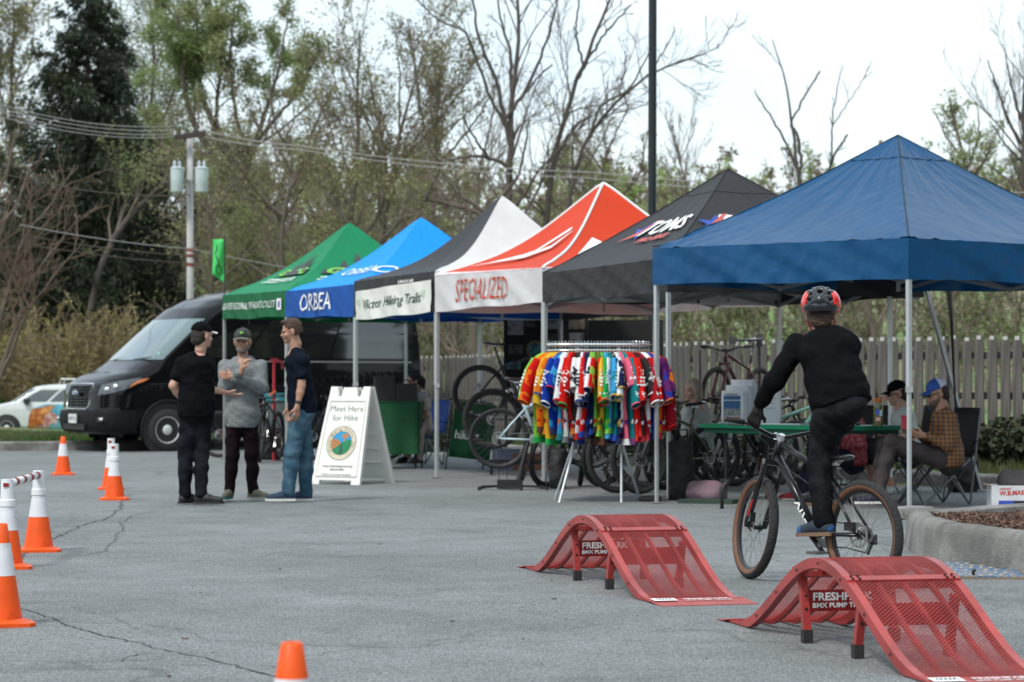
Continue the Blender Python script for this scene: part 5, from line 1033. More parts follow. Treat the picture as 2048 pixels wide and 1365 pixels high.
def person(label, J, yaw, skin, shirt, trou, shoes, hyaw=None, hpitch=0.0, hroll=0.0, sleeve='long', hair=M_HAIRD, hairp='short', beard=None, cap=None, glasses=False, hands=None, group=None, sc=1.0, bulk=1.0, h=.0128, watch=None, base=None, hem=.0, legw=1.0, fold=.0052, gloves=None, legcut=None, skirt=False, armw=1.0):
    """J: world joints head, neck, SL, SR, EL, ER, WL, WR, pelvis, HL, HR, KL, KR, AL, AR (L/R the person's own)."""
    base = A3(*base) if base is not None else A3((J['AL'][0]+J['AR'][0])/2, (J['AL'][1]+J['AR'][1])/2, 0); root = thing('person', label, 'person', tuple(base), group=group)
    J = {k_: A3(*v)-base for k_, v in J.items()}; f = A3(cos(yaw), sin(yaw), 0); up = unit(J['neck']-J['pelvis']); side = unit(J['SR']-J['SL']); fw = unit(np.cross(up, side)); fw = fw if np.dot(fw, f) > 0 else -fw; side = unit(np.cross(fw, up)); Rt = np.stack([side, fw, up], 1)
    sp = J['neck']-J['pelvis']; L = np.linalg.norm(sp); mid = lambda t, o=0.0: J['pelvis']+sp*t+fw*o; sw = np.linalg.norm(J['SR']-J['SL'])/2
    Rh = hframe(hyaw if hyaw is not None else yaw, hpitch, hroll); b = bulk
    h = h*min(HH, 1.25)
    body = [C(J['pelvis'], mid(.5), .10, .105), C(mid(.5), mid(.85), .105, .10), C(J['SL'], J['SR'], .04, .04), C(mid(.95), J['head']-Rh[:, 2]*.07*sc, .052*sc, .050*sc), E(J['head'], A3(.06, .07, .08)*sc, Rh)]
    for s in 'LR':
        S_, El, W_ = J['S'+s], J['E'+s], J['W'+s]; m2 = El*.65+W_*.35; body += [C(S_, El, .047*sc, .039*sc), C(El, m2, .038*sc, .037*sc), C(m2, W_, .037*sc, .024*sc), C(J['H'+s], J['K'+s], .07, .05), C(J['K'+s], J['A'+s], .048, .032)]
    parts = [sdf_mesh(body, h, .02), sdf_mesh(head_prims(J['head'], Rh, sc)+[C(J['head']-Rh[:, 2]*.05*sc-Rh[:, 1]*.01*sc, J['head']-Rh[:, 2]*.13*sc-Rh[:, 1]*.03*sc, .050*sc, .048*sc)], .0062*HH, .014*sc)]
    hm = {}
    for s in 'LR':
        hd = (hands or {}).get(s)
        if hd is not None: _ = (lambda q: hm.__setitem__(s, q) if gloves else parts.append(q))(hand(J['W'+s]+unit(A3(*hd[0]))*.01, A3(*hd[0]), A3(*hd[1]), A3(*hd[2]), *hd[3:4], sc=sc))
    merged('body', parts, skin, root)
    for q in hm.values(): merged('glove', [q], gloves, root)
    make_head(root, J['head'], Rh, skin, sc, hair, hairp, beard, cap, glasses)
    # upper garment
    sa = 1.0; P = [E(mid(.16), A3(.150*b, .115*b, .14), Rt), E(mid(.45), A3(.155*b, .118*b, .18), Rt), E(mid(.74), A3(max(.165, sw*.95)*b, .118*b, .15), Rt), C(J['SL']-up*.01, J['SR']-up*.01, .062, .062), C(mid(.92)-side*.06, mid(.92)+side*.06, .06, .06), E(J['pelvis']+up*.02, A3(.174*b, .136*b, .30), Rt)]
    for s in 'LR':
        S_, El, W_ = J['S'+s], J['E'+s], J['W'+s]
        if sleeve == 'long': P += [C(S_, El, .066*armw, .055*armw), C(El, El*.12+W_*.88, .055*armw, .039*armw)]
        else: P += [C(S_, S_*.45+El*.55, .067*armw, .066*armw)]
    cl = [(J['pelvis']-up*(.085+hem), -up), (J['neck']+up*(.028 if not gloves else .075)+fw*.0, unit(up+fw*.35))] if not skirt else [(J['neck']+up*.028, unit(up+fw*.35))]
    if sleeve == 'long': pass
    v, F = sdf_mesh(P, h*.92, .035, fold*1.0, 20, cl, seed=len(label)); sh_ = fast('shirt', v, F, shirt, root, smooth=True)
    # trousers
    P = [E(J['pelvis']-up*.02, A3(.146*b, .108*b, .15), Rt), E(J['pelvis']-fw*.035-up*.06, A3(.135*b, .08, .09), Rt)]
    for s in 'LR':
        H_, K, A_ = J['H'+s], J['K'+s], J['A'+s]; e = A_ if legcut is None else K*(1-legcut)+A_*legcut; cf = K*.62+A_*.38-unit(np.cross(side, A_-K))*.0
        P += [C(H_, K, .092*legw*min(b, 1.05), .070*legw), C(K, cf, .069*legw, .066*legw), C(cf, e, .066*legw, .056*legw)]
    fl = float(min(J['AL'][2], J['AR'][2]))
    v, F = sdf_mesh(P, h*.95, .028, fold*1.15, 21, ([(J['pelvis']+up*.0, up)] if min(J['KL'][2], J['KR'][2]) < J['pelvis'][2]-.25 else [])+([(A3(0, 0, J['AL'][2]-.055), A3(0, 0, -1))] if abs(J['AL'][2]-J['AR'][2]) < .04 else []), seed=len(label)+3, nst=(1, 1, .8)); fast('trousers', v, F, trou, root, smooth=True)
    for i, s in enumerate('LR'):
        if shoes and shoes[i] is not None: d = A3(*shoes[i][0]); hl = J['A'+s]-unit(d)*.065-A3(0, 0, .085); shoe(root, hl, hl+unit(d)*shoes[i][3] if len(shoes[i]) > 3 else hl+unit(d)*.285, shoes[i][1], shoes[i][2])
    if watch: s, m_ = watch; w0, e0 = J['W'+s], J['E'+s]; t = unit(e0-w0); c = w0+t*.03; MB().cyl(c-t*.014, c+t*.014, .033*sc, .034*sc, 16).build('wristwatch', m_, root, auto=40)
    return root, J, Rt
def jt(px, py, Y0, dy=0.0): return at(px, py, Y0+dy)
M_TEE = cloth('black tee cotton', (.0045, .005, .007)); M_TEEN = cloth('dark navy tee cotton', (.005, .008, .016)); M_BJ = cloth('black denim', (.007, .008, .011), col2=(.013, .015, .020), c2s=5); M_GSW = cloth('heather grey knit', (.20, .215, .225), var=.16, vs=30)
M_BERRY = cloth('dark plum joggers', (.011, .006, .009)); M_JEAN = cloth('blue jeans denim', (.035, .088, .135), col2=(.085, .155, .21), c2s=7, c2lo=.4, c2hi=.65); M_BSH = mat('black shoe', (.015, .015, .017), .6); M_OLIVE = mat('olive mesh shoe', (.14, .14, .10), .8, bump=.3, bs=90); M_NSH = mat('navy canvas shoe', (.02, .04, .08), .8); M_SOLE = mat('white rubber sole', (.68, .68, .64), .6)
M_SOLEG = mat('grey sole', (.3, .3, .28), .6)
# man in black, back to the camera
Y0 = 23.8
J = dict(head=jt(405, 672, Y0), neck=jt(398, 709, Y0), SL=jt(366, 728, Y0, -.02), SR=jt(414, 728, Y0, .10), EL=jt(346, 772, Y0, -.05), WL=jt(366, 804, Y0, .05), ER=jt(411, 777, Y0, .05), WR=jt(449, 785, Y0, .22), pelvis=jt(393, 818, Y0), HL=jt(378, 832, Y0), HR=jt(407, 832, Y0, .04), KL=jt(372, 912, Y0), KR=jt(402, 908, Y0, .03), AL=jt(370, 990, Y0), AR=jt(402, 990, Y0, -.12))
man1, _, _ = person('man in black tee and black cap seen from behind, gesturing with his open right hand', J, radians(38), M_SKIN, M_TEE, M_BJ, [((.75, .6, 0), M_BSH, M_BSH), ((.98, -.1, 0), M_BSH, M_BSH)], hyaw=radians(44), sleeve='short', cap=(M_TEE, M_WHT, False, 0), hairp='low', hands={'R': ((.95, .25, -.28), (.0, .3, .9), (.25, .3, .9), .18), 'L': ((.5, .6, -.3), (1, 0, 0), (0, 0, 1), .5)}, group='three men talking by the van', armw=1.05, bulk=1.08, base=gp(390, 1010))
# man in grey, facing the camera
Y0 = 24.6
J = dict(head=jt(485, 684, Y0, -.02), neck=jt(486, 716, Y0), SR=jt(451, 734, Y0), SL=jt(521, 734, Y0), ER=jt(449, 775, Y0, -.10), WR=jt(483, 742, Y0, -.30), EL=jt(525, 778, Y0, -.08), WL=jt(468, 755, Y0, -.24), pelvis=jt(484, 832, Y0), HR=jt(469, 845, Y0), HL=jt(499, 845, Y0), KR=jt(464, 912, Y0, -.02), KL=jt(504, 912, Y0, -.02), AR=jt(459, 981, Y0), AL=jt(506, 981, Y0))
man2, J2, R2_ = person('man in grey long-sleeved top and camouflage cap with crossed arms, fist near his chin', J, radians(-92), M_SKIN2, M_GSW, M_BERRY, [((.72, -.65, 0), M_OLIVE, M_SOLEG), ((-.12, -.98, 0), M_OLIVE, mat('teal sole', (.03, .16, .18), .6))], hpitch=-.05, sleeve='long', cap=(mat('camouflage cap', (.05, .055, .045), .8, col2=(.012, .014, .012), c2s=25), mat('camouflage brim', (.12, .12, .11), .8), False, 0), hairp='low', hair=M_GREYH, beard=mat('grey beard', (.19, .165, .15), .8, bump=.5, bs=140), hands={'R': ((.25, -.1, 1), (.6, .3, .3), (.3, -1, .2), .95), 'L': ((-1, -.05, .2), (0, 1, 0), (0, 0, 1), .55)}, group='three men talking by the van', hem=.03, bulk=1.02, legw=.92, base=gp(482, 1000), armw=1.05)
MB().ball(J2['head']+A3(0, -.095, .085), (.016, .010, .014), 10).build('cap_badge', M_LIME, man2)
# man in navy tee and jeans, in profile
Y0 = 24.3
J = dict(head=jt(583, 663, Y0), neck=jt(592, 699, Y0), SL=jt(604, 722, Y0, -.16), SR=jt(592, 722, Y0, .18), EL=jt(603, 772, Y0, -.2), WL=jt(595, 812, Y0, -.24), ER=jt(585, 775, Y0, .2), WR=jt(580, 812, Y0, .18), pelvis=jt(605, 812, Y0), HL=jt(604, 828, Y0, -.08), HR=jt(600, 828, Y0, .08), KL=jt(585, 905, Y0, -.1), KR=jt(611, 908, Y0, .1), AL=jt(577, 985, Y0, -.1), AR=jt(612, 985, Y0, .1))
man3, _, _ = person('tall man in dark tee and blue jeans standing in profile with a wristwatch', J, radians(183), M_SKIN2, M_TEEN, M_JEAN, [((-1, -.12, 0), M_NSH, M_SOLE), ((-1, -.1, 0), M_NSH, M_SOLE)], hyaw=radians(186), hpitch=-.18, sleeve='short', hair=M_HAIRB, hands={'L': ((-.12, -.02, -1), (-.7, .7, 0), (-1, -.3, 0), .45), 'R': ((0, 0, -1), (0, -1, 0), (-1, 0, 0), .5)}, group='three men talking by the van', watch=('L', M_BSH), bulk=1.05, legw=1.08, base=gp(580, 1005))
# the rider
Y0 = 14.25; M_BJ2 = cloth('washed black jeans', (.008, .0085, .011), col2=(.016, .017, .021), c2s=6)
J = dict(head=jt(1642, 628, Y0, .12), neck=jt(1645, 672, Y0, .06), SL=jt(1594, 690, Y0, .14), SR=jt(1694, 690, Y0, .0), EL=jt(1550, 760, Y0, .10), WL=jt(1518, 814, Y0, .20), ER=jt(1700, 770, Y0, .22), WR=jt(1668, 850, Y0, .55), pelvis=jt(1680, 797, Y0, -.08), HL=jt(1655, 825, Y0, -.08), HR=jt(1699, 815, Y0, -.06), KL=jt(1641, 928, Y0, -.03), KR=jt(1660, 868, Y0, .36), AL=jt(1648, 1043, Y0, -.08), AR=jt(1640, 985, Y0, .27))
rider, JR, RR_ = person('cyclist seen from behind in black long-sleeved top and red and black helmet', J, radians(118), M_SKIN, cloth('black jersey knit', (.0045, .0045, .006)), M_BJ2, [((-.60, .72, -.06), mat('dark blue shoe', (.02, .03, .05), .7, col2=(.02, .12, .34), c2s=9, c2lo=.56, c2hi=.6), mat('gum sole', (.20, .12, .075), .7), .27), ((-.57, .82, 0), M_BSH, MATS['gum sole'], .27)], hyaw=radians(80), hair=M_HAIRB, hairp='low', hands={'L': ((-.3, .35, -.85), (.2, .95, -.1), (.85, .1, -.3), .85), 'R': ((-.4, .5, -.8), (.2, .95, -.1), (-.9, 0, 0), .9)}, h=.0105, bulk=1.02, sc=1.0, gloves=mat('black glove', (.012, .012, .013), .8), legw=.98, fold=.0055, base=gp(1640, 1165), hem=-.03)
for a_, b_ in ((J['AL'], J['KL']),):
    o = np.array(rider.location); q = unit(b_-a_); MB().cyl(a_-o-q*.02, a_-o+q*.045, .042, .040, 16).build('sock', mat('white sock', (.75, .75, .74), .9), rider, smooth=True)
hc = J['head']-np.array(rider.location); Rh = hframe(radians(80))
hp = lambda x, y, z: hc+Rh @ A3(x, y, z)
he = thing('bike_helmet', 'red and black bicycle helmet with open vents on the head of the rider', 'helmet', tuple(J['head']))
M_HB = mat('black helmet shell', (.007, .011, .015), .3, coat=.5, var=.05)
def onshell(az, el, off=1.0):              # point on the helmet ellipsoid, az 0 = back centre
    d = A3(sin(az)*cos(el)*.100, -cos(az)*cos(el)*.130, sin(el)*.095); return Rh @ (A3(0, -.015, .055)+d*off)
MB().ball(Rh @ A3(0, -.015, .052), (.088, .117, .083), 24, R=Rh).build('vent_dark_core', mat('vent darkness', (.003, .003, .004), .9), he, smooth=True)  # near-black core paints in the dark seen through the vents
RB_ = []
def rib(pts, r=.013, o=.97):
    q = [onshell(a, e, o) for (a0, e0), (a1, e1) in zip(pts[:-1], pts[1:]) for a, e in [(a0+(a1-a0)*t, e0+(e1-e0)*t) for t in (0, .34, .67)]]+[onshell(*pts[-1], o)]
    for i in range(len(q)-1): RB_.append(C(q[i], q[i+1], r, r))
for sg in (-1, 1):
    rib([(0, .36), (sg*.5, .78), (sg*.32, 1.12), (sg*2.83, 1.15), (sg*2.85, .5)], .012); rib([(0, .30), (sg*.42, .05), (sg*.9, -.2)], .015); rib([(sg*.5, .78), (sg*1.25, .80), (sg*2.2, .75), (sg*2.5, .35)], .012)
    rib([(sg*.85, -.2), (sg*.9, .2), (sg*1.0, .55), (sg*1.1, .80)], .012); rib([(sg*.9, -.25), (sg*1.6, -.15), (sg*2.3, .05), (sg*2.6, .25)], .016); rib([(0, .30), (sg*.5, .40), (sg*1.0, .35)], .010)
rib([(-.32, 1.14), (0, 1.10), (.32, 1.14)], .012); rib([(0, .30), (0, .12)], .020)
for e in (-.18, -.34): rib([(-.95, e), (-.4, e-.02), (0, e), (.4, e-.02), (.95, e)], .018)
V, F = sdf_mesh(RB_, .0055, .012); hl_ = fast('shell', V, F, M_HB, he, smooth=True)
for s in (-1, 1):
    G = np.array([[onshell(s*az, el, 1.12) for el in np.linspace(-.50+.35*abs(az-1.3), .80-.35*abs(az-1.4), 9)] for az in np.linspace(.78, 2.0, 12)]); MB().shell(G, .006).build('red_panel', mat('red helmet paint', S(235, 30, 22, .85), .3, coat=.4, var=.03), he, smooth=True)
    MB().tube([onshell(s*1.6, -.3, .96), Rh @ A3(s*.075, .03, -.05), Rh @ A3(s*.05, .045, -.11)], .005, 5).build('chin_strap', MATS['red helmet paint'], he)
p = onshell(0, .18, 1.02); u, v, t = frame(unit(p)); MB().ball(p, (.011, .011, .004), 12, R=np.stack([u, v, t], 1)).build('badge', mat('yellow badge', (.75, .62, .12), .4), he)
MB().tube([onshell(a, -.5, .93) for a in np.linspace(-1.3, 1.3, 12)], .006, 6).build('retention_band', M_HB, he)
# ================================================================ BICYCLES
M_TYRE = mat('tyre rubber', (.022, .022, .023), .85, bump=.8, bs=55); M_GUM = mat('gum sidewall', (.17, .078, .042), .7, var=.1); M_SPK = mat('steel spoke', (.18, .18, .19), .35, .6); M_RIM = mat('black rim', (.02, .02, .022), .35); M_RIMS = mat('silver rim', (.6, .62, .65), .25, .7)
M_CHR = mat('polished silver', (.75, .76, .78), .2, .8, var=.03); M_BFR = mat('gloss black frame', (.015, .017, .02), .25, coat=.5, var=.03); M_ROT = mat('steel rotor', (.4, .4, .41), .3, .8)
def rodr(ax, a):
    x, y, z = unit(ax); c, s = cos(a), sin(a); return np.array([[c+x*x*(1-c), x*y*(1-c)-z*s, x*z*(1-c)+y*s], [y*x*(1-c)+z*s, c+y*y*(1-c), y*z*(1-c)-x*s], [z*x*(1-c)-y*s, z*y*(1-c)+x*s, c+z*z*(1-c)]])
def bicycle(label, loc, ang, fr=None, fk=None, side=None, R=.335, tr=.027, wb=1.04, steer=0.0, z0=0.0, group='bicycles shown under the tents', sc=1.0, sad=.86, rise=.05, detail=False, barw=.37, pitch=0.0, grips=None, decal=None):
    fr = fr or M_BFR; fk = fk or M_BFR; side = side or M_TYRE
    root = thing('bicycle', label, 'bicycle', (loc[0], loc[1], z0), 0, group); root.scale = (sc,)*3; root.rotation_euler = (0, -pitch, ang)
    hd = A3(-.375, 0, .927); RH, FH = A3(0, 0, R), A3(wb, 0, R); H0 = FH+hd*.475+A3(-.035, 0, 0); H1 = H0+hd*.11; BB = A3(.415, 0, R-.015); ST = BB+A3(-.13, 0, .36)
    Rs = rodr(hd, steer); turn = lambda b: b.xf(None, -H0).xf(Rs).xf(None, H0)
    def wheel(c, front):
        w = bpy.data.objects.new('wheel', None); link(w, root); w.location = c if not front else tuple(Rs @ (c-H0)+H0); w.rotation_euler = Matrix(Rs.tolist()).to_euler() if front else (0, 0, 0)
        n, m = (64, 12) if detail else (44, 8); V, F, MI = [], [], []
        for i in range(n):
            t = 2*pi*i/n
            for j in range(m):
                p = 2*pi*j/m; kn = (.0018 if (i+j) % 2 else 0)*(1 if cos(p) > .3 else 0); rr = R-tr+(tr+kn)*cos(p); V.append((rr*cos(t), (tr)*sin(p), rr*sin(t)))
        for i in range(n):
            for j in range(m):
                a = 2*pi*(j+.5)/m; F.append((i*m+j, i*m+(j+1) % m, ((i+1) % n)*m+(j+1) % m, ((i+1) % n)*m+j)); MI.append(1 if (abs(sin(a)) > .55 and cos(a) < .05) else 0)
        fast('tyre', np.array(V), F, [M_TYRE, side], w, smooth=True, mi=MI)
        Rr = R-2*tr+.004; pr = [(Rr, -.013), (Rr+.006, -.013), (Rr+.006, .013), (Rr, .013), (Rr-.018, .006), (Rr-.018, -.006), (Rr, -.013)]; X90 = np.array([[1, 0, 0], [0, 0, 1], [0, -1, 0]])
        MB().lathe(pr, n, R=X90).build('rim', M_RIM, w, auto=40)
        hb = MB(); hb.cyl((0, -.05, 0), (0, .05, 0), .016, .016, 10); hb.cyl((0, -.032, 0), (0, -.028, 0), .03, .03, 12); hb.cyl((0, .028, 0), (0, .032, 0), .03, .03, 12); hb.build('hub', M_BFR, w, auto=40)
        sp = MB(); ns = 28
        for i in range(ns):
            a = 2*pi*i/ns; b = a+(.42 if (i//2) % 2 else -.42); s = .028 if i % 2 else -.028; sp.tube([(.028*cos(b*1+0), s, .028*sin(b)), (Rr*cos(a), 0, Rr*sin(a))], .0011, 3, cap=False)
        sp.build('spokes', M_SPK, w, kind='stuff')
        y = .042; rb = MB(); rb.lathe([(.062, y-.001), (.078, y-.001), (.078, y+.001), (.062, y+.001), (.062, y-.001)], 26, R=X90)
        for i in range(6): a = i*pi/3; rb.bar((.02*cos(a), y, .02*sin(a)), (.065*cos(a+.35), y, .065*sin(a+.35)), .002, .009)
        rb.build('brake_rotor', M_ROT, w, auto=30)
        if not front:
            cs = MB()
            for q in range(6): cs.cyl((0, -.030-q*.005, 0), (0, -.033-q*.005, 0), .048-q*.005, .048-q*.005, 18)
            cs.build('cassette', M_ROT, w, auto=40)
        return w
    wheel(RH, False); wheel(FH, True)
    f = MB(); f.tube([H0+hd*.018, BB*.5+(H0+hd*.018)*.5+A3(0, 0, .004), BB], [.024, .026, .027], 12); f.tube([H1-hd*.015, ST+A3(.012, 0, .0)], [.021, .017], 12); f.tube([BB, ST, ST+(ST-BB)*.18], [.019, .018, .018], 12); f.cyl(H0, H1, .026, .024, 14); f.cyl(BB-(0, .036, 0), BB+(0, .036, 0), .024, .024, 14)
    for s in (-1, 1): f.tube([BB+(-.02, s*.025, 0), BB*.6+RH*.4+(0, s*.045, -.0), RH+(0, s*.064, 0)], [.013, .011, .010], 8); f.tube([ST+(0, s*.015, -.02), ST*.45+RH*.55+(0, s*.05, 0), RH+(0, s*.062, 0)], [.010, .009, .009], 8)
    f.build('frame', fr, root, smooth=True)
    if decal: decal(root, H0, BB)
    fo = MB()
    for s in (-1, 1): lo = FH+(0, s*.062, 0); up = FH+hd*.44+A3(-.035, s*.062, 0); md = lo*.48+up*.52; fo.tube([lo, lo+(-.012, 0, .03), md], [.015, .021, .021], 10); fo.tube([md, up], [.016, .016], 10)
    fo.bar(FH+hd*.44+A3(-.035, -.075, 0), FH+hd*.44+A3(-.035, .075, 0), .045, .035); fo.tube([FH+hd*.20+A3(-.03, -.062, 0), FH+hd*.30+A3(.03, -.04, 0.02), FH+hd*.30+A3(.03, .04, 0.02), FH+hd*.20+A3(-.03, .062, 0)], .010, 8)
    turn(fo).build('fork', fk, root, auto=50)
    sm = H1+hd*.02; cl = sm+A3(.045, 0, .012); st = MB(); st.cyl(H1, H1+hd*.045, .02, .02, 12); st.bar(sm, cl, .034, .034)
    for s in (-1, 1): st.box(cl+(0, s*.017, 0), (.042, .012, .044))
    turn(st).build('stem', M_CHR if detail else M_BFR, root)
    hbp = [cl+A3(-.055, s*barw, rise) if abs(s) == 1 else cl+A3(-.012, s*barw, rise*.85) if abs(s) > .5 else cl+A3(0, s*barw, 0) for s in (-1, -.55, -.15, 0, .15, .55, 1)]
    turn(MB().tube(hbp, [.011]*2+[.0155]*3+[.011]*2, 10)).build('handlebar', M_BFR, root, smooth=True)
    for s in (-1, 1):
        g0, g1 = cl+A3(-.055, s*barw, rise), cl+A3(-.055+.0, s*barw, rise)*1.0; inn_ = cl+A3(-.03, s*barw*.66, rise*.93); turn(MB().tube([g0, g0*.5+inn_*.5, inn_], [.0175, .016, .0165], 12)).build('grip', grips or M_RUB, root, smooth=True)
        lv = MB(); q = inn_+A3(.01, -s*.03, -.008); lv.box(q, (.03, .03, .022)); lv.tube([q+(.02, 0, -.004), q+(.055, s*.04, -.012), q+(.06, s*.11, -.016)], [.006, .005, .004], 6); turn(lv).build('brake_lever', M_BFR, root)
        turn(MB().tube([q, q+A3(.08, -s*.02, .0), H1+A3(.10, s*.03, -.03), H0+A3(.06, s*.04, -.06)], .0026, 5)).build('brake_cable', M_BLKP, root)
    if detail: turn(MB().tube([H0+A3(.05, .05, -.05), FH+hd*.30+A3(-.03, .078, 0), FH+A3(-.03, .08, .08)], .0028, 5)).build('brake_cable', M_BLKP, root); turn(MB().box(FH+A3(-.055, .055, .06), (.045, .035, .06))).build('brake_caliper', M_BFR, root)
    sp0 = ST+(ST-BB)*.16; L = max(.02, (sad-sp0[2])/(ST-BB)[2]); S1 = sp0+(ST-BB)*L
    MB().cyl(ST, S1, .0145, .0145, 12).build('seatpost', M_BFR, root, smooth=True)
    sd = MB(); V = []
    for i, (x, w_, z) in enumerate([(-.125, .035, .012), (-.115, .068, .016), (-.06, .072, .010), (0, .040, .0), (.07, .024, -.002), (.13, .019, -.006), (.148, .008, -.014)]): V.append([(S1[0]+x, w_*cos(a), S1[2]+.035+z+(.014 if sin(a) > 0 else .022)*sin(a)) for a in np.linspace(0, 2*pi, 13)])
    sd.grid(np.array(V)); sd.f.append(list(range(12))); sd.m.append(0); sd.build('saddle', M_BFR, root, smooth=True)
    rl = MB(); [rl.tube([S1+(-.06, s*.022, .03), S1+(-.03, s*.022, .008), S1+(.04, s*.022, .008), S1+(.09, s*.012, .03)], .0035, 5) for s in (-1, 1)]; rl.box(S1+(0, 0, .006), (.05, .05, .02)); rl.build('saddle_rails', M_ALU, root)
    ca = radians(-142) if detail else radians(-60)      # left crank direction
    cd = A3(cos(ca), 0, sin(ca)); cr = MB(); cr.bar(BB+(0, .055, 0), BB+cd*.165+(0, .068, 0), .014, .028, up=(0, 1, 0)); cr.bar(BB+(0, -.055, 0), BB-cd*.165+(0, -.068, 0), .014, .028, up=(0, 1, 0)); cr.cyl(BB-(0, .06, 0), BB+(0, .06, 0), .013, .013, 10); cr.build('crank', M_BFR, root)
    MB().lathe([(.03, -.048), (.078, -.048), (.082, -.046), (.078, -.044), (.03, -.044)], 30, c=BB, R=np.array([[1, 0, 0], [0, 0, 1], [0, -1, 0]])).build('chainring', M_ROT, root, auto=40)
    for s in (1, -1):
        p = BB+cd*.165*s+(0, s*.115, 0); MB().box(p, (.095, .09, .016)).cyl(p-(0, s*.05, 0), p, .008, .008, 8).build('pedal', M_SPK if detail else M_BFR, root)
    ch = MB(); ch.tube([BB+(.0, -.046, .08), BB*.5+RH*.5+(0, -.045, .065), RH+(0, -.043, .045), RH+(-.046, -.043, 0), RH+(0, -.043, -.046), RH+(.03, -.043, -.11), BB*.5+RH*.5+(0, -.045, -.08), BB+(0, -.046, -.08), BB+(.08, -.046, 0)], .0045, 4, closed=True); ch.build('chain', M_SPK, root)
    rd = MB(); rd.box(RH+(.0, -.075, -.03), (.04, .03, .06)); rd.tube([RH+(0, -.07, -.04), RH+(.03, -.06, -.12)], [.012, .008], 6); rd.build('derailleur', M_BFR, root)
    if detail: MB().box(RH+A3(.06, .055, .05), (.07, .035, .05)).tube([RH+A3(.06, .055, .05), ST*.5+RH*.5+(0, .06, 0), H0+(0, .04, 0)], .0026, 5).build('brake_caliper', M_BFR, root)
    return root
M_RG = mat('red decal', (.6, .03, .03), .5)
def rdecal(root, H0, BB):
    d = unit(BB-H0); u = unit(np.cross(d, (0, 1, 0)))
    mk = lambda pts: fast('decal', np.array([H0+d*(.40+x)+A3(0, .0285, 0)-u*y for x, y in pts]), [tuple(range(len(pts)))], M_WHT, root)
    mk([(-.07, -.018), (-.055, -.018), (-.035, .005), (-.015, -.02), (-.005, -.016), (-.025, .022), (-.04, .022)]); mk([(.0, -.018), (.012, -.018), (.022, .018), (.008, .02)]); mk([(.03, .018), (.045, -.018), (.056, -.016), (.045, .02)]); mk([(.065, -.012), (.10, -.006), (.10, .002), (.065, .0)])
pr = gp(1728, 1180); pf2 = gp(1513, 1159); hv = (pf2-pr)[:2]; ang = atan2(hv[1], hv[0]); wbr = np.linalg.norm(hv)/.94
rb = bicycle('matte black dirt jump bicycle with gum sidewall tyres ridden towards the tents', pr, ang, mat('satin black frame', (.007, .008, .011), .3, spec=.35, coat=.15, var=.05), M_BFR, M_GUM, R=.325, tr=.030, wb=max(1.0, wbr), steer=radians(-20), group=None, sc=.94, sad=.70, rise=.062, detail=True, barw=.385, decal=rdecal)
for s in (-1, 1): MB().tube([(wbr-.015, s*.083, .40), (wbr-.06, s*.083, .50)], .006, 5).build('decal', M_RG, rb)
def bk(label, px, k, ang, z0=0, **kw):
    p = at(px, 768, Yk(k)); return bicycle(label, p, radians(ang), z0=z0, **kw)
M_ICE = mat('ice blue frame', (.50, .66, .70), .3, coat=.4, var=.03); M_OLV = mat('olive frame', (.10, .10, .06), .35, coat=.3); M_MINT = mat('mint frame', (.22, .50, .40), .35, coat=.3); M_MAR = mat('maroon frame', (.10, .03, .035), .35, coat=.3); M_GRYF = mat('grey fork', (.35, .38, .40), .4); M_ORG = mat('orange fork', (.55, .22, .05), .4)
bk('ice blue framed road bike held on a low black floor stand beside the jersey rack', 998, 181, 2, z0=.21, fr=M_ICE, R=.335, tr=.02, wb=1.0, sad=.95)
bk('black mountain bike displayed highest, its wheel in front of the picket fence', 960, 152, -8, z0=.66, fr=M_BFR, fk=M_ORG, R=.37, tr=.030, wb=1.15, sad=.98)
bk('black fat tyred bike behind the ice blue road bike', 985, 160, -4, z0=.33, R=.38, tr=.034, wb=1.15, sad=.85, fr=mat('graphite frame', (.05, .055, .06), .4))
bk('black bike whose front wheel shows below the left part of the jersey rack', 1290, 180, 196, z0=0, R=.36, wb=1.1, steer=radians(35), pitch=0)
bk('black bike with front wheel turned, below the middle of the jersey rack', 1330, 184, 238, R=.36, wb=1.1, steer=radians(-25), fr=MATS['graphite frame'])
bk('black bike with thin tyres behind the right end of the jersey rack', 1355, 176, 214, R=.35, tr=.022, wb=1.05, steer=radians(12))
bk('olive framed mountain bike leaning right of the jersey rack', 1470, 178, 222, fr=M_OLV, fk=M_BFR, R=.37, wb=1.16, sad=.95, steer=radians(10))
bk('grey forked mountain bike behind the left end of the green table', 1520, 172, 232, fr=M_OLV, fk=M_GRYF, R=.37, wb=1.16, sad=.9)
bk('mint green framed bike behind the green table', 1500, 168, 20, fr=M_MINT, fk=M_BFR, R=.36, wb=1.1, sad=.95)
bk('black bike whose saddle shows between the white flyer and the rider', 1590, 170, 205, R=.36, wb=1.1, sad=.92)
bk('maroon bike clamped high in the repair stand by the fence', 1520, 158, 236, z0=.62, fr=M_MAR, fk=M_MAR, R=.37, wb=1.12, sad=1.05, side=mat('worn brown tyre', (.10, .07, .06), .8))
bk('black and red bike on the ground behind the man in grey', 438, 128, -6, fr=mat('red black frame', (.12, .02, .02), .4), R=.36, wb=1.1, group='bicycles parked behind the three men')
bk('black bike standing edge-on behind the man in jeans', 556, 133, 262, fr=M_BFR, R=.37, tr=.033, wb=1.1, steer=radians(8), group='bicycles parked behind the three men')
bk('black bike with teal saddle bag standing by the sandwich board', 770, 133, 172, fr=M_BFR, R=.36, wb=1.1, group='bicycles parked behind the three men')
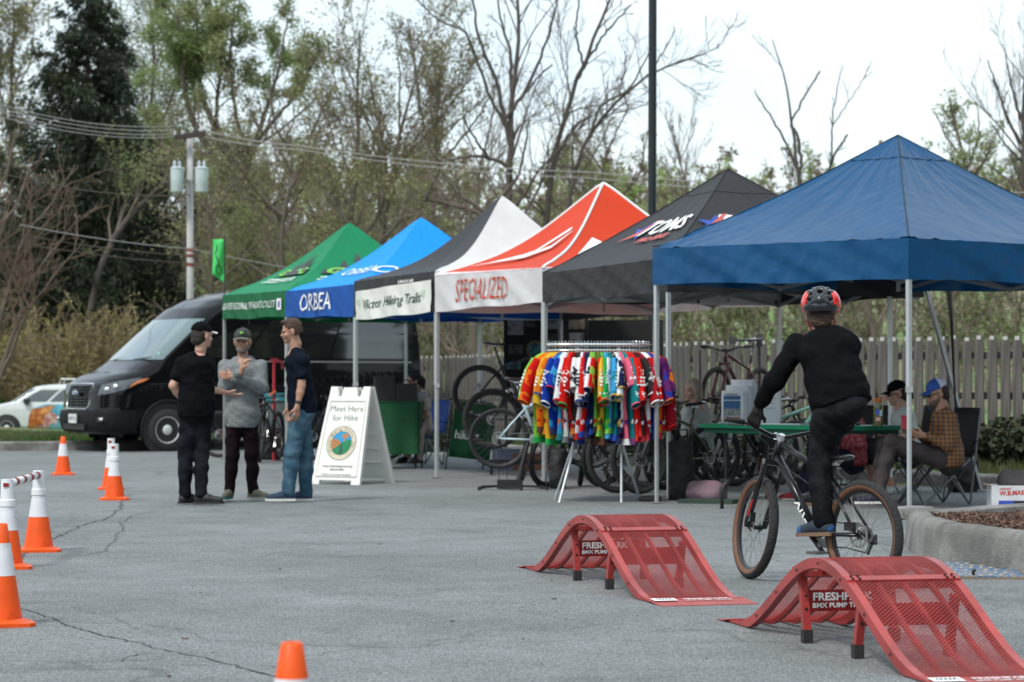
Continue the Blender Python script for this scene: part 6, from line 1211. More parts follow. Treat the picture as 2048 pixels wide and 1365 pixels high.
bk('dark bike parked behind the middle of the jersey rack', 1225, 172, 250, fr=MATS['graphite frame'], R=.36, tr=.03, wb=1.1, steer=radians(20)); bk('olive bike nearest the black tote bag', 1415, 186, 226, fr=M_OLV, fk=M_BFR, R=.36, tr=.03, wb=1.12, sad=.9, steer=radians(-14))
bk('dark bike with white fork lowers behind the table legs', 1560, 176, 228, fr=M_BFR, fk=mat('white fork', (.6, .62, .62), .4), R=.36, tr=.03, wb=1.12, sad=.85); bk('black bike standing behind the tote bag and the olive bike', 1450, 166, 20, fr=M_BFR, R=.37, tr=.034, wb=1.14, sad=.9)
# floor stand of the ice blue bike
fs = thing('bike_floor_stand', 'low black steel bike floor stand with splayed feet under the ice blue bike', 'stand', tuple(gp(1020, 980)))
sb = MB(); sb.bar((-.14, 0, .06), (.14, 0, .06), .09, .10); sb.tube([(.10, 0, .1), (.14, 0, .3), (.20, .02, .52)], [.035, .022, .02], 8); sb.tube([(.14, .02, .1), (.21, .02, .3), (.24, .04, .5)], [.012, .01, .01], 6); sb.build('body', M_BLKP, fs, auto=50)
for a, b in (((-.14, 0, .04), (-.33, -.16, .03)), ((-.14, 0, .04), (-.30, .2, .03)), ((.14, 0, .04), (.40, -.08, .03)), ((.14, 0, .04), (.36, .2, .03)), ((-.1, -.02, .03), (.12, -.18, .03))):
    l = MB().bar(a, b, .022, .022).build('foot_bar', M_BLKP, fs); MB().cyl((b[0], b[1], 0), (b[0], b[1], .04), .022, .016, 8).build('rubber_foot', M_RUB, l)
for x in (-.12, -.03): MB().cyl((x, 0, .1), (x+.0, 0, .30), .004, .004, 5).build('wire_prop', M_BLKP, fs)
rp = thing('repair_stand', 'black bike repair stand with horizontal clamp arm holding the maroon bike', 'stand', tuple(gp(1519, 768+1.15*158)))
b = MB(); b.cyl((0, 0, .0), (0, 0, 1.62), .028, .022, 12); b.build('upright', mat('slate steel', (.09, .085, .09), .4, .4), rp); a = MB(); a.cyl((.06, 0, 1.72), (-.30, 0, 1.70), .018, .018, 10); a.box((-.34, 0, 1.70), (.10, .07, .09)); a.box((0, 0, 1.70), (.08, .08, .16)); a.cyl((0, 0, 1.72), (0, .0, 1.95), .012, .006, 8); a.build('clamp_arm', MATS['slate steel'], rp, auto=40)
for an in (0, 2.1, 4.2): MB().bar((0, 0, .25), (.5*cos(an), .5*sin(an), .02), .02, .02).build('leg', MATS['slate steel'], rp)
rk = thing('bike_rack', 'low black steel floor rack holding the displayed bikes', 'bike rack', tuple(gp(1030, 768+1.15*158)))
b = MB(); b.bar((-.35, 0, .16), (1.0, 0, .16), .05, .06); b.build('beam', M_BLKP, rk)
for x in (-.3, .1, .95): MB().cyl((x, 0, 0), (x, 0, .14), .02, .02, 8).build('caster_leg', M_BLKP, rk)
for i, (px, w_, h_, m_, lab) in enumerate([(1060, .5, .20, mat('brown cardboard', (.22, .10, .06), .8), 'reddish brown cardboard box on the ground behind the floor stand'), (1012, .30, .26, mat('blue grey crate', (.16, .20, .28), .7), 'blue grey plastic crate on the ground behind the ice blue wheel')]):
    t_ = thing('storage_box', lab, 'box', tuple(gp(px, 768+1.15*150)), .2); MB().box((0, 0, h_/2), (w_, .35, h_)).build('body', m_, t_); MB().box((0, 0, h_+.012), (w_+.02, .37, .024)).build('lid', m_, t_)
# ================================================================ VAN
def carbody(tab, xr, er=.6):
    zs = [t[0] for t in tab]
    def f(z, i): return float(np.interp(z, zs, [t[i] for t in tab]))
    def surf(z, s, sg=1, off=0.0):
        xf, hw, dA, xrr = f(z, 1), f(z, 2), f(z, 3), f(z, 4) if len(tab[0]) > 4 else xr; xc = xf-dA
        if s < 0: p = A3(xrr, hw*(1+s), z); n = A3(-1, 0, 0)
        elif s <= 1: p = A3(xrr+(xc-xrr)*s, hw, z); n = A3(0, 1, 0)
        else:
            ph = (s-1)*pi/2; p = A3(xc+dA*max(0, sin(ph))**er, hw*max(0, cos(ph))**er, z); n = unit(A3(max(0, sin(ph))/dA, max(.0, cos(ph))/hw, 0.0)+1e-6)
        p = p+n*off; p[1] *= sg; return p
    return surf
def sides(z, x, surf, tab):               # s of a side point with given x
    zs = [t[0] for t in tab]; xf = np.interp(z, zs, [t[1] for t in tab]); dA = np.interp(z, zs, [t[3] for t in tab]); xr = np.interp(z, zs, [t[4] for t in tab]); return (x-xr)/(xf-dA-xr)
def body_mesh(surf, tab, name, m, parent, nz=70):
    zs = []
    for a, b in zip(tab[:-1], tab[1:]): zs += list(np.linspace(a[0], b[0], max(2, int((b[0]-a[0])/.035)+1), endpoint=False))
    zs.append(tab[-1][0]); S_ = np.r_[np.linspace(-1, 0, 6), np.linspace(.02, 1, 30), np.linspace(1.03, 2, 24)]
    G = [[surf(z, s) for s in S_]+[surf(z, s, -1) for s in S_[::-1][1:]] for z in zs]; b = MB(); b.grid(np.array(G)); n = len(G[0]); b.f.append([(len(zs)-1)*n+i for i in range(n)]); b.m.append(0); b.f.append([i for i in range(n)][::-1]); b.m.append(0)
    return b.build(name, m, parent, auto=55)
def patch(surf, z0, z1, s0, s1, m, parent, name, sg=1, off=.006, nz=8, ns=12, th=.006, fz=None, **k):
    G = [[surf(z0(u) if callable(z0) else z0 if t == 0 else 0, 0) if False else surf((z0(u) if callable(z0) else z0)*(1-t)+(z1(u) if callable(z1) else z1)*t, s0+(s1-s0)*u, sg, off) for u in np.linspace(0, 1, ns)] for t in np.linspace(0, 1, nz)]
    return MB().shell(np.array(G), th).build(name, m, parent, auto=50)
def vwheel(parent, x, y, R, W_, mt, mr, sg=1, hub=M_CHR, holes=10, dish=.06):
    w_ = bpy.data.objects.new('wheel', None); link(w_, parent); w_.location = (x, y, R); X90 = np.array([[1, 0, 0], [0, 0, -sg], [0, sg, 0]]) if sg > 0 else np.array([[1, 0, 0], [0, 0, 1], [0, -1, 0]])
    X90 = np.array([[1., 0, 0], [0, 0, sg], [0, -sg, 0]])
    ry = lambda L: L
    MB().lathe(ry([(R*.62, -W_/2), (R*.9, -W_/2), (R*.98, -W_/2+.03), (R, 0), (R*.98, W_/2-.03), (R*.9, W_/2), (R*.64, W_/2-.005), (R*.62, W_/2-.02)]), 48, R=X90).build('tyre', mt, w_, auto=50)
    MB().lathe(ry([(R*.64, W_/2-.012), (R*.60, W_/2-.008), (R*.575, W_/2-.03), (R*.55, W_/2-dish-.01), (R*.30, W_/2-dish), (R*.22, W_/2-.02), (R*.15, W_/2-.01), (0, W_/2-.01)]), 40, R=X90).build('rim', mr, w_, auto=40)
    hl = MB()
    for i in range(holes): a = i*2*pi/holes; hl.cyl((R*.46*cos(a), sg*(W_/2-dish-.012+.003)*1, R*.46*sin(a)), (R*.46*cos(a), sg*(W_/2-dish+.006), R*.46*sin(a)), .020, .020, 10)
    hl.build('vent_holes', M_BLKP, w_, kind='stuff'); nb = MB()
    for i in range(8): a = i*2*pi/8; nb.cyl((R*.26*cos(a), sg*(W_/2-dish), R*.26*sin(a)), (R*.26*cos(a), sg*(W_/2-dish+.03), R*.26*sin(a)), .012, .010, 6)
    nb.build('lug_nuts', hub, w_, kind='stuff'); return w_
VT = [(.30, 1.12, .90, .52, -4.95), (.36, 1.20, .97, .57, -5.05), (.50, 1.24, 1.00, .62, -5.1), (.66, 1.23, 1.015, .64, -5.1), (.72, 1.20, 1.02, .66, -5.1), (1.00, 1.17, 1.025, .70, -5.1), (1.14, 1.12, 1.025, .78, -5.1), (1.22, 1.02, 1.02, .85, -5.1), (1.30, .86, 1.015, .80, -5.1), (1.38, .62, 1.01, .66, -5.1), (1.46, .46, 1.0, .50, -5.1), (1.54, .32, .99, .38, -5.1),
      (1.75, .08, .97, .38, -5.1), (2.05, -.26, .945, .39, -5.08), (2.30, -.55, .915, .42, -5.05), (2.46, -.74, .895, .5, -5.03), (2.62, -1.04, .86, .7, -5.0), (2.74, -1.42, .80, .9, -4.96), (2.82, -1.9, .72, 1.0, -4.9), (2.87, -2.5, .58, 1.0, -4.8), (2.89, -3.1, .40, .8, -4.7)]
M_VP = mat('black car paint', (.004, .0045, .006), .16, coat=.5, spec=.1, var=.03, vs=2); M_VPL = mat('textured bumper plastic', (.012, .0125, .014), .6, spec=.15, bump=.2, bs=120); M_GLS = mat('dark tinted glass', (.008, .010, .012), .04, spec=.9, coat=1.0, var=0); M_WS = mat('windscreen glass', (.10, .16, .17), .05, spec=1.0, coat=1.0, var=.1, vs=1.5)
M_CHRM = mat('chrome', (.8, .81, .83), .12, 1.0, var=0); M_LENS = mat('headlamp lens', (.07, .08, .09), .06, .2, var=.3, vs=14, coat=1.0); M_AMB = mat('amber lens', (.55, .16, .04), .2, coat=.6); M_TAIL = mat('red tail lens', (.45, .02, .02), .2, coat=.6)
vsf = carbody(VT, -5.0); va = radians(180+34.5); nw = gp(326, 903); hvx = A3(cos(va), sin(va), 0); lvx = A3(-sin(va), cos(va), 0); vo = nw-lvx*.86
van = thing('passenger_van', 'black high-roof passenger van parked behind the three men, facing left', 'van', tuple(vo), va)
body_mesh(vsf, VT, 'body', M_VP, van)
SX = lambda z, x: sides(z, x, vsf, VT)
patch(vsf, 1.56, 2.27, 1.13, 2.0, M_WS, van, 'windscreen', 1, ns=20); patch(vsf, 1.56, 2.27, 1.13, 2.0, M_WS, van, 'windscreen', -1, ns=20)
for sg in (1, -1):
    patch(vsf, .34, lambda u: .70, 1.0, 2.0, M_VPL, van, 'front_bumper', sg, off=.012, ns=22, th=.02)
    patch(vsf, lambda u: 1.60, lambda u: 2.18-.34*max(0, u-.45)/.55, SX(1.7, -1.55), SX(1.7, -.52), M_GLS, van, 'door_window', sg)
    patch(vsf, 1.60, 2.26, SX(1.8, -4.85), SX(1.8, -3.30), M_GLS, van, 'side_window', sg); patch(vsf, 1.60, 2.26, SX(1.8, -3.26), SX(1.8, -1.68), M_GLS, van, 'side_window', sg)
    patch(vsf, 1.525, 1.55, SX(1.53, -4.9), SX(1.53, -1.7), mat('satin grey moulding', (.22, .23, .24), .3, .3), van, 'side_moulding', sg, off=.012, nz=3, ns=20); patch(vsf, 1.24, 1.31, SX(1.3, -4.9), SX(1.3, -1.7), M_VP, van, 'side_moulding', sg, off=.018, nz=3, ns=20, th=.02)
    patch(vsf, .50, .68, SX(.6, -3.3), SX(.6, -.5), M_VPL, van, 'side_cladding', sg, off=.014, nz=3, ns=16, th=.02)
    patch(vsf, lambda u: 1.13+.13*(1-u), lambda u: .95+.12*(1-u)**1.5, 1.15, 1.66, M_LENS, van, 'headlight', sg, off=.010, ns=16)
    patch(vsf, lambda u: 1.25-.03*u, lambda u: 1.19-.12*u, 1.06, 1.15, M_AMB, van, 'turn_signal', sg, off=.010, ns=6)
    for s_, z_ in ((1.52, 1.05), (1.38, 1.10)): q = vsf(z_, s_, sg, .002); MB().ball(q, (.045, .065, .055), 14).build('lamp_reflector', M_CHRM, van, smooth=True)
    patch(vsf, .50, .60, 1.42, 1.60, mat('fog lamp recess', (.01, .01, .01), .6), van, 'fog_lamp_recess', sg, off=.026, nz=3, ns=6); q = vsf(.55, 1.50, sg, .04); MB().ball(q, (.03, .08, .035), 10).build('fog_lamp', M_CHRM, van, smooth=True)
    patch(vsf, 1.55, 2.15, -.12, -.02, M_TAIL, van, 'tail_light', sg, off=.01); patch(vsf, .95, 1.55, -.12, -.02, M_TAIL, van, 'tail_light', sg, off=.01)
    for x0 in (0.0, -3.75):
        MB().cyl((x0, sg*.99, .37), (x0, sg*1.022, .37), .47, .47, 40).build('wheel_well', M_BLKP, van)
        MB().tube([(x0+.49*cos(a), sg*1.03, .37+.49*sin(a)) for a in np.linspace(-.35, pi+.35, 30)], .032, 8, sq=.8).build('arch_trim', M_VPL, van, smooth=True)
        vwheel(van, x0, sg*.93, .365, .24, M_RUB if False else mat('van tyre', (.025, .025, .026), .8, bump=.3, bs=50), mat('alloy steel', (.6, .61, .62), .3, 0.0), sg)
    mb = MB(); mb.bar((-.62, sg*1.0, 1.55), (-.58, sg*1.16, 1.58), .05, .06); mb.build('mirror_arm', M_VPL, van); mm_ = MB(); mm_.box((-.60, sg*1.24, 1.68), (.14, .24, .40), taper=.85); mm_.build('side_mirror', M_VPL, van, auto=40)
    MB().tube([vsf(z, 1.06, sg, .004) for z in np.linspace(1.55, 2.3, 14)], .012, 5).build('pillar_seam', M_VPL, van)
    MB().tube([vsf(z, SX(z, -1.62), sg, .003) for z in np.linspace(.55, 2.3, 18)], .006, 4).build('door_gap', M_BLKP, van); MB().tube([vsf(z, SX(z, -.45), sg, .003) for z in np.linspace(.62, 1.5, 12)], .006, 4).build('door_gap', M_BLKP, van)
gf = lambda y, z, o=0: A3(vsf(z, 2.0)[0]-.13*(abs(y)/.6)**2.2+o, y, z)
gr = [(-.44, 1.15), (.44, 1.15), (.50, 1.05), (.44, .78), (.38, .72), (-.38, .72), (-.44, .78), (-.50, 1.05)]
g_ = bpy.data.objects.new('grille', None); link(g_, van)
MB().add([gf(y, z, .035) for y, z in gr]+[gf(y, z, -.02) for y, z in gr], [tuple(range(8))]+[(i, 8+i, 8+(i+1) % 8, (i+1) % 8) for i in range(8)]).build('backing', mat('grille black', (.004, .004, .005), .6, spec=.06), g_)
MB().tube([gf(y, z, .05) for y, z in gr], .014, 8, closed=True).build('chrome_surround', M_CHRM, g_, smooth=True)
for z in np.linspace(.79, 1.10, 7): MB().tube([gf(y, z, .040) for y in np.linspace(-.44, .44, 9)], .008, 5).build('grille_slat', MATS['grille black'], g_)
for y in np.linspace(-.35, .35, 8): MB().tube([gf(y, z, .046) for z in np.linspace(.76, 1.12, 4)], .006, 4).build('grille_slat', MATS['grille black'], g_)
MB().ball(gf(0, .99, .065), (.012, .105, .052), 20).build('badge_ring', M_CHRM, g_, smooth=True); MB().ball(gf(0, .99, .072), (.012, .090, .040), 20).build('badge', mat('blue oval badge', (.02, .07, .22), .25), g_, smooth=True)
letters('Ford', lambda x, y: gf(0, .99, .087)+A3(0, x, y), M_WHT, g_, size=.07, shear=.35)
lpn = MB().box(gf(0.03, .56, .055)+A3(0, -.0, 0), (.012, .31, .155)).build('licence_plate', mat('plate white', (.62, .64, .62), .5), van); letters('38472-E', lambda x, y: gf(.03, .56, .064)+A3(0, x, y), mat('plate blue ink', (.03, .06, .18), .6), lpn, size=.08)
MB().box(gf(0, .42, .035), (.02, .85, .10)).build('lower_intake', M_BLKP, van)
for z in (.39, .43): MB().bar(gf(-.4, z, .05)+A3(.0, 0, 0), gf(.4, z, .05), .012, .012).build('intake_slat', M_VPL, van)
MB().box((-.10, 0, 1.535), (.10, 1.5, .02)).build('wiper_cowl', M_BLKP, van)
for y in (-.45, .35): MB().tube([vsf(1.57, 1.78, 1, .02)*A3(1, 0, 1)+A3(0, y, 0), vsf(1.60, 1.6, 1, .02)*A3(1, 0, 1)+A3(.02, y+.55, .0)], .010, 5).build('wiper', M_BLKP, van)
MB().box(A3(*(vsf(1.66, 1.40, 1, .012))), (.02, .10, .06)).build('windscreen_sticker', mat('mint sticker', (.35, .6, .55), .5), van)
for y in (-.6, -.25, .25, .6): MB().bar((-2.4, y, 2.868), (-4.5, y, 2.868), .05, .02).build('roof_bead', M_VP, van)
for y0, y1 in ((.35, .75), (-.75, -.35)): MB().bar((.30, y0, 1.405), (.30, y1, 1.405), .06, .015, up=(0, 0, 1)).build('hood_vent', M_BLKP, van)
# ---------------------------------------------------------------- wrapped white pickup-like car behind the verge
CT = [(.28, 1.0, .85, .35, -3.6), (.40, 1.05, .95, .4, -3.7), (.75, 1.05, .98, .45, -3.75), (.95, .98, .98, .5, -3.75), (1.05, .70, .96, .5, -3.72), (1.12, .25, .94, .45, -3.7), (1.18, -.05, .92, .35, -3.68), (1.45, -.45, .86, .35, -3.6), (1.66, -.80, .78, .40, -3.5), (1.72, -1.1, .68, .5, -3.4), (1.75, -1.5, .5, .5, -3.2)]
csf = carbody(CT, -3.7); co = at(22, 768, 80.0); co[2] = -.60; suv = thing('wrapped_car', 'white sport utility car with a colourful advert wrap and roof rack at the far left', 'car', tuple(co), radians(184))
M_CW2 = mat('white car paint', (.62, .65, .66), .2, coat=.8, var=.04); body_mesh(csf, CT, 'body', M_CW2, suv); CX = lambda z, x: sides(z, x, csf, CT)
for sg in (1, -1):
    patch(csf, 1.18, 1.56, CX(1.3, -1.35), CX(1.3, -.62), mat('car glass', (.04, .06, .06), .05, spec=.9, coat=1), suv, 'front_window', sg); patch(csf, 1.18, 1.58, CX(1.3, -2.2), CX(1.3, -1.45), MATS['car glass'], suv, 'rear_window', sg); patch(csf, 1.18, 1.56, CX(1.3, -3.2), CX(1.3, -2.3), MATS['car glass'], suv, 'quarter_window', sg)
    patch(csf, 1.2, 1.58, 1.15, 2.0, MATS['car glass'], suv, 'windscreen', sg)
    for x0 in (0, -2.85):
        MB().cyl((x0, sg*.93, .36), (x0, sg*.985, .36), .43, .43, 32).build('wheel_well', M_BLKP, suv); vwheel(suv, x0, sg*.90, .36, .23, MATS['van tyre'], MATS['alloy steel'], sg)
    MB().box((-.62, sg*1.02, 1.20), (.16, .2, .16)).build('side_mirror', M_BLKP, suv)
    def wp_(x0, x1, z0, z1, m_, nm, off): patch(csf, lambda u: z0(u) if callable(z0) else z0, lambda u: z1(u) if callable(z1) else z1, CX(.8, x0), CX(.8, x1), m_, suv, nm, sg, off=off, ns=12)
    wp_(-2.2, -.72, .30, 1.10, mat('wrap teal', S(60, 160, 190, .8), .4, col2=S(130, 200, 215, .8), c2s=2), 'wrap_panel', .004)
    wp_(-1.35, -.72, .32, lambda u: 1.02+.05*sin(u*5), mat('wrap auburn', S(180, 95, 45, .8), .4, col2=S(225, 160, 90, .8), c2s=5), 'wrap_panel', .008); wp_(-1.62, -1.20, lambda u: .42+.1*sin(u*6), lambda u: .72+.12*sin(u*3), mat('wrap pale pink', S(225, 195, 190, .8), .4, col2=S(180, 120, 110, .8), c2s=6), 'wrap_panel', .012)
    wp_(-3.3, -2.2, .45, .75, mat('wrap pale grey', (.5, .56, .56), .4), 'wrap_panel', .004)
    rr = MB(); rr.tube([(-1.6, sg*.6, 1.74), (-1.65, sg*.6, 1.90), (-3.0, sg*.6, 1.90), (-3.1, sg*.6, 1.74)], .022, 6); rr.build('rack_rail', M_ALU, suv)
for x in (-1.7, -2.3, -2.95): MB().cyl((x, -.6, 1.9), (x, .6, 1.9), .02, .02, 8).build('rack_bar', M_ALU, suv)
# ================================================================ JERSEY RACK
cR = gp(1197, 1003); rack = thing('garment_rack', 'chrome rolling garment rail on splayed legs carrying the cycling jerseys', 'clothes rack', tuple(cR))
RA, RB, RZ = .50, .26, 1.53
def oval(t): return A3(RA*np.sign(cos(t))*abs(cos(t))**.55, RB*np.sign(sin(t))*abs(sin(t))**.55, RZ)
for dz in (0, -.055): MB().tube([oval(t)+(0, 0, dz) for t in np.linspace(0, 2*pi, 48, endpoint=False)], .014 if dz == 0 else .009, 8, closed=True).build('top_rail', M_CHR, rack, smooth=True)
for sx_, sy_ in ((-1, -1), (1, -1), (-1, 1), (1, 1)):
    MB().tube([(sx_*.20, sy_*.12, RZ-.03), (sx_*.22, sy_*.15, .62), (sx_*(.42 if sy_ > 0 else .21+.18*(sx_ < 0)), sy_*.32, .0)], .013, 8).build('leg', M_ALU, rack)
MB().bar((-.2, 0, .62), (.2, 0, .62), .03, .02).bar((0, -.12, .62), (0, .12, .62), .03, .02).build('spreader', M_CHR, rack)
COLR = {'lime': S(130, 205, 75, .8), 'red': S(215, 25, 20, .8), 'orange': S(235, 120, 25, .8), 'yellow': S(230, 185, 50, .8), 'blue': S(20, 60, 165, .8), 'sky blue': S(60, 160, 215, .8), 'white': (.72, .73, .74), 'black': (.02, .02, .022), 'navy': S(18, 30, 75, .8), 'green': S(25, 165, 75, .8), 'olive': S(95, 105, 35, .8), 'teal': S(20, 125, 130, .8), 'pink': S(235, 105, 135, .8), 'crimson': S(165, 20, 35, .8), 'purple': S(110, 40, 110, .8), 'grey': S(120, 120, 125, .8), 'brown': S(90, 50, 30, .8)}
def jmat(c1, c2): return mat(f'jersey {c1} {c2}', COLR[c1], .8, var=.06, bump=.2, bs=60, spec=.15, col2=COLR[c2], c2s=11, c2lo=(.645 if c2 == 'white' else .60), c2hi=(.655 if c2 == 'white' else .61))
def jersey(label, pos, yaw, c1, c2, sl, cf, hem, text=None, seed=0, full=False, longs=False):
    r = random.Random(seed); t = thing('cycling_jersey', label, 'jersey', tuple(pos), yaw, 'cycling jerseys hanging on the garment rack')
    m1, m2, m3, m4 = jmat(c1, c2), jmat(sl, c1 if c1 != sl else 'white'), mat('plain '+cf, COLR[cf], .8), mat('plain '+hem, COLR[hem], .8)
    L = r.uniform(.76, .90); rows = [(0.0, .062, .026), (-.025, .13, .030), (-.065, .19, .032), (-.14, .215, .034), (-.24, .22, .034), (-.45, .215, .03), (-L+.06, .21, .036), (-L, .215, .042)]; n = 16; G = []
    ph = r.uniform(0, 6)
    for z, w_, th in rows:
        G.append([(w_*cos(a), th*np.sign(sin(a))*abs(sin(a))**.7*(1+.35*sin(5*a+ph+z*7))+.03*sin(z*5+ph)*cos(a), z) for a in np.linspace(0, 2*pi, n+1)])
    G = np.array(G); b = MB(); b.grid(G[:7]); b.build('torso', m1, t, smooth=True); MB().grid(G[6:]).build('hem_band', m4, t, smooth=True)
    for s in ((1, -1) if full else (1,)):
        x1, z1 = (r.uniform(.29, .34), r.uniform(-.52, -.34)) if not longs else (.27, -.72); pts = [A3(.175*s, 0, -.075), A3(.225*s, .0, -.13), A3((.29 if not longs else .25)*s, .01*sin(ph), -.27), A3(x1*s, .02*sin(ph), z1)]; d = [(.050, .030), (.075, .034), (.072, .040), (.066, .044)]; S2 = []
        for (p, (w_, th)) in zip(resample(pts, 4), d): S2.append([p+A3(w_*cos(a)*.85*s, th*sin(a), w_*cos(a)*.5) for a in np.linspace(0, 2*pi, 13)])
        S2 = np.array(S2); e = S2[-1]+(S2[-1]-S2[-2])*.10; MB().grid(S2).build('sleeve', m2, t, smooth=True); MB().grid(np.array([S2[-1]*1.001, e])).build('cuff', m3, t, smooth=True)
        if text == '#' and s > 0:
            for q in range(5): zz = -.17-q*.034; hw_ = r.uniform(.008, .02); fast('print_mark', np.array([A3(.225+.105*((-zz-.13)/.23)+.061, yy+r.uniform(-.004, .004), zq) for yy, zq in ((-hw_, zz), (hw_, zz), (hw_*.8, zz-.022), (-hw_, zz-.02))]), [(0, 1, 2, 3)], M_WHT if sl != 'white' else mat('plain black', COLR['black'], .8), t)
        elif text and s > 0: letters(text, lambda x, y: A3(.225+.105*((.11+x)/.23)+.060, y, -.24-x), M_WHT if sl != 'white' else mat('plain black', COLR['black'], .8), t, size=.042, bold=.0)
    h = MB(); h.tube([(-.15, 0, -.085), (-.08, 0, -.05), (0, 0, -.0), (.08, 0, -.05), (.15, 0, -.085)], [.008, .010, .012, .010, .008], 6); hg = h.build('hanger', mat('wooden hanger', (.42, .25, .12), .6), t, smooth=True)
    MB().tube([(0, 0, .0), (0, 0, .07), (.012, 0, .095), (0, 0, .11), (-.014, 0, .098)], .0025, 5).build('hook', M_CHR, hg); return t
JL = [('lime', 'white', 'lime', 'orange', 'green', '#'), ('orange', 'red', 'red', 'orange', 'brown', None), ('yellow', 'brown', 'yellow', 'yellow', 'green', None), ('yellow', 'orange', 'orange', 'blue', 'orange', '#'), ('blue', 'sky blue', 'blue', 'white', 'navy', '#'), ('sky blue', 'orange', 'blue', 'red', 'teal', None), ('white', 'purple', 'white', 'red', 'grey', '#'), ('red', 'orange', 'red', 'green', 'green', None), ('red', 'black', 'red', 'white', 'orange', '#'), ('black', 'white', 'white', 'black', 'grey', None),
      ('white', 'red', 'white', 'blue', 'red', '#'), ('red', 'white', 'red', 'white', 'blue', None), ('navy', 'blue', 'navy', 'navy', 'navy', '#'), ('navy', 'white', 'white', 'navy', 'blue', None), ('lime', 'red', 'red', 'red', 'black', None), ('olive', 'black', 'red', 'olive', 'brown', None), ('yellow', 'olive', 'yellow', 'yellow', 'lime', '#'), ('green', 'lime', 'green', 'orange', 'sky blue', 'RACER'), ('sky blue', 'lime', 'white', 'sky blue', 'lime', None), ('teal', 'navy', 'sky blue', 'yellow', 'blue', '#'), ('navy', 'yellow', 'navy', 'yellow', 'navy', '#'),
      ('white', 'blue', 'white', 'yellow', 'navy', 'DDD'), ('pink', 'purple', 'pink', 'purple', 'white', None), ('teal', 'white', 'teal', 'pink', 'purple', None), ('red', 'white', 'red', 'white', 'red', '#'), ('red', 'crimson', 'red', 'crimson', 'red', '#'), ('black', 'white', 'black', 'white', 'crimson', 'DDD'), ('crimson', 'navy', 'crimson', 'white', 'crimson', 'CORNING'), ('white', 'red', 'red', 'white', 'teal', '#'), ('blue', 'red', 'purple', 'orange', 'blue', None), ('orange', 'purple', 'purple', 'blue', 'red', None), ('crimson', 'white', 'crimson', 'red', 'red', None)]
nJ = len(JL); ords = ['leftmost', 'second', 'third', 'fourth', 'fifth', 'sixth', 'seventh', 'eighth', 'ninth', 'tenth', 'eleventh', 'twelfth', 'thirteenth', 'fourteenth', 'fifteenth', 'sixteenth']
for i, (c1, c2, sl, cf, hem, tx) in enumerate(JL):
    u = (i+.5)/nJ; x = -RA+2*RA*u; t_ = pi+pi*u; y = -RB*min(1, (1-abs(2*u-1)**6)**.5)
    yaw = -pi/2+(u-.5)*(1.3*abs(2*u-1)**1.5+.5)*1.15+random.Random(i).uniform(-.12, .12)
    od = f'{ords[i]} from the left' if i and i < 16 else ('leftmost' if i == 0 else ('rightmost' if i == nJ-1 else f'{ords[nJ-1-i]} from the right'))
    jersey(f'{c1} and {c2} cycling jersey, {sl} sleeve, {od} of the rack front', cR+A3(x, y, RZ-.075), yaw, c1, c2, sl, cf, hem, tx, i, longs=(i == nJ-1))
for i in range(9):
    c = JL[(i*5+3) % nJ]; x = -.42+.84*i/8; jersey(f'{c[0]} jersey on the far side of the rack, behind the {JL[min(nJ-1, int((x+.5)*nJ))][0]} one, {ords[i]} there', cR+A3(x, .24, RZ-.075), pi/2+(-x)*.8, c[0], c[1], c[2], c[3], c[4], None, 50+i)
# ================================================================ TABLES AND THINGS ON THEM
M_GT = mat('green table plastic', S(0, 128, 92, .75), .45, var=.05); aT = atan2(-.78, .62); tl = at(1398, 768, 24.85); Lt = 2.05; Wt = .76
gt = thing('folding_table', 'long green topped folding table under the navy tent behind the rider', 'table', (tl[0], tl[1], 0), aT)
tp = MB(); tp.prism([(0, .0), (Lt, .0), (Lt, Wt), (0, Wt)], 'z', .715, .755); tp.build('table_top', M_GT, gt); ap = MB(); ap.box((Lt/2, .03, .69), (Lt-.12, .02, .05)); ap.box((Lt/2, Wt-.03, .69), (Lt-.12, .02, .05)); ap.build('apron', mat('dark green edge', S(0, 85, 62, .7), .5), gt)
for x in (.28, Lt-.28):
    for y in (.10, Wt-.10): MB().tube([(x, y, .69), (x, y, .0)], .014, 8).build('leg', M_BLKP, gt)
    MB().bar((x, .1, .2), (x, Wt-.1, .2), .02, .02).bar((x, .1, .60), (x+(.35 if x < 1 else -.35), Wt/2, .68), .016, .016).build('leg_brace', M_BLKP, gt)
tw_ = lambda u, v, z=.756: A3(*(np.array([tl[0], tl[1]])+np.array([cos(aT), sin(aT)])*u+np.array([-sin(aT), cos(aT)])*v), z)
bro = thing('brochure_stand', 'tiered rack of white bike magazines at the left end of the green table', 'brochure rack', tuple(tw_(.20, .28)), radians(-8))
M_PAP = mat('white paper', (.70, .73, .76), .6, var=.03); M_MAGB = mat('magazine blue', S(25, 95, 150, .8), .5); M_MAGG = mat('magazine photo grey', (.30, .33, .32), .5, col2=(.12, .14, .13), c2s=40); M_MAGR = mat('magazine rose', S(165, 80, 95, .8), .5)
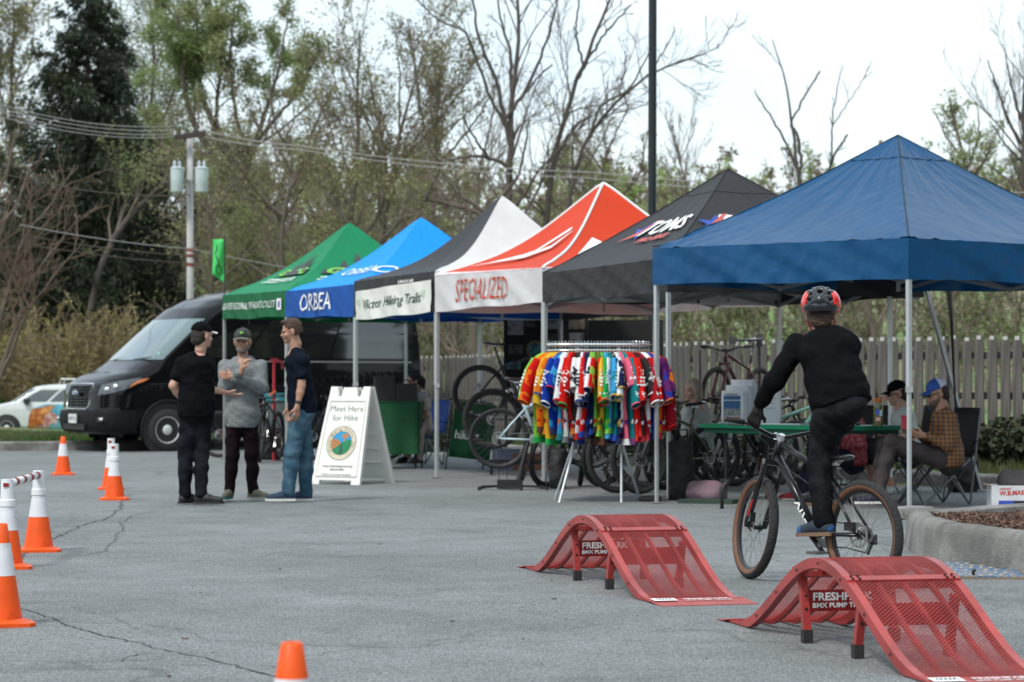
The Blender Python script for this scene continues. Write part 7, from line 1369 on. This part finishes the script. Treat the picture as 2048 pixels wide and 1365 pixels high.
for k_ in range(3):
    for q in range(4):
        x0 = -.12+k_*.045+q*.012; z0 = k_*.055; y0 = k_*.07+q*.012
        mg = MB().xf() ; G = np.array([[A3(x0+xx, y0+.03*(zz/.32)**2-(.012 if zz > .28 else 0), z0+zz) for zz in np.linspace(0, .325, 8)] for xx in np.linspace(0, .215, 4)]); m_ = MB().shell(G, .006).build('magazine', M_PAP, bro, smooth=False)
        if k_ == 0 and q == 0:
            fz_ = lambda xx, zz, o=.007: A3(x0+xx, y0+.03*(zz/.32)**2-o, z0+zz)
            for (a, b2, m2) in ((.235, .275, M_MAGB), (.14, .225, MATS['magazine blue']), (.075, .15, M_MAGG), (.02, .065, M_MAGR)): MB().grid(np.array([[fz_(xx, zz) for zz in np.linspace(a, b2, 4)] for xx in (.02, .19)])).build('cover_print', m2, m_)
            [MB().grid(np.array([[fz_(xx, zz, .009) for zz in (z_, z_+.008)] for xx in (.03, xe)])).build('print_line', M_CHAR, m_) for z_, xe in ((.285, .16), (.045, .15))]
MB().box((-.0, .08, .01), (.30, .30, .02)).build('tray', mat('clear acrylic', (.6, .66, .68), .1, transm=.5), bro)
fly = thing('flyer_holder', 'white leaning flyer in a clear holder behind the rider hand', 'flyer', tuple(tw_(.42, .55)), radians(-10)); G = np.array([[A3(xx, .06*zz, zz) for zz in np.linspace(0, .32, 4)] for xx in np.linspace(-.11, .11, 4)]); MB().shell(G, .005).build('sheet', M_PAP, fly)
for z_, xe in ((.25, .07), (.20, .05), (.15, .06)): MB().box((xe*.3, .06*z_-.005, z_), (xe*1.6, .002, .008)).build('print_line', mat('pale grey print', (.4, .45, .5), .7), fly)
MB().box((0, .06, .012), (.22, .12, .024)).build('holder_base', MATS['clear acrylic'], fly)
bt = thing('water_bottle', 'olive translucent water bottle with orange loop cap on the green table', 'bottle', (3.42, 23.36, .756))
MB().lathe([(.0, 0), (.043, .0), (.045, .01), (.045, .17), (.040, .20), (.032, .215), (.032, .225)], 24).build('body', mat('olive tritan', (.12, .13, .03), .15, transm=.35, coat=.5), bt, auto=50); cp_ = MB().lathe([(.034, .222), (.036, .225), (.036, .258), (.0, .262)], 20).build('cap', mat('orange cap', S(225, 120, 40, .7), .5), bt, auto=50)
MB().tube([(.02, 0, .258), (.05, 0, .275), (.075, 0, .26), (.06, 0, .235)], .006, 6).build('loop', MATS['orange cap'], cp_)
for (az, z, m_, w_, h_) in ((-1.9, .13, mat('blue sticker', (.03, .10, .5), .5), .03, .05), (-1.7, .065, mat('red white sticker', (.7, .35, .33), .5), .045, .035), (-1.1, .12, mat('pale blue sticker', (.45, .65, .7), .5), .03, .055)):
    MB().grid(np.array([[A3(.0465*cos(az+da), .0465*sin(az+da), z+dz) for dz in (-h_/2, h_/2)] for da in np.linspace(-w_/.09, w_/.09, 5)])).build('sticker', m_, bt)
sgl = thing('sunglasses', 'dark sunglasses lying folded on the green table beside the bottle', 'sunglasses', (3.21, 23.42, .756), .2); b = MB()
for s in (-1, 1): b.ball((s*.035, 0, .022), (.032, .008, .02), 10); b.tube([(s*.065, 0, .03), (s*.06, .07, .02), (s*.055, .13, .012)], .003, 5)
b.bar((-.01, 0, .028), (.01, 0, .028), .006, .006); b.build('frame', M_GLS, sgl, smooth=True)
pp = thing('leaflet', 'pale blue leaflet lying flat on the green table', 'leaflet', tuple(tw_(.95, .25)), -.6); MB().box((0, 0, .004), (.50, .30, .006)).build('sheet', M_PAP, pp)
# green cloth table under the hiking tent
ct = thing('cloth_covered_table', 'table under a dark green cloth behind the sandwich board', 'table', tuple(at(792, 768, 34.0)*A3(1, 1, 0)), radians(-6)); M_DG = mat('dark green cloth', S(15, 95, 55, .6), .85, var=.1, bump=.4, bs=20)
G = []
for s in np.linspace(0, 1, 60):
    per = [(-.36, -.3), (.36, -.3), (.36, .45), (-.36, .45), (-.36, -.3)]; f_ = s*4; i = min(3, int(f_)); q = np.array(per[i])*(1-(f_-i))+np.array(per[i+1])*(f_-i); n_q = q/np.linalg.norm(q); G.append([A3(q[0]+n_q[0]*.02*sin(s*60)*(1-zz/.9), q[1]+n_q[1]*.02*sin(s*60)*(1-zz/.9), zz) for zz in np.linspace(.2, .9, 6)])
MB().grid(np.array(G)).build('drape', M_DG, ct, smooth=True); MB().box((0, .075, .905), (.735, .77, .012)).build('table_top', M_DG, ct)
for x in (-.3, .3):
    for y in (-.2, .4): MB().cyl((x, y, 0), (x, y, .9), .014, .014, 8).build('leg', M_BLKP, ct)
lbx = at(792, 768, 34.0)*A3(1, 1, 0)
for i, (dx, w_, h_, lab) in enumerate([(-.16, .30, .34, 'tall black display case on the green cloth table'), (.14, .30, .24, 'black camera bag standing on the green cloth table')]):
    o = thing('equipment_bag', lab, 'bag', tuple(lbx+A3(dx, .02, .912)), .1); b = MB(); b.box((0, 0, h_/2), (w_, .2, h_), taper=.92); b.build('body', M_BLKP, o); MB().tube([(-.06, 0, h_), (-.04, 0, h_+.05), (.04, 0, h_+.05), (.06, 0, h_)], .008, 6).build('handle', M_BLKP, o)
# green banner cloth behind the bikes
gb = thing('hanging_banner', 'slanting dark green cloth with white lettering behind the bike wheels', 'banner', tuple(gp(935, 768+1.15*150))); G = np.array([[A3((-.26+.55*u)+(v*.10), .03*sin(u*9), .18+.74*v-.06*u) for v in np.linspace(0, 1, 6)] for u in np.linspace(0, 1, 14)]); MB().shell(G, .006).build('sheet', M_DG, gb, smooth=True)
letters('hiking', lambda x, y: A3(-.02+x, -.04, .46+y-x*.1), M_WHT, gb, size=.17, shear=.2, sx=.8); letters('Victor', lambda x, y: A3(.12+x, -.04, .72+y-x*.1), M_WHT, gb, size=.15, shear=.2, sx=.8); MB().tube([(-.25, .03, .95), (.35, .03, .88)], .012, 6).build('rail', M_BLKP, gb)
for x in (-.2, .3): MB().tube([(x, .03, .9), (x-.1, .25, 0)], .012, 6).build('leg', M_BLKP, gb)
# display board with photos; black screen
db = thing('display_board', 'black display board covered with trail photographs under the orange tent', 'display board', tuple(gp(1092, 768+1.15*146)), radians(4)); MB().box((0, 0, 1.55), (1.16, .05, 1.15)).build('board', mat('black felt', (.012, .012, .014), .9), db)
rD = random.Random(3)
for i, (x, z, w_, h_, m_) in enumerate([(-.42, 1.95, .22, .26, 'pale'), (-.22, 1.98, .14, .1, 'dark'), (-.15, 1.62, .24, .24, 'ring'), (.10, 2.0, .26, .2, 'pale'), (.12, 1.75, .24, .16, 'dark'), (.42, 2.0, .22, .2, 'tan'), (.42, 1.72, .20, .26, 'pale'), (-.42, 1.62, .2, .13, 'dark'), (-.45, 1.4, .2, .1, 'blue'), (-.15, 1.32, .2, .14, 'green'), (.08, 1.5, .2, .14, 'pink'), (.4, 1.42, .2, .14, 'dark'), (-.38, 1.16, .22, .1, 'pale')]):
    cm = {'pale': (.22, .22, .23), 'dark': (.05, .06, .06), 'ring': (.14, .11, .05), 'tan': (.2, .15, .11), 'blue': (.06, .16, .2), 'green': (.06, .1, .06), 'pink': (.28, .12, .15)}[m_]
    ph = MB().box((x, -.035, z), (w_, .012, h_)).build('photo_print', mat('print '+m_, cm, .6, col2=tuple(c*.35 for c in cm), c2s=14, c2lo=.52, c2hi=.56), db) if m_ != 'ring' else MB().cyl((x, -.028, z), (x, -.042, z), .125, .125, 28).build('photo_print', mat('print ring', cm, .6), db)
    if m_ == 'ring': MB().cyl((x, -.04, z), (x, -.048, z), .095, .095, 24).build('print_inset', mat('print inset', (.02, .06, .07), .6, col2=(.05, .2, .25), c2s=12), db)
for x in (-.55, .55): MB().cyl((x, 0, 0), (x, 0, 2.1), .02, .02, 8).build('post', M_BLKP, db)
bs_ = thing('black_screen', 'plain black display screen standing right of the display board', 'panel', tuple(gp(1252, 768+1.15*150)), radians(-8)); MB().box((0, 0, 1.50), (1.0, .08, 1.0)).build('panel', mat('black panel', (.006, .0055, .006), .6), bs_)
for x in (-.46, .46): MB().cyl((x, 0.02, 0), (x, 0.02, 1.0), .02, .02, 8).build('post', M_BLKP, bs_)
# bags and clothes on the ground
def bag(label, px, py, w_, h_, rz=0, m=M_BLKP, d=.22, name='bag', cat='bag', handle=True, seed=0, gr=None):
    t = thing(name, label, cat, tuple(gp(px, py)), rz, gr); V, F = sdf_mesh([E((0, 0, h_*.42), (w_*.56, d*.6, h_*.5)), C((-w_*.28, 0, .08), (w_*.28, 0, .08), .10, .10), C((-w_*.3, 0, h_*.85), (w_*.3, 0, h_*.85), .06, .05)], .014, .06, .006, 20, [((0, 0, .004), (0, 0, -1)), ((w_/2, 0, 0), (1, 0, 0)), ((-w_/2, 0, 0), (-1, 0, 0))], seed=seed); fast('body', V, F, m, t, smooth=True)
    if handle: MB().tube([(-w_*.25, -.02, h_*.88), (-w_*.2, -.04, h_*1.12), (w_*.2, -.04, h_*1.12), (w_*.25, -.02, h_*.88)], .010, 6).build('handle', m, t, smooth=True)
    return t
M_BAG = mat('black bag cloth', (.014, .014, .016), .7, bump=.4, bs=30)
bag('tall black tote bag standing beside the red long-sleeved jersey', 1362, 1000, .26, .62, .1, M_BAG, seed=1); bag('black cloth bag behind the left leg of the jersey rack', 1115, 978, .18, .46, 0, M_BAG, seed=2); bag('black backpack slumped behind the camp chair', 1925, 985, .22, .42, 0, M_BAG, seed=4)
bag('mauve jacket heaped on a dark green pad by the table leg', 1412, 1002, .36, .16, -.5, mat('mauve cloth', (.20, .13, .16), .85, bump=.5, bs=25), .25, 'jacket', 'jacket', False, 5)
pdm = thing('ground_pad', 'dark green pad lying under the mauve jacket', 'pad', tuple(gp(1418, 1007)), -.3); MB().prism([(-.28, -.12), (.26, -.14), (.28, .12), (-.24, .14)], 'z', 0, .04).build('pad', mat('deep green foam', (.025, .05, .035), .8), pdm)
hk = thing('bike_prop_stand', 'bent black metal prop standing on the asphalt right of the mauve jacket', 'stand', tuple(gp(1444, 1018))); MB().tube([(0, 0, 0), (0, 0, .16), (.02, .0, .22), (.07, .02, .25), (.02, .3, .25)], .018, 8).build('tube', M_BLKP, hk, smooth=True)
# camp chair and black bin
def camp_chair(label, px, py, rz, m=M_BAG, sc=1.0):
    t = thing('camp_chair', label, 'chair', tuple(gp(px, py)), rz, 'folding camp chairs'); t.scale = (sc,)*3
    x, y = .27, .24; MT = mat('grey steel tube', (.17, .18, .19), .35, .6)
    for s in (-1, 1):
        MB().cyl((s*x, -y, 0), (-s*x, -y, .43), .011, .011, 8).build('leg', MT, t); MB().cyl((s*x, y, 0), (-s*x, y, .43), .011, .011, 8).build('leg', MT, t); MB().cyl((s*x, -y, 0), (s*x, y, .43), .011, .011, 8).build('leg', MT, t); MB().cyl((s*x, y, 0), (s*x, -y, .62), .011, .011, 8).build('leg', MT, t)
        MB().cyl((s*x, y, 0.0), (s*x, y+.12, .92), .011, .011, 8).build('back_post', MT, t); MB().shell(np.array([[A3(s*x+q, yy, .62+.02*cos(yy*9)) for yy in np.linspace(-y, y+.08, 6)] for q in (-.035, .035)]), .01).build('armrest', m, t, smooth=True)
    MB().shell(np.array([[A3(xx, yy, .42-.05*cos(xx*5)*cos(yy*5)) for yy in np.linspace(-y, y, 8)] for xx in np.linspace(-x, x, 8)]), .006).build('seat', m, t, smooth=True)
    MB().shell(np.array([[A3(xx, y+.02+(zz-.43)*.2+.03*cos(xx*5), zz) for zz in np.linspace(.45, .92, 6)] for xx in np.linspace(-x, x, 8)]), .006).build('backrest', m, t, smooth=True); return t
camp_chair('black camp chair with crossed grey tube legs carrying the man in the plaid shirt', 1868, 1008, radians(-72)); camp_chair('camp chair behind the green table under the man in the white tee', 1815, 985, radians(-70)); camp_chair('blue armed camp chair of the woman by the green cloth table', 838, 930, radians(-60), mat('blue chair cloth', (.02, .07, .30), .8)); camp_chair('camp chair of the woman in the red print top', 1700, 985, radians(-40))
bn = thing('black_bin', 'square black bin standing behind the camp chair', 'bin', tuple(gp(1930, 984)), .05); MB().box((0, .1, .16), (.27, .25, .32), taper=1.04).build('body', M_BLKP, bn); MB().box((0, .1, .33), (.29, .27, .02)).build('rim', M_BLKP, bn)
bx = thing('cardboard_box', 'white cardboard box with red and blue supplier print behind the planter', 'box', tuple(gp(2035, 1022)), radians(-4)); M_CB = mat('white cardboard', (.62, .64, .66), .7); b = MB(); W_, D_, H_ = .50, .36, .235
for c_, s_ in (((0, -D_/2, H_/2), (W_, .006, H_)), ((0, D_/2, H_/2), (W_, .006, H_)), ((-W_/2, 0, H_/2), (.006, D_, H_)), ((W_/2, 0, H_/2), (.006, D_, H_)), ((0, 0, .006), (W_, D_, .01))): b.box(c_, s_)
b.build('box', M_CB, bx); letters('W.B.MASON', lambda x, y: A3(-.03+x, -D_/2-.006, .17+y+x*.05), mat('mason red', (.55, .05, .04), .6), bx, size=.055, bold=.002); letters('WHO BUT', lambda x, y: A3(-.13+x, -D_/2-.006, .205+y+x*.05), MATS['mason red'], bx, size=.022, bold=.001)
MB().box((-.02, -D_/2-.005, .075), (.34, .004, .05)).build('blue_stripe', M_ROY, bx); MB().box((-.0, -D_/2-.009, .085), (.11, .004, .028)).build('hand_hole', M_BLKP, bx); MB().shell(np.array([[A3(-W_/2-.002-.06*v, yy, H_+.01*v) for v in (0, 1)] for yy in (-D_/2, D_/2)]), .004).build('flap', mat('kraft inner', (.35, .22, .15), .8), bx)
dk = bag('dark grey jacket heaped on the white cardboard box', 2040, 1020, .40, .16, .1, mat('charcoal cloth', (.05, .045, .05), .85, bump=.5, bs=30), .3, 'jacket', 'jacket', False, 7); dk.location.z = .16
# blue plank ramp at the right edge
pk = thing('wooden_kicker_ramp', 'blue painted wooden board with an upright kicker at the right edge', 'ramp', tuple(gp(1990, 1158)), radians(-3)); M_PB = mat('worn blue paint', S(50, 125, 185, .6), .6, col2=(.25, .21, .16), c2s=9, c2lo=.47, c2hi=.53, stretch=(3, 3, 1)); M_PLY = mat('ply edge', (.22, .16, .11), .8)
MB().prism([(-.28, -.04), (.16, -.06), (.24, 1.1), (-.50, 1.2)], 'z', .012, .018).build('painted_face', M_PB, pk); MB().prism([(-.283, -.043), (.163, -.063), (.243, 1.103), (-.503, 1.203)], 'z', 0, .012).build('board', M_PLY, pk)
for i in range(7):
    for j in range(6): MB().box((-.26+i*.06+.014*(j % 2)-.018*j, .05+j*.19, .0205), (.018, .035, .004)).build('grip_dash', mat('worn cream paint', (.5, .46, .40), .7), pk)
MB().tube([(.22, -.05, .005), (.27, -.05, .04), (.42, -.05, .26), (.52, -.05, .42)], .012, 6).build('kicker_edge', M_PLY, pk); MB().shell(np.array([[A3(.23+.30*t, yy, .01+.42*t**1.3) for t in np.linspace(0, 1, 6)] for yy in (-.05, .25)]), .018).build('kicker_face', mat('dark navy paint', (.01, .02, .05), .6), pk)
MB().prism([(.28, .0), (.60, .0), (.60, .38), (.45, .25), (.33, .1)], 'y', -.02, .0).build('kicker_side', mat('strong blue paint', S(20, 80, 160, .7), .5), pk)
MB().cyl((-.12, .05, .015), (-.12, .05, .04), .010, .010, 8).ball((-.115, .05, .045), (.016, .010, .010), 8).build('latch', M_BLKP, pk)
# things behind the three men
tk = thing('service_stand', 'red bike service stand with clamp beside the van', 'stand', tuple(gp(548, 768+1.15*134))); MB().cyl((0, 0, 0), (0, 0, 1.52), .028, .024, 10).build('upright', mat('red steel tube', (.45, .02, .03), .4), tk); MB().box((0, 0, 1.5), (.10, .06, .07)).bar((.05, 0, 1.5), (.13, 0, 1.47), .04, .04).bar((.12, 0, 1.49), (.12, 0, 1.37), .025, .03).build('clamp', MATS['red steel tube'], tk)
for an in (0, 2.1, 4.2): MB().bar((0, 0, .3), (.45*cos(an), .45*sin(an), .02), .02, .02).build('leg', M_BLKP, tk)
MB().bar((-.08, -.04, .98), (.03, -.04, 1.04), .04, .03).build('tool', mat('orange tool', (.6, .15, .05), .5), tk)
tb2 = thing('tool_case', 'grey and teal tool case on legs between the grey and navy shirts', 'tool case', tuple(gp(553, 768+1.15*131))); MB().box((0, 0, .70), (.30, .2, .44)).build('bin', mat('slate plastic', (.10, .13, .13), .6), tb2); MB().box((0, -.01, .95), (.36, .24, .12)).build('tray', mat('teal plastic', (.02, .28, .32), .5), tb2)
for x in (-.12, .12): MB().cyl((x, 0, 0), (x, 0, .5), .014, .014, 6).build('leg', M_BLKP, tb2)
bag('black and teal backpack hung low behind the man in grey', 530, 920, .26, .44, 0, M_BAG, seed=9, name='backpack')
# ================================================================ SEATED PEOPLE
M_PLAID = mat('orange and grey plaid', (.36, .15, .03), .85, var=.05)
def plaid(m):
    n = m.node_tree.nodes; l = m.node_tree.links; b = n['Principled BSDF']; t = n.new('ShaderNodeTexCoord'); s = n.new('ShaderNodeSeparateXYZ'); l.new(t.outputs['Object'], s.inputs[0]); prev = None
    for ax, k_ in (('X', 26.0), ('Z', 26.0)):
        mu = n.new('ShaderNodeMath'); mu.operation = 'MULTIPLY'; mu.inputs[1].default_value = k_; l.new(s.outputs[ax], mu.inputs[0]); sn = n.new('ShaderNodeMath'); sn.operation = 'FRACT'; l.new(mu.outputs[0], sn.inputs[0]); g = n.new('ShaderNodeMath'); g.operation = 'GREATER_THAN'; g.inputs[1].default_value = .5; l.new(sn.outputs[0], g.inputs[0])
        if prev is None: prev = g.outputs[0]
        else: ad = n.new('ShaderNodeMath'); ad.operation = 'ADD'; l.new(prev, ad.inputs[0]); l.new(g.outputs[0], ad.inputs[1]); hv_ = n.new('ShaderNodeMath'); hv_.operation = 'MULTIPLY'; hv_.inputs[1].default_value = .5; l.new(ad.outputs[0], hv_.inputs[0]); prev = hv_.outputs[0]
    mi = n.new('ShaderNodeMixRGB'); mi.inputs[1].default_value = (.30, .12, .02, 1); mi.inputs[2].default_value = (.045, .045, .06, 1); l.new(prev, mi.inputs[0]); l.new(mi.outputs[0], b.inputs['Base Color'])
plaid(M_PLAID)
HH = 1.55
M_GPANT = cloth('grey brown trousers', (.06, .05, .05)); M_DBSH = mat('dark blue sneaker', (.015, .02, .04), .7)
Y0 = 23.3
J = dict(head=jt(1873, 787, Y0), neck=jt(1886, 822, Y0), SL=jt(1899, 838, Y0, -.16), SR=jt(1880, 836, Y0, .2), EL=jt(1896, 888, Y0, -.22), WL=jt(1852, 872, Y0, -.2), ER=jt(1862, 885, Y0, .22), WR=jt(1826, 864, Y0, .08), pelvis=jt(1897, 915, Y0), HL=jt(1880, 918, Y0, -.09), HR=jt(1880, 916, Y0, .11), KL=jt(1782, 884, Y0, -.12), KR=jt(1770, 892, Y0, .14), AL=jt(1756, 990, Y0, -.14), AR=jt(1752, 985, Y0, .16))
pl, Jp, _ = person('man in orange plaid shirt and blue white cap reading his phone', J, radians(184), M_SKIN2, M_PLAID, M_GPANT, [((-1, -.15, 0), M_DBSH, M_SOLE), ((-1, .1, 0), M_BSH, M_BSH)], hyaw=radians(193), hpitch=-.32, hair=M_HAIRD, hairp='low', beard=mat('stubble', (.12, .08, .06), .8), cap=(mat('royal cap', (.02, .08, .32), .8), MATS['royal cap'], False, 0), glasses=True, hands={'L': ((-1, .1, .1), (.2, .6, .5), (0, 0, 1), .8), 'R': ((-1, -.2, .2), (.2, -.6, .6), (0, 0, 1), .75)}, watch=('L', M_BSH), base=gp(1880, 1003), bulk=1.05)
q = Jp['head']+A3(.05, -.0, .085); V, F = sdf_mesh([E(Jp['head']+hframe(radians(193), -.32) @ A3(0, -.02, .052), (.090, .106, .089), hframe(radians(193), -.32))], .007, .02, 0, 9, [(Jp['head']+hframe(radians(193), -.32) @ A3(0, 0, .044), -(hframe(radians(193), -.32) @ A3(0, .12, 1))), (Jp['head']+hframe(radians(193), -.32) @ A3(0, -.02, 0), (hframe(radians(193), -.32) @ A3(0, 1, 0)))]); fast('cap_mesh_back', V, F, mat('white cap mesh', (.55, .58, .68), .8), pl, smooth=True)
phn = thing('phone', 'red backed phone held by the man in the plaid shirt', 'phone', tuple(jt(1812, 845, Y0, -.02)), .2); MB().box((0, 0, .0), (.075, .012, .14), R=np.array([[1, 0, 0], [0, .9, .43], [0, -.43, .9]])).build('case', mat('phone red', (.5, .03, .05), .4), phn); MB().box((0, .01, .004), (.066, .003, .13), R=np.array([[1, 0, 0], [0, .9, .43], [0, -.43, .9]])).build('screen', M_GLS, phn)
Y0 = 25.0
J = dict(head=jt(1793, 788, Y0), neck=jt(1803, 820, Y0), SL=jt(1815, 834, Y0, -.14), SR=jt(1795, 834, Y0, .2), EL=jt(1822, 878, Y0, -.2), WL=jt(1780, 868, Y0, -.25), ER=jt(1790, 880, Y0, .2), WR=jt(1765, 862, Y0, .1), pelvis=jt(1818, 905, Y0), HL=jt(1805, 908, Y0, -.08), HR=jt(1805, 908, Y0, .1), KL=jt(1730, 888, Y0, -.1), KR=jt(1728, 890, Y0, .12), AL=jt(1775, 960, Y0, -.1), AR=jt(1745, 962, Y0, .12))
person('man in white tee, dark cap and sunglasses seated behind the green table', J, radians(184), M_SKIN, cloth('off white tee cotton', (.55, .60, .56)), cloth('dark shorts', (.03, .03, .035)), [((-1, -.2, 0), mat('orange white shoe', (.65, .30, .2), .7), M_SOLE), ((-1, .1, 0), MATS['orange white shoe'], M_SOLE)], hyaw=radians(188), hpitch=-.22, sleeve='short', hairp='low', cap=(M_TEE, M_TEE, False, 0), glasses=True, hands={'L': ((-1, 0, 0), (0, 0, -1), (0, 1, 0), .3)}, base=gp(1800, 985), legcut=.15)
Y0 = 24.9
J = dict(head=jt(1690, 800, Y0), neck=jt(1698, 832, Y0), SL=jt(1716, 846, Y0, -.08), SR=jt(1684, 846, Y0, .12), EL=jt(1722, 890, Y0, -.12), WL=jt(1690, 890, Y0, -.2), ER=jt(1680, 890, Y0, .1), WR=jt(1668, 880, Y0, 0), pelvis=jt(1705, 915, Y0), HL=jt(1700, 920, Y0, -.08), HR=jt(1690, 920, Y0, .1), KL=jt(1640, 905, Y0, -.15), KR=jt(1630, 905, Y0, .1), AL=jt(1610, 985, Y0, -.12), AR=jt(1600, 985, Y0, .1))
person('woman in red printed top seated behind the table, partly hidden by the rider', J, radians(195), M_SKIN, cloth('red printed top', (.30, .05, .06), col2=(.45, .15, .16), c2s=30), cloth('dark leggings', (.03, .03, .05)), [((-1, 0, 0), mat('red shoe', (.35, .03, .04), .7), M_SOLE), ((-1, 0, 0), MATS['red shoe'], M_SOLE)], hairp='long', hair=M_HAIRD, sleeve='long', base=gp(1690, 980), bulk=.95)
Y0 = 27.2
J = dict(head=jt(1385, 782, Y0), neck=jt(1393, 812, Y0), SL=jt(1408, 826, Y0, .05), SR=jt(1376, 824, Y0, -.1), EL=jt(1420, 868, Y0), WL=jt(1395, 880, Y0, -.2), ER=jt(1372, 866, Y0, -.15), WR=jt(1378, 882, Y0, -.3), pelvis=jt(1402, 890, Y0), HL=jt(1405, 892, Y0), HR=jt(1392, 892, Y0), KL=jt(1385, 885, Y0, -.4), KR=jt(1370, 885, Y0, -.35), AL=jt(1380, 955, Y0, -.4), AR=jt(1366, 955, Y0, -.35))
person('grey haired person in white top seated behind the olive bike', J, radians(215), M_SKIN, cloth('white top', (.45, .47, .47)), cloth('beige trousers', (.03, .03, .03)), [((-.6, -.8, 0), M_WHT, M_SOLE), ((-.6, -.8, 0), M_WHT, M_SOLE)], hairp='long', hair=mat('blond grey hair', (.42, .36, .30), .7, var=.3, vs=40, bump=.6, bs=120), base=gp(1385, 965), bulk=.92)
Y0 = 34.3
J = dict(head=jt(828, 763, Y0), neck=jt(836, 789, Y0), SL=jt(850, 800, Y0, -.10), SR=jt(824, 799, Y0, .15), EL=jt(852, 832, Y0, -.2), WL=jt(828, 836, Y0, -.25), ER=jt(828, 835, Y0, .15), WR=jt(812, 832, Y0, 0), pelvis=jt(846, 850, Y0), HL=jt(843, 853, Y0, -.08), HR=jt(840, 853, Y0, .1), KL=jt(838, 868, Y0, -.45), KR=jt(815, 862, Y0, -.2), AL=jt(836, 915, Y0, -.45), AR=jt(815, 915, Y0, -.2))
person('woman in cream tee with dark ponytail seated at the green cloth table', J, radians(200), mat('tan skin', (.46, .25, .17), .5, var=.08, vs=14), cloth('cream tee', (.55, .50, .42)), cloth('pale pink trousers', (.42, .33, .30)), [((-.6, -.8, 0), M_BSH, M_BSH), ((-.6, -.8, 0), M_BSH, M_BSH)], hyaw=radians(198), hpitch=-.15, hairp='bun', hair=M_HAIRD, sleeve='short', base=gp(835, 930), bulk=.9)
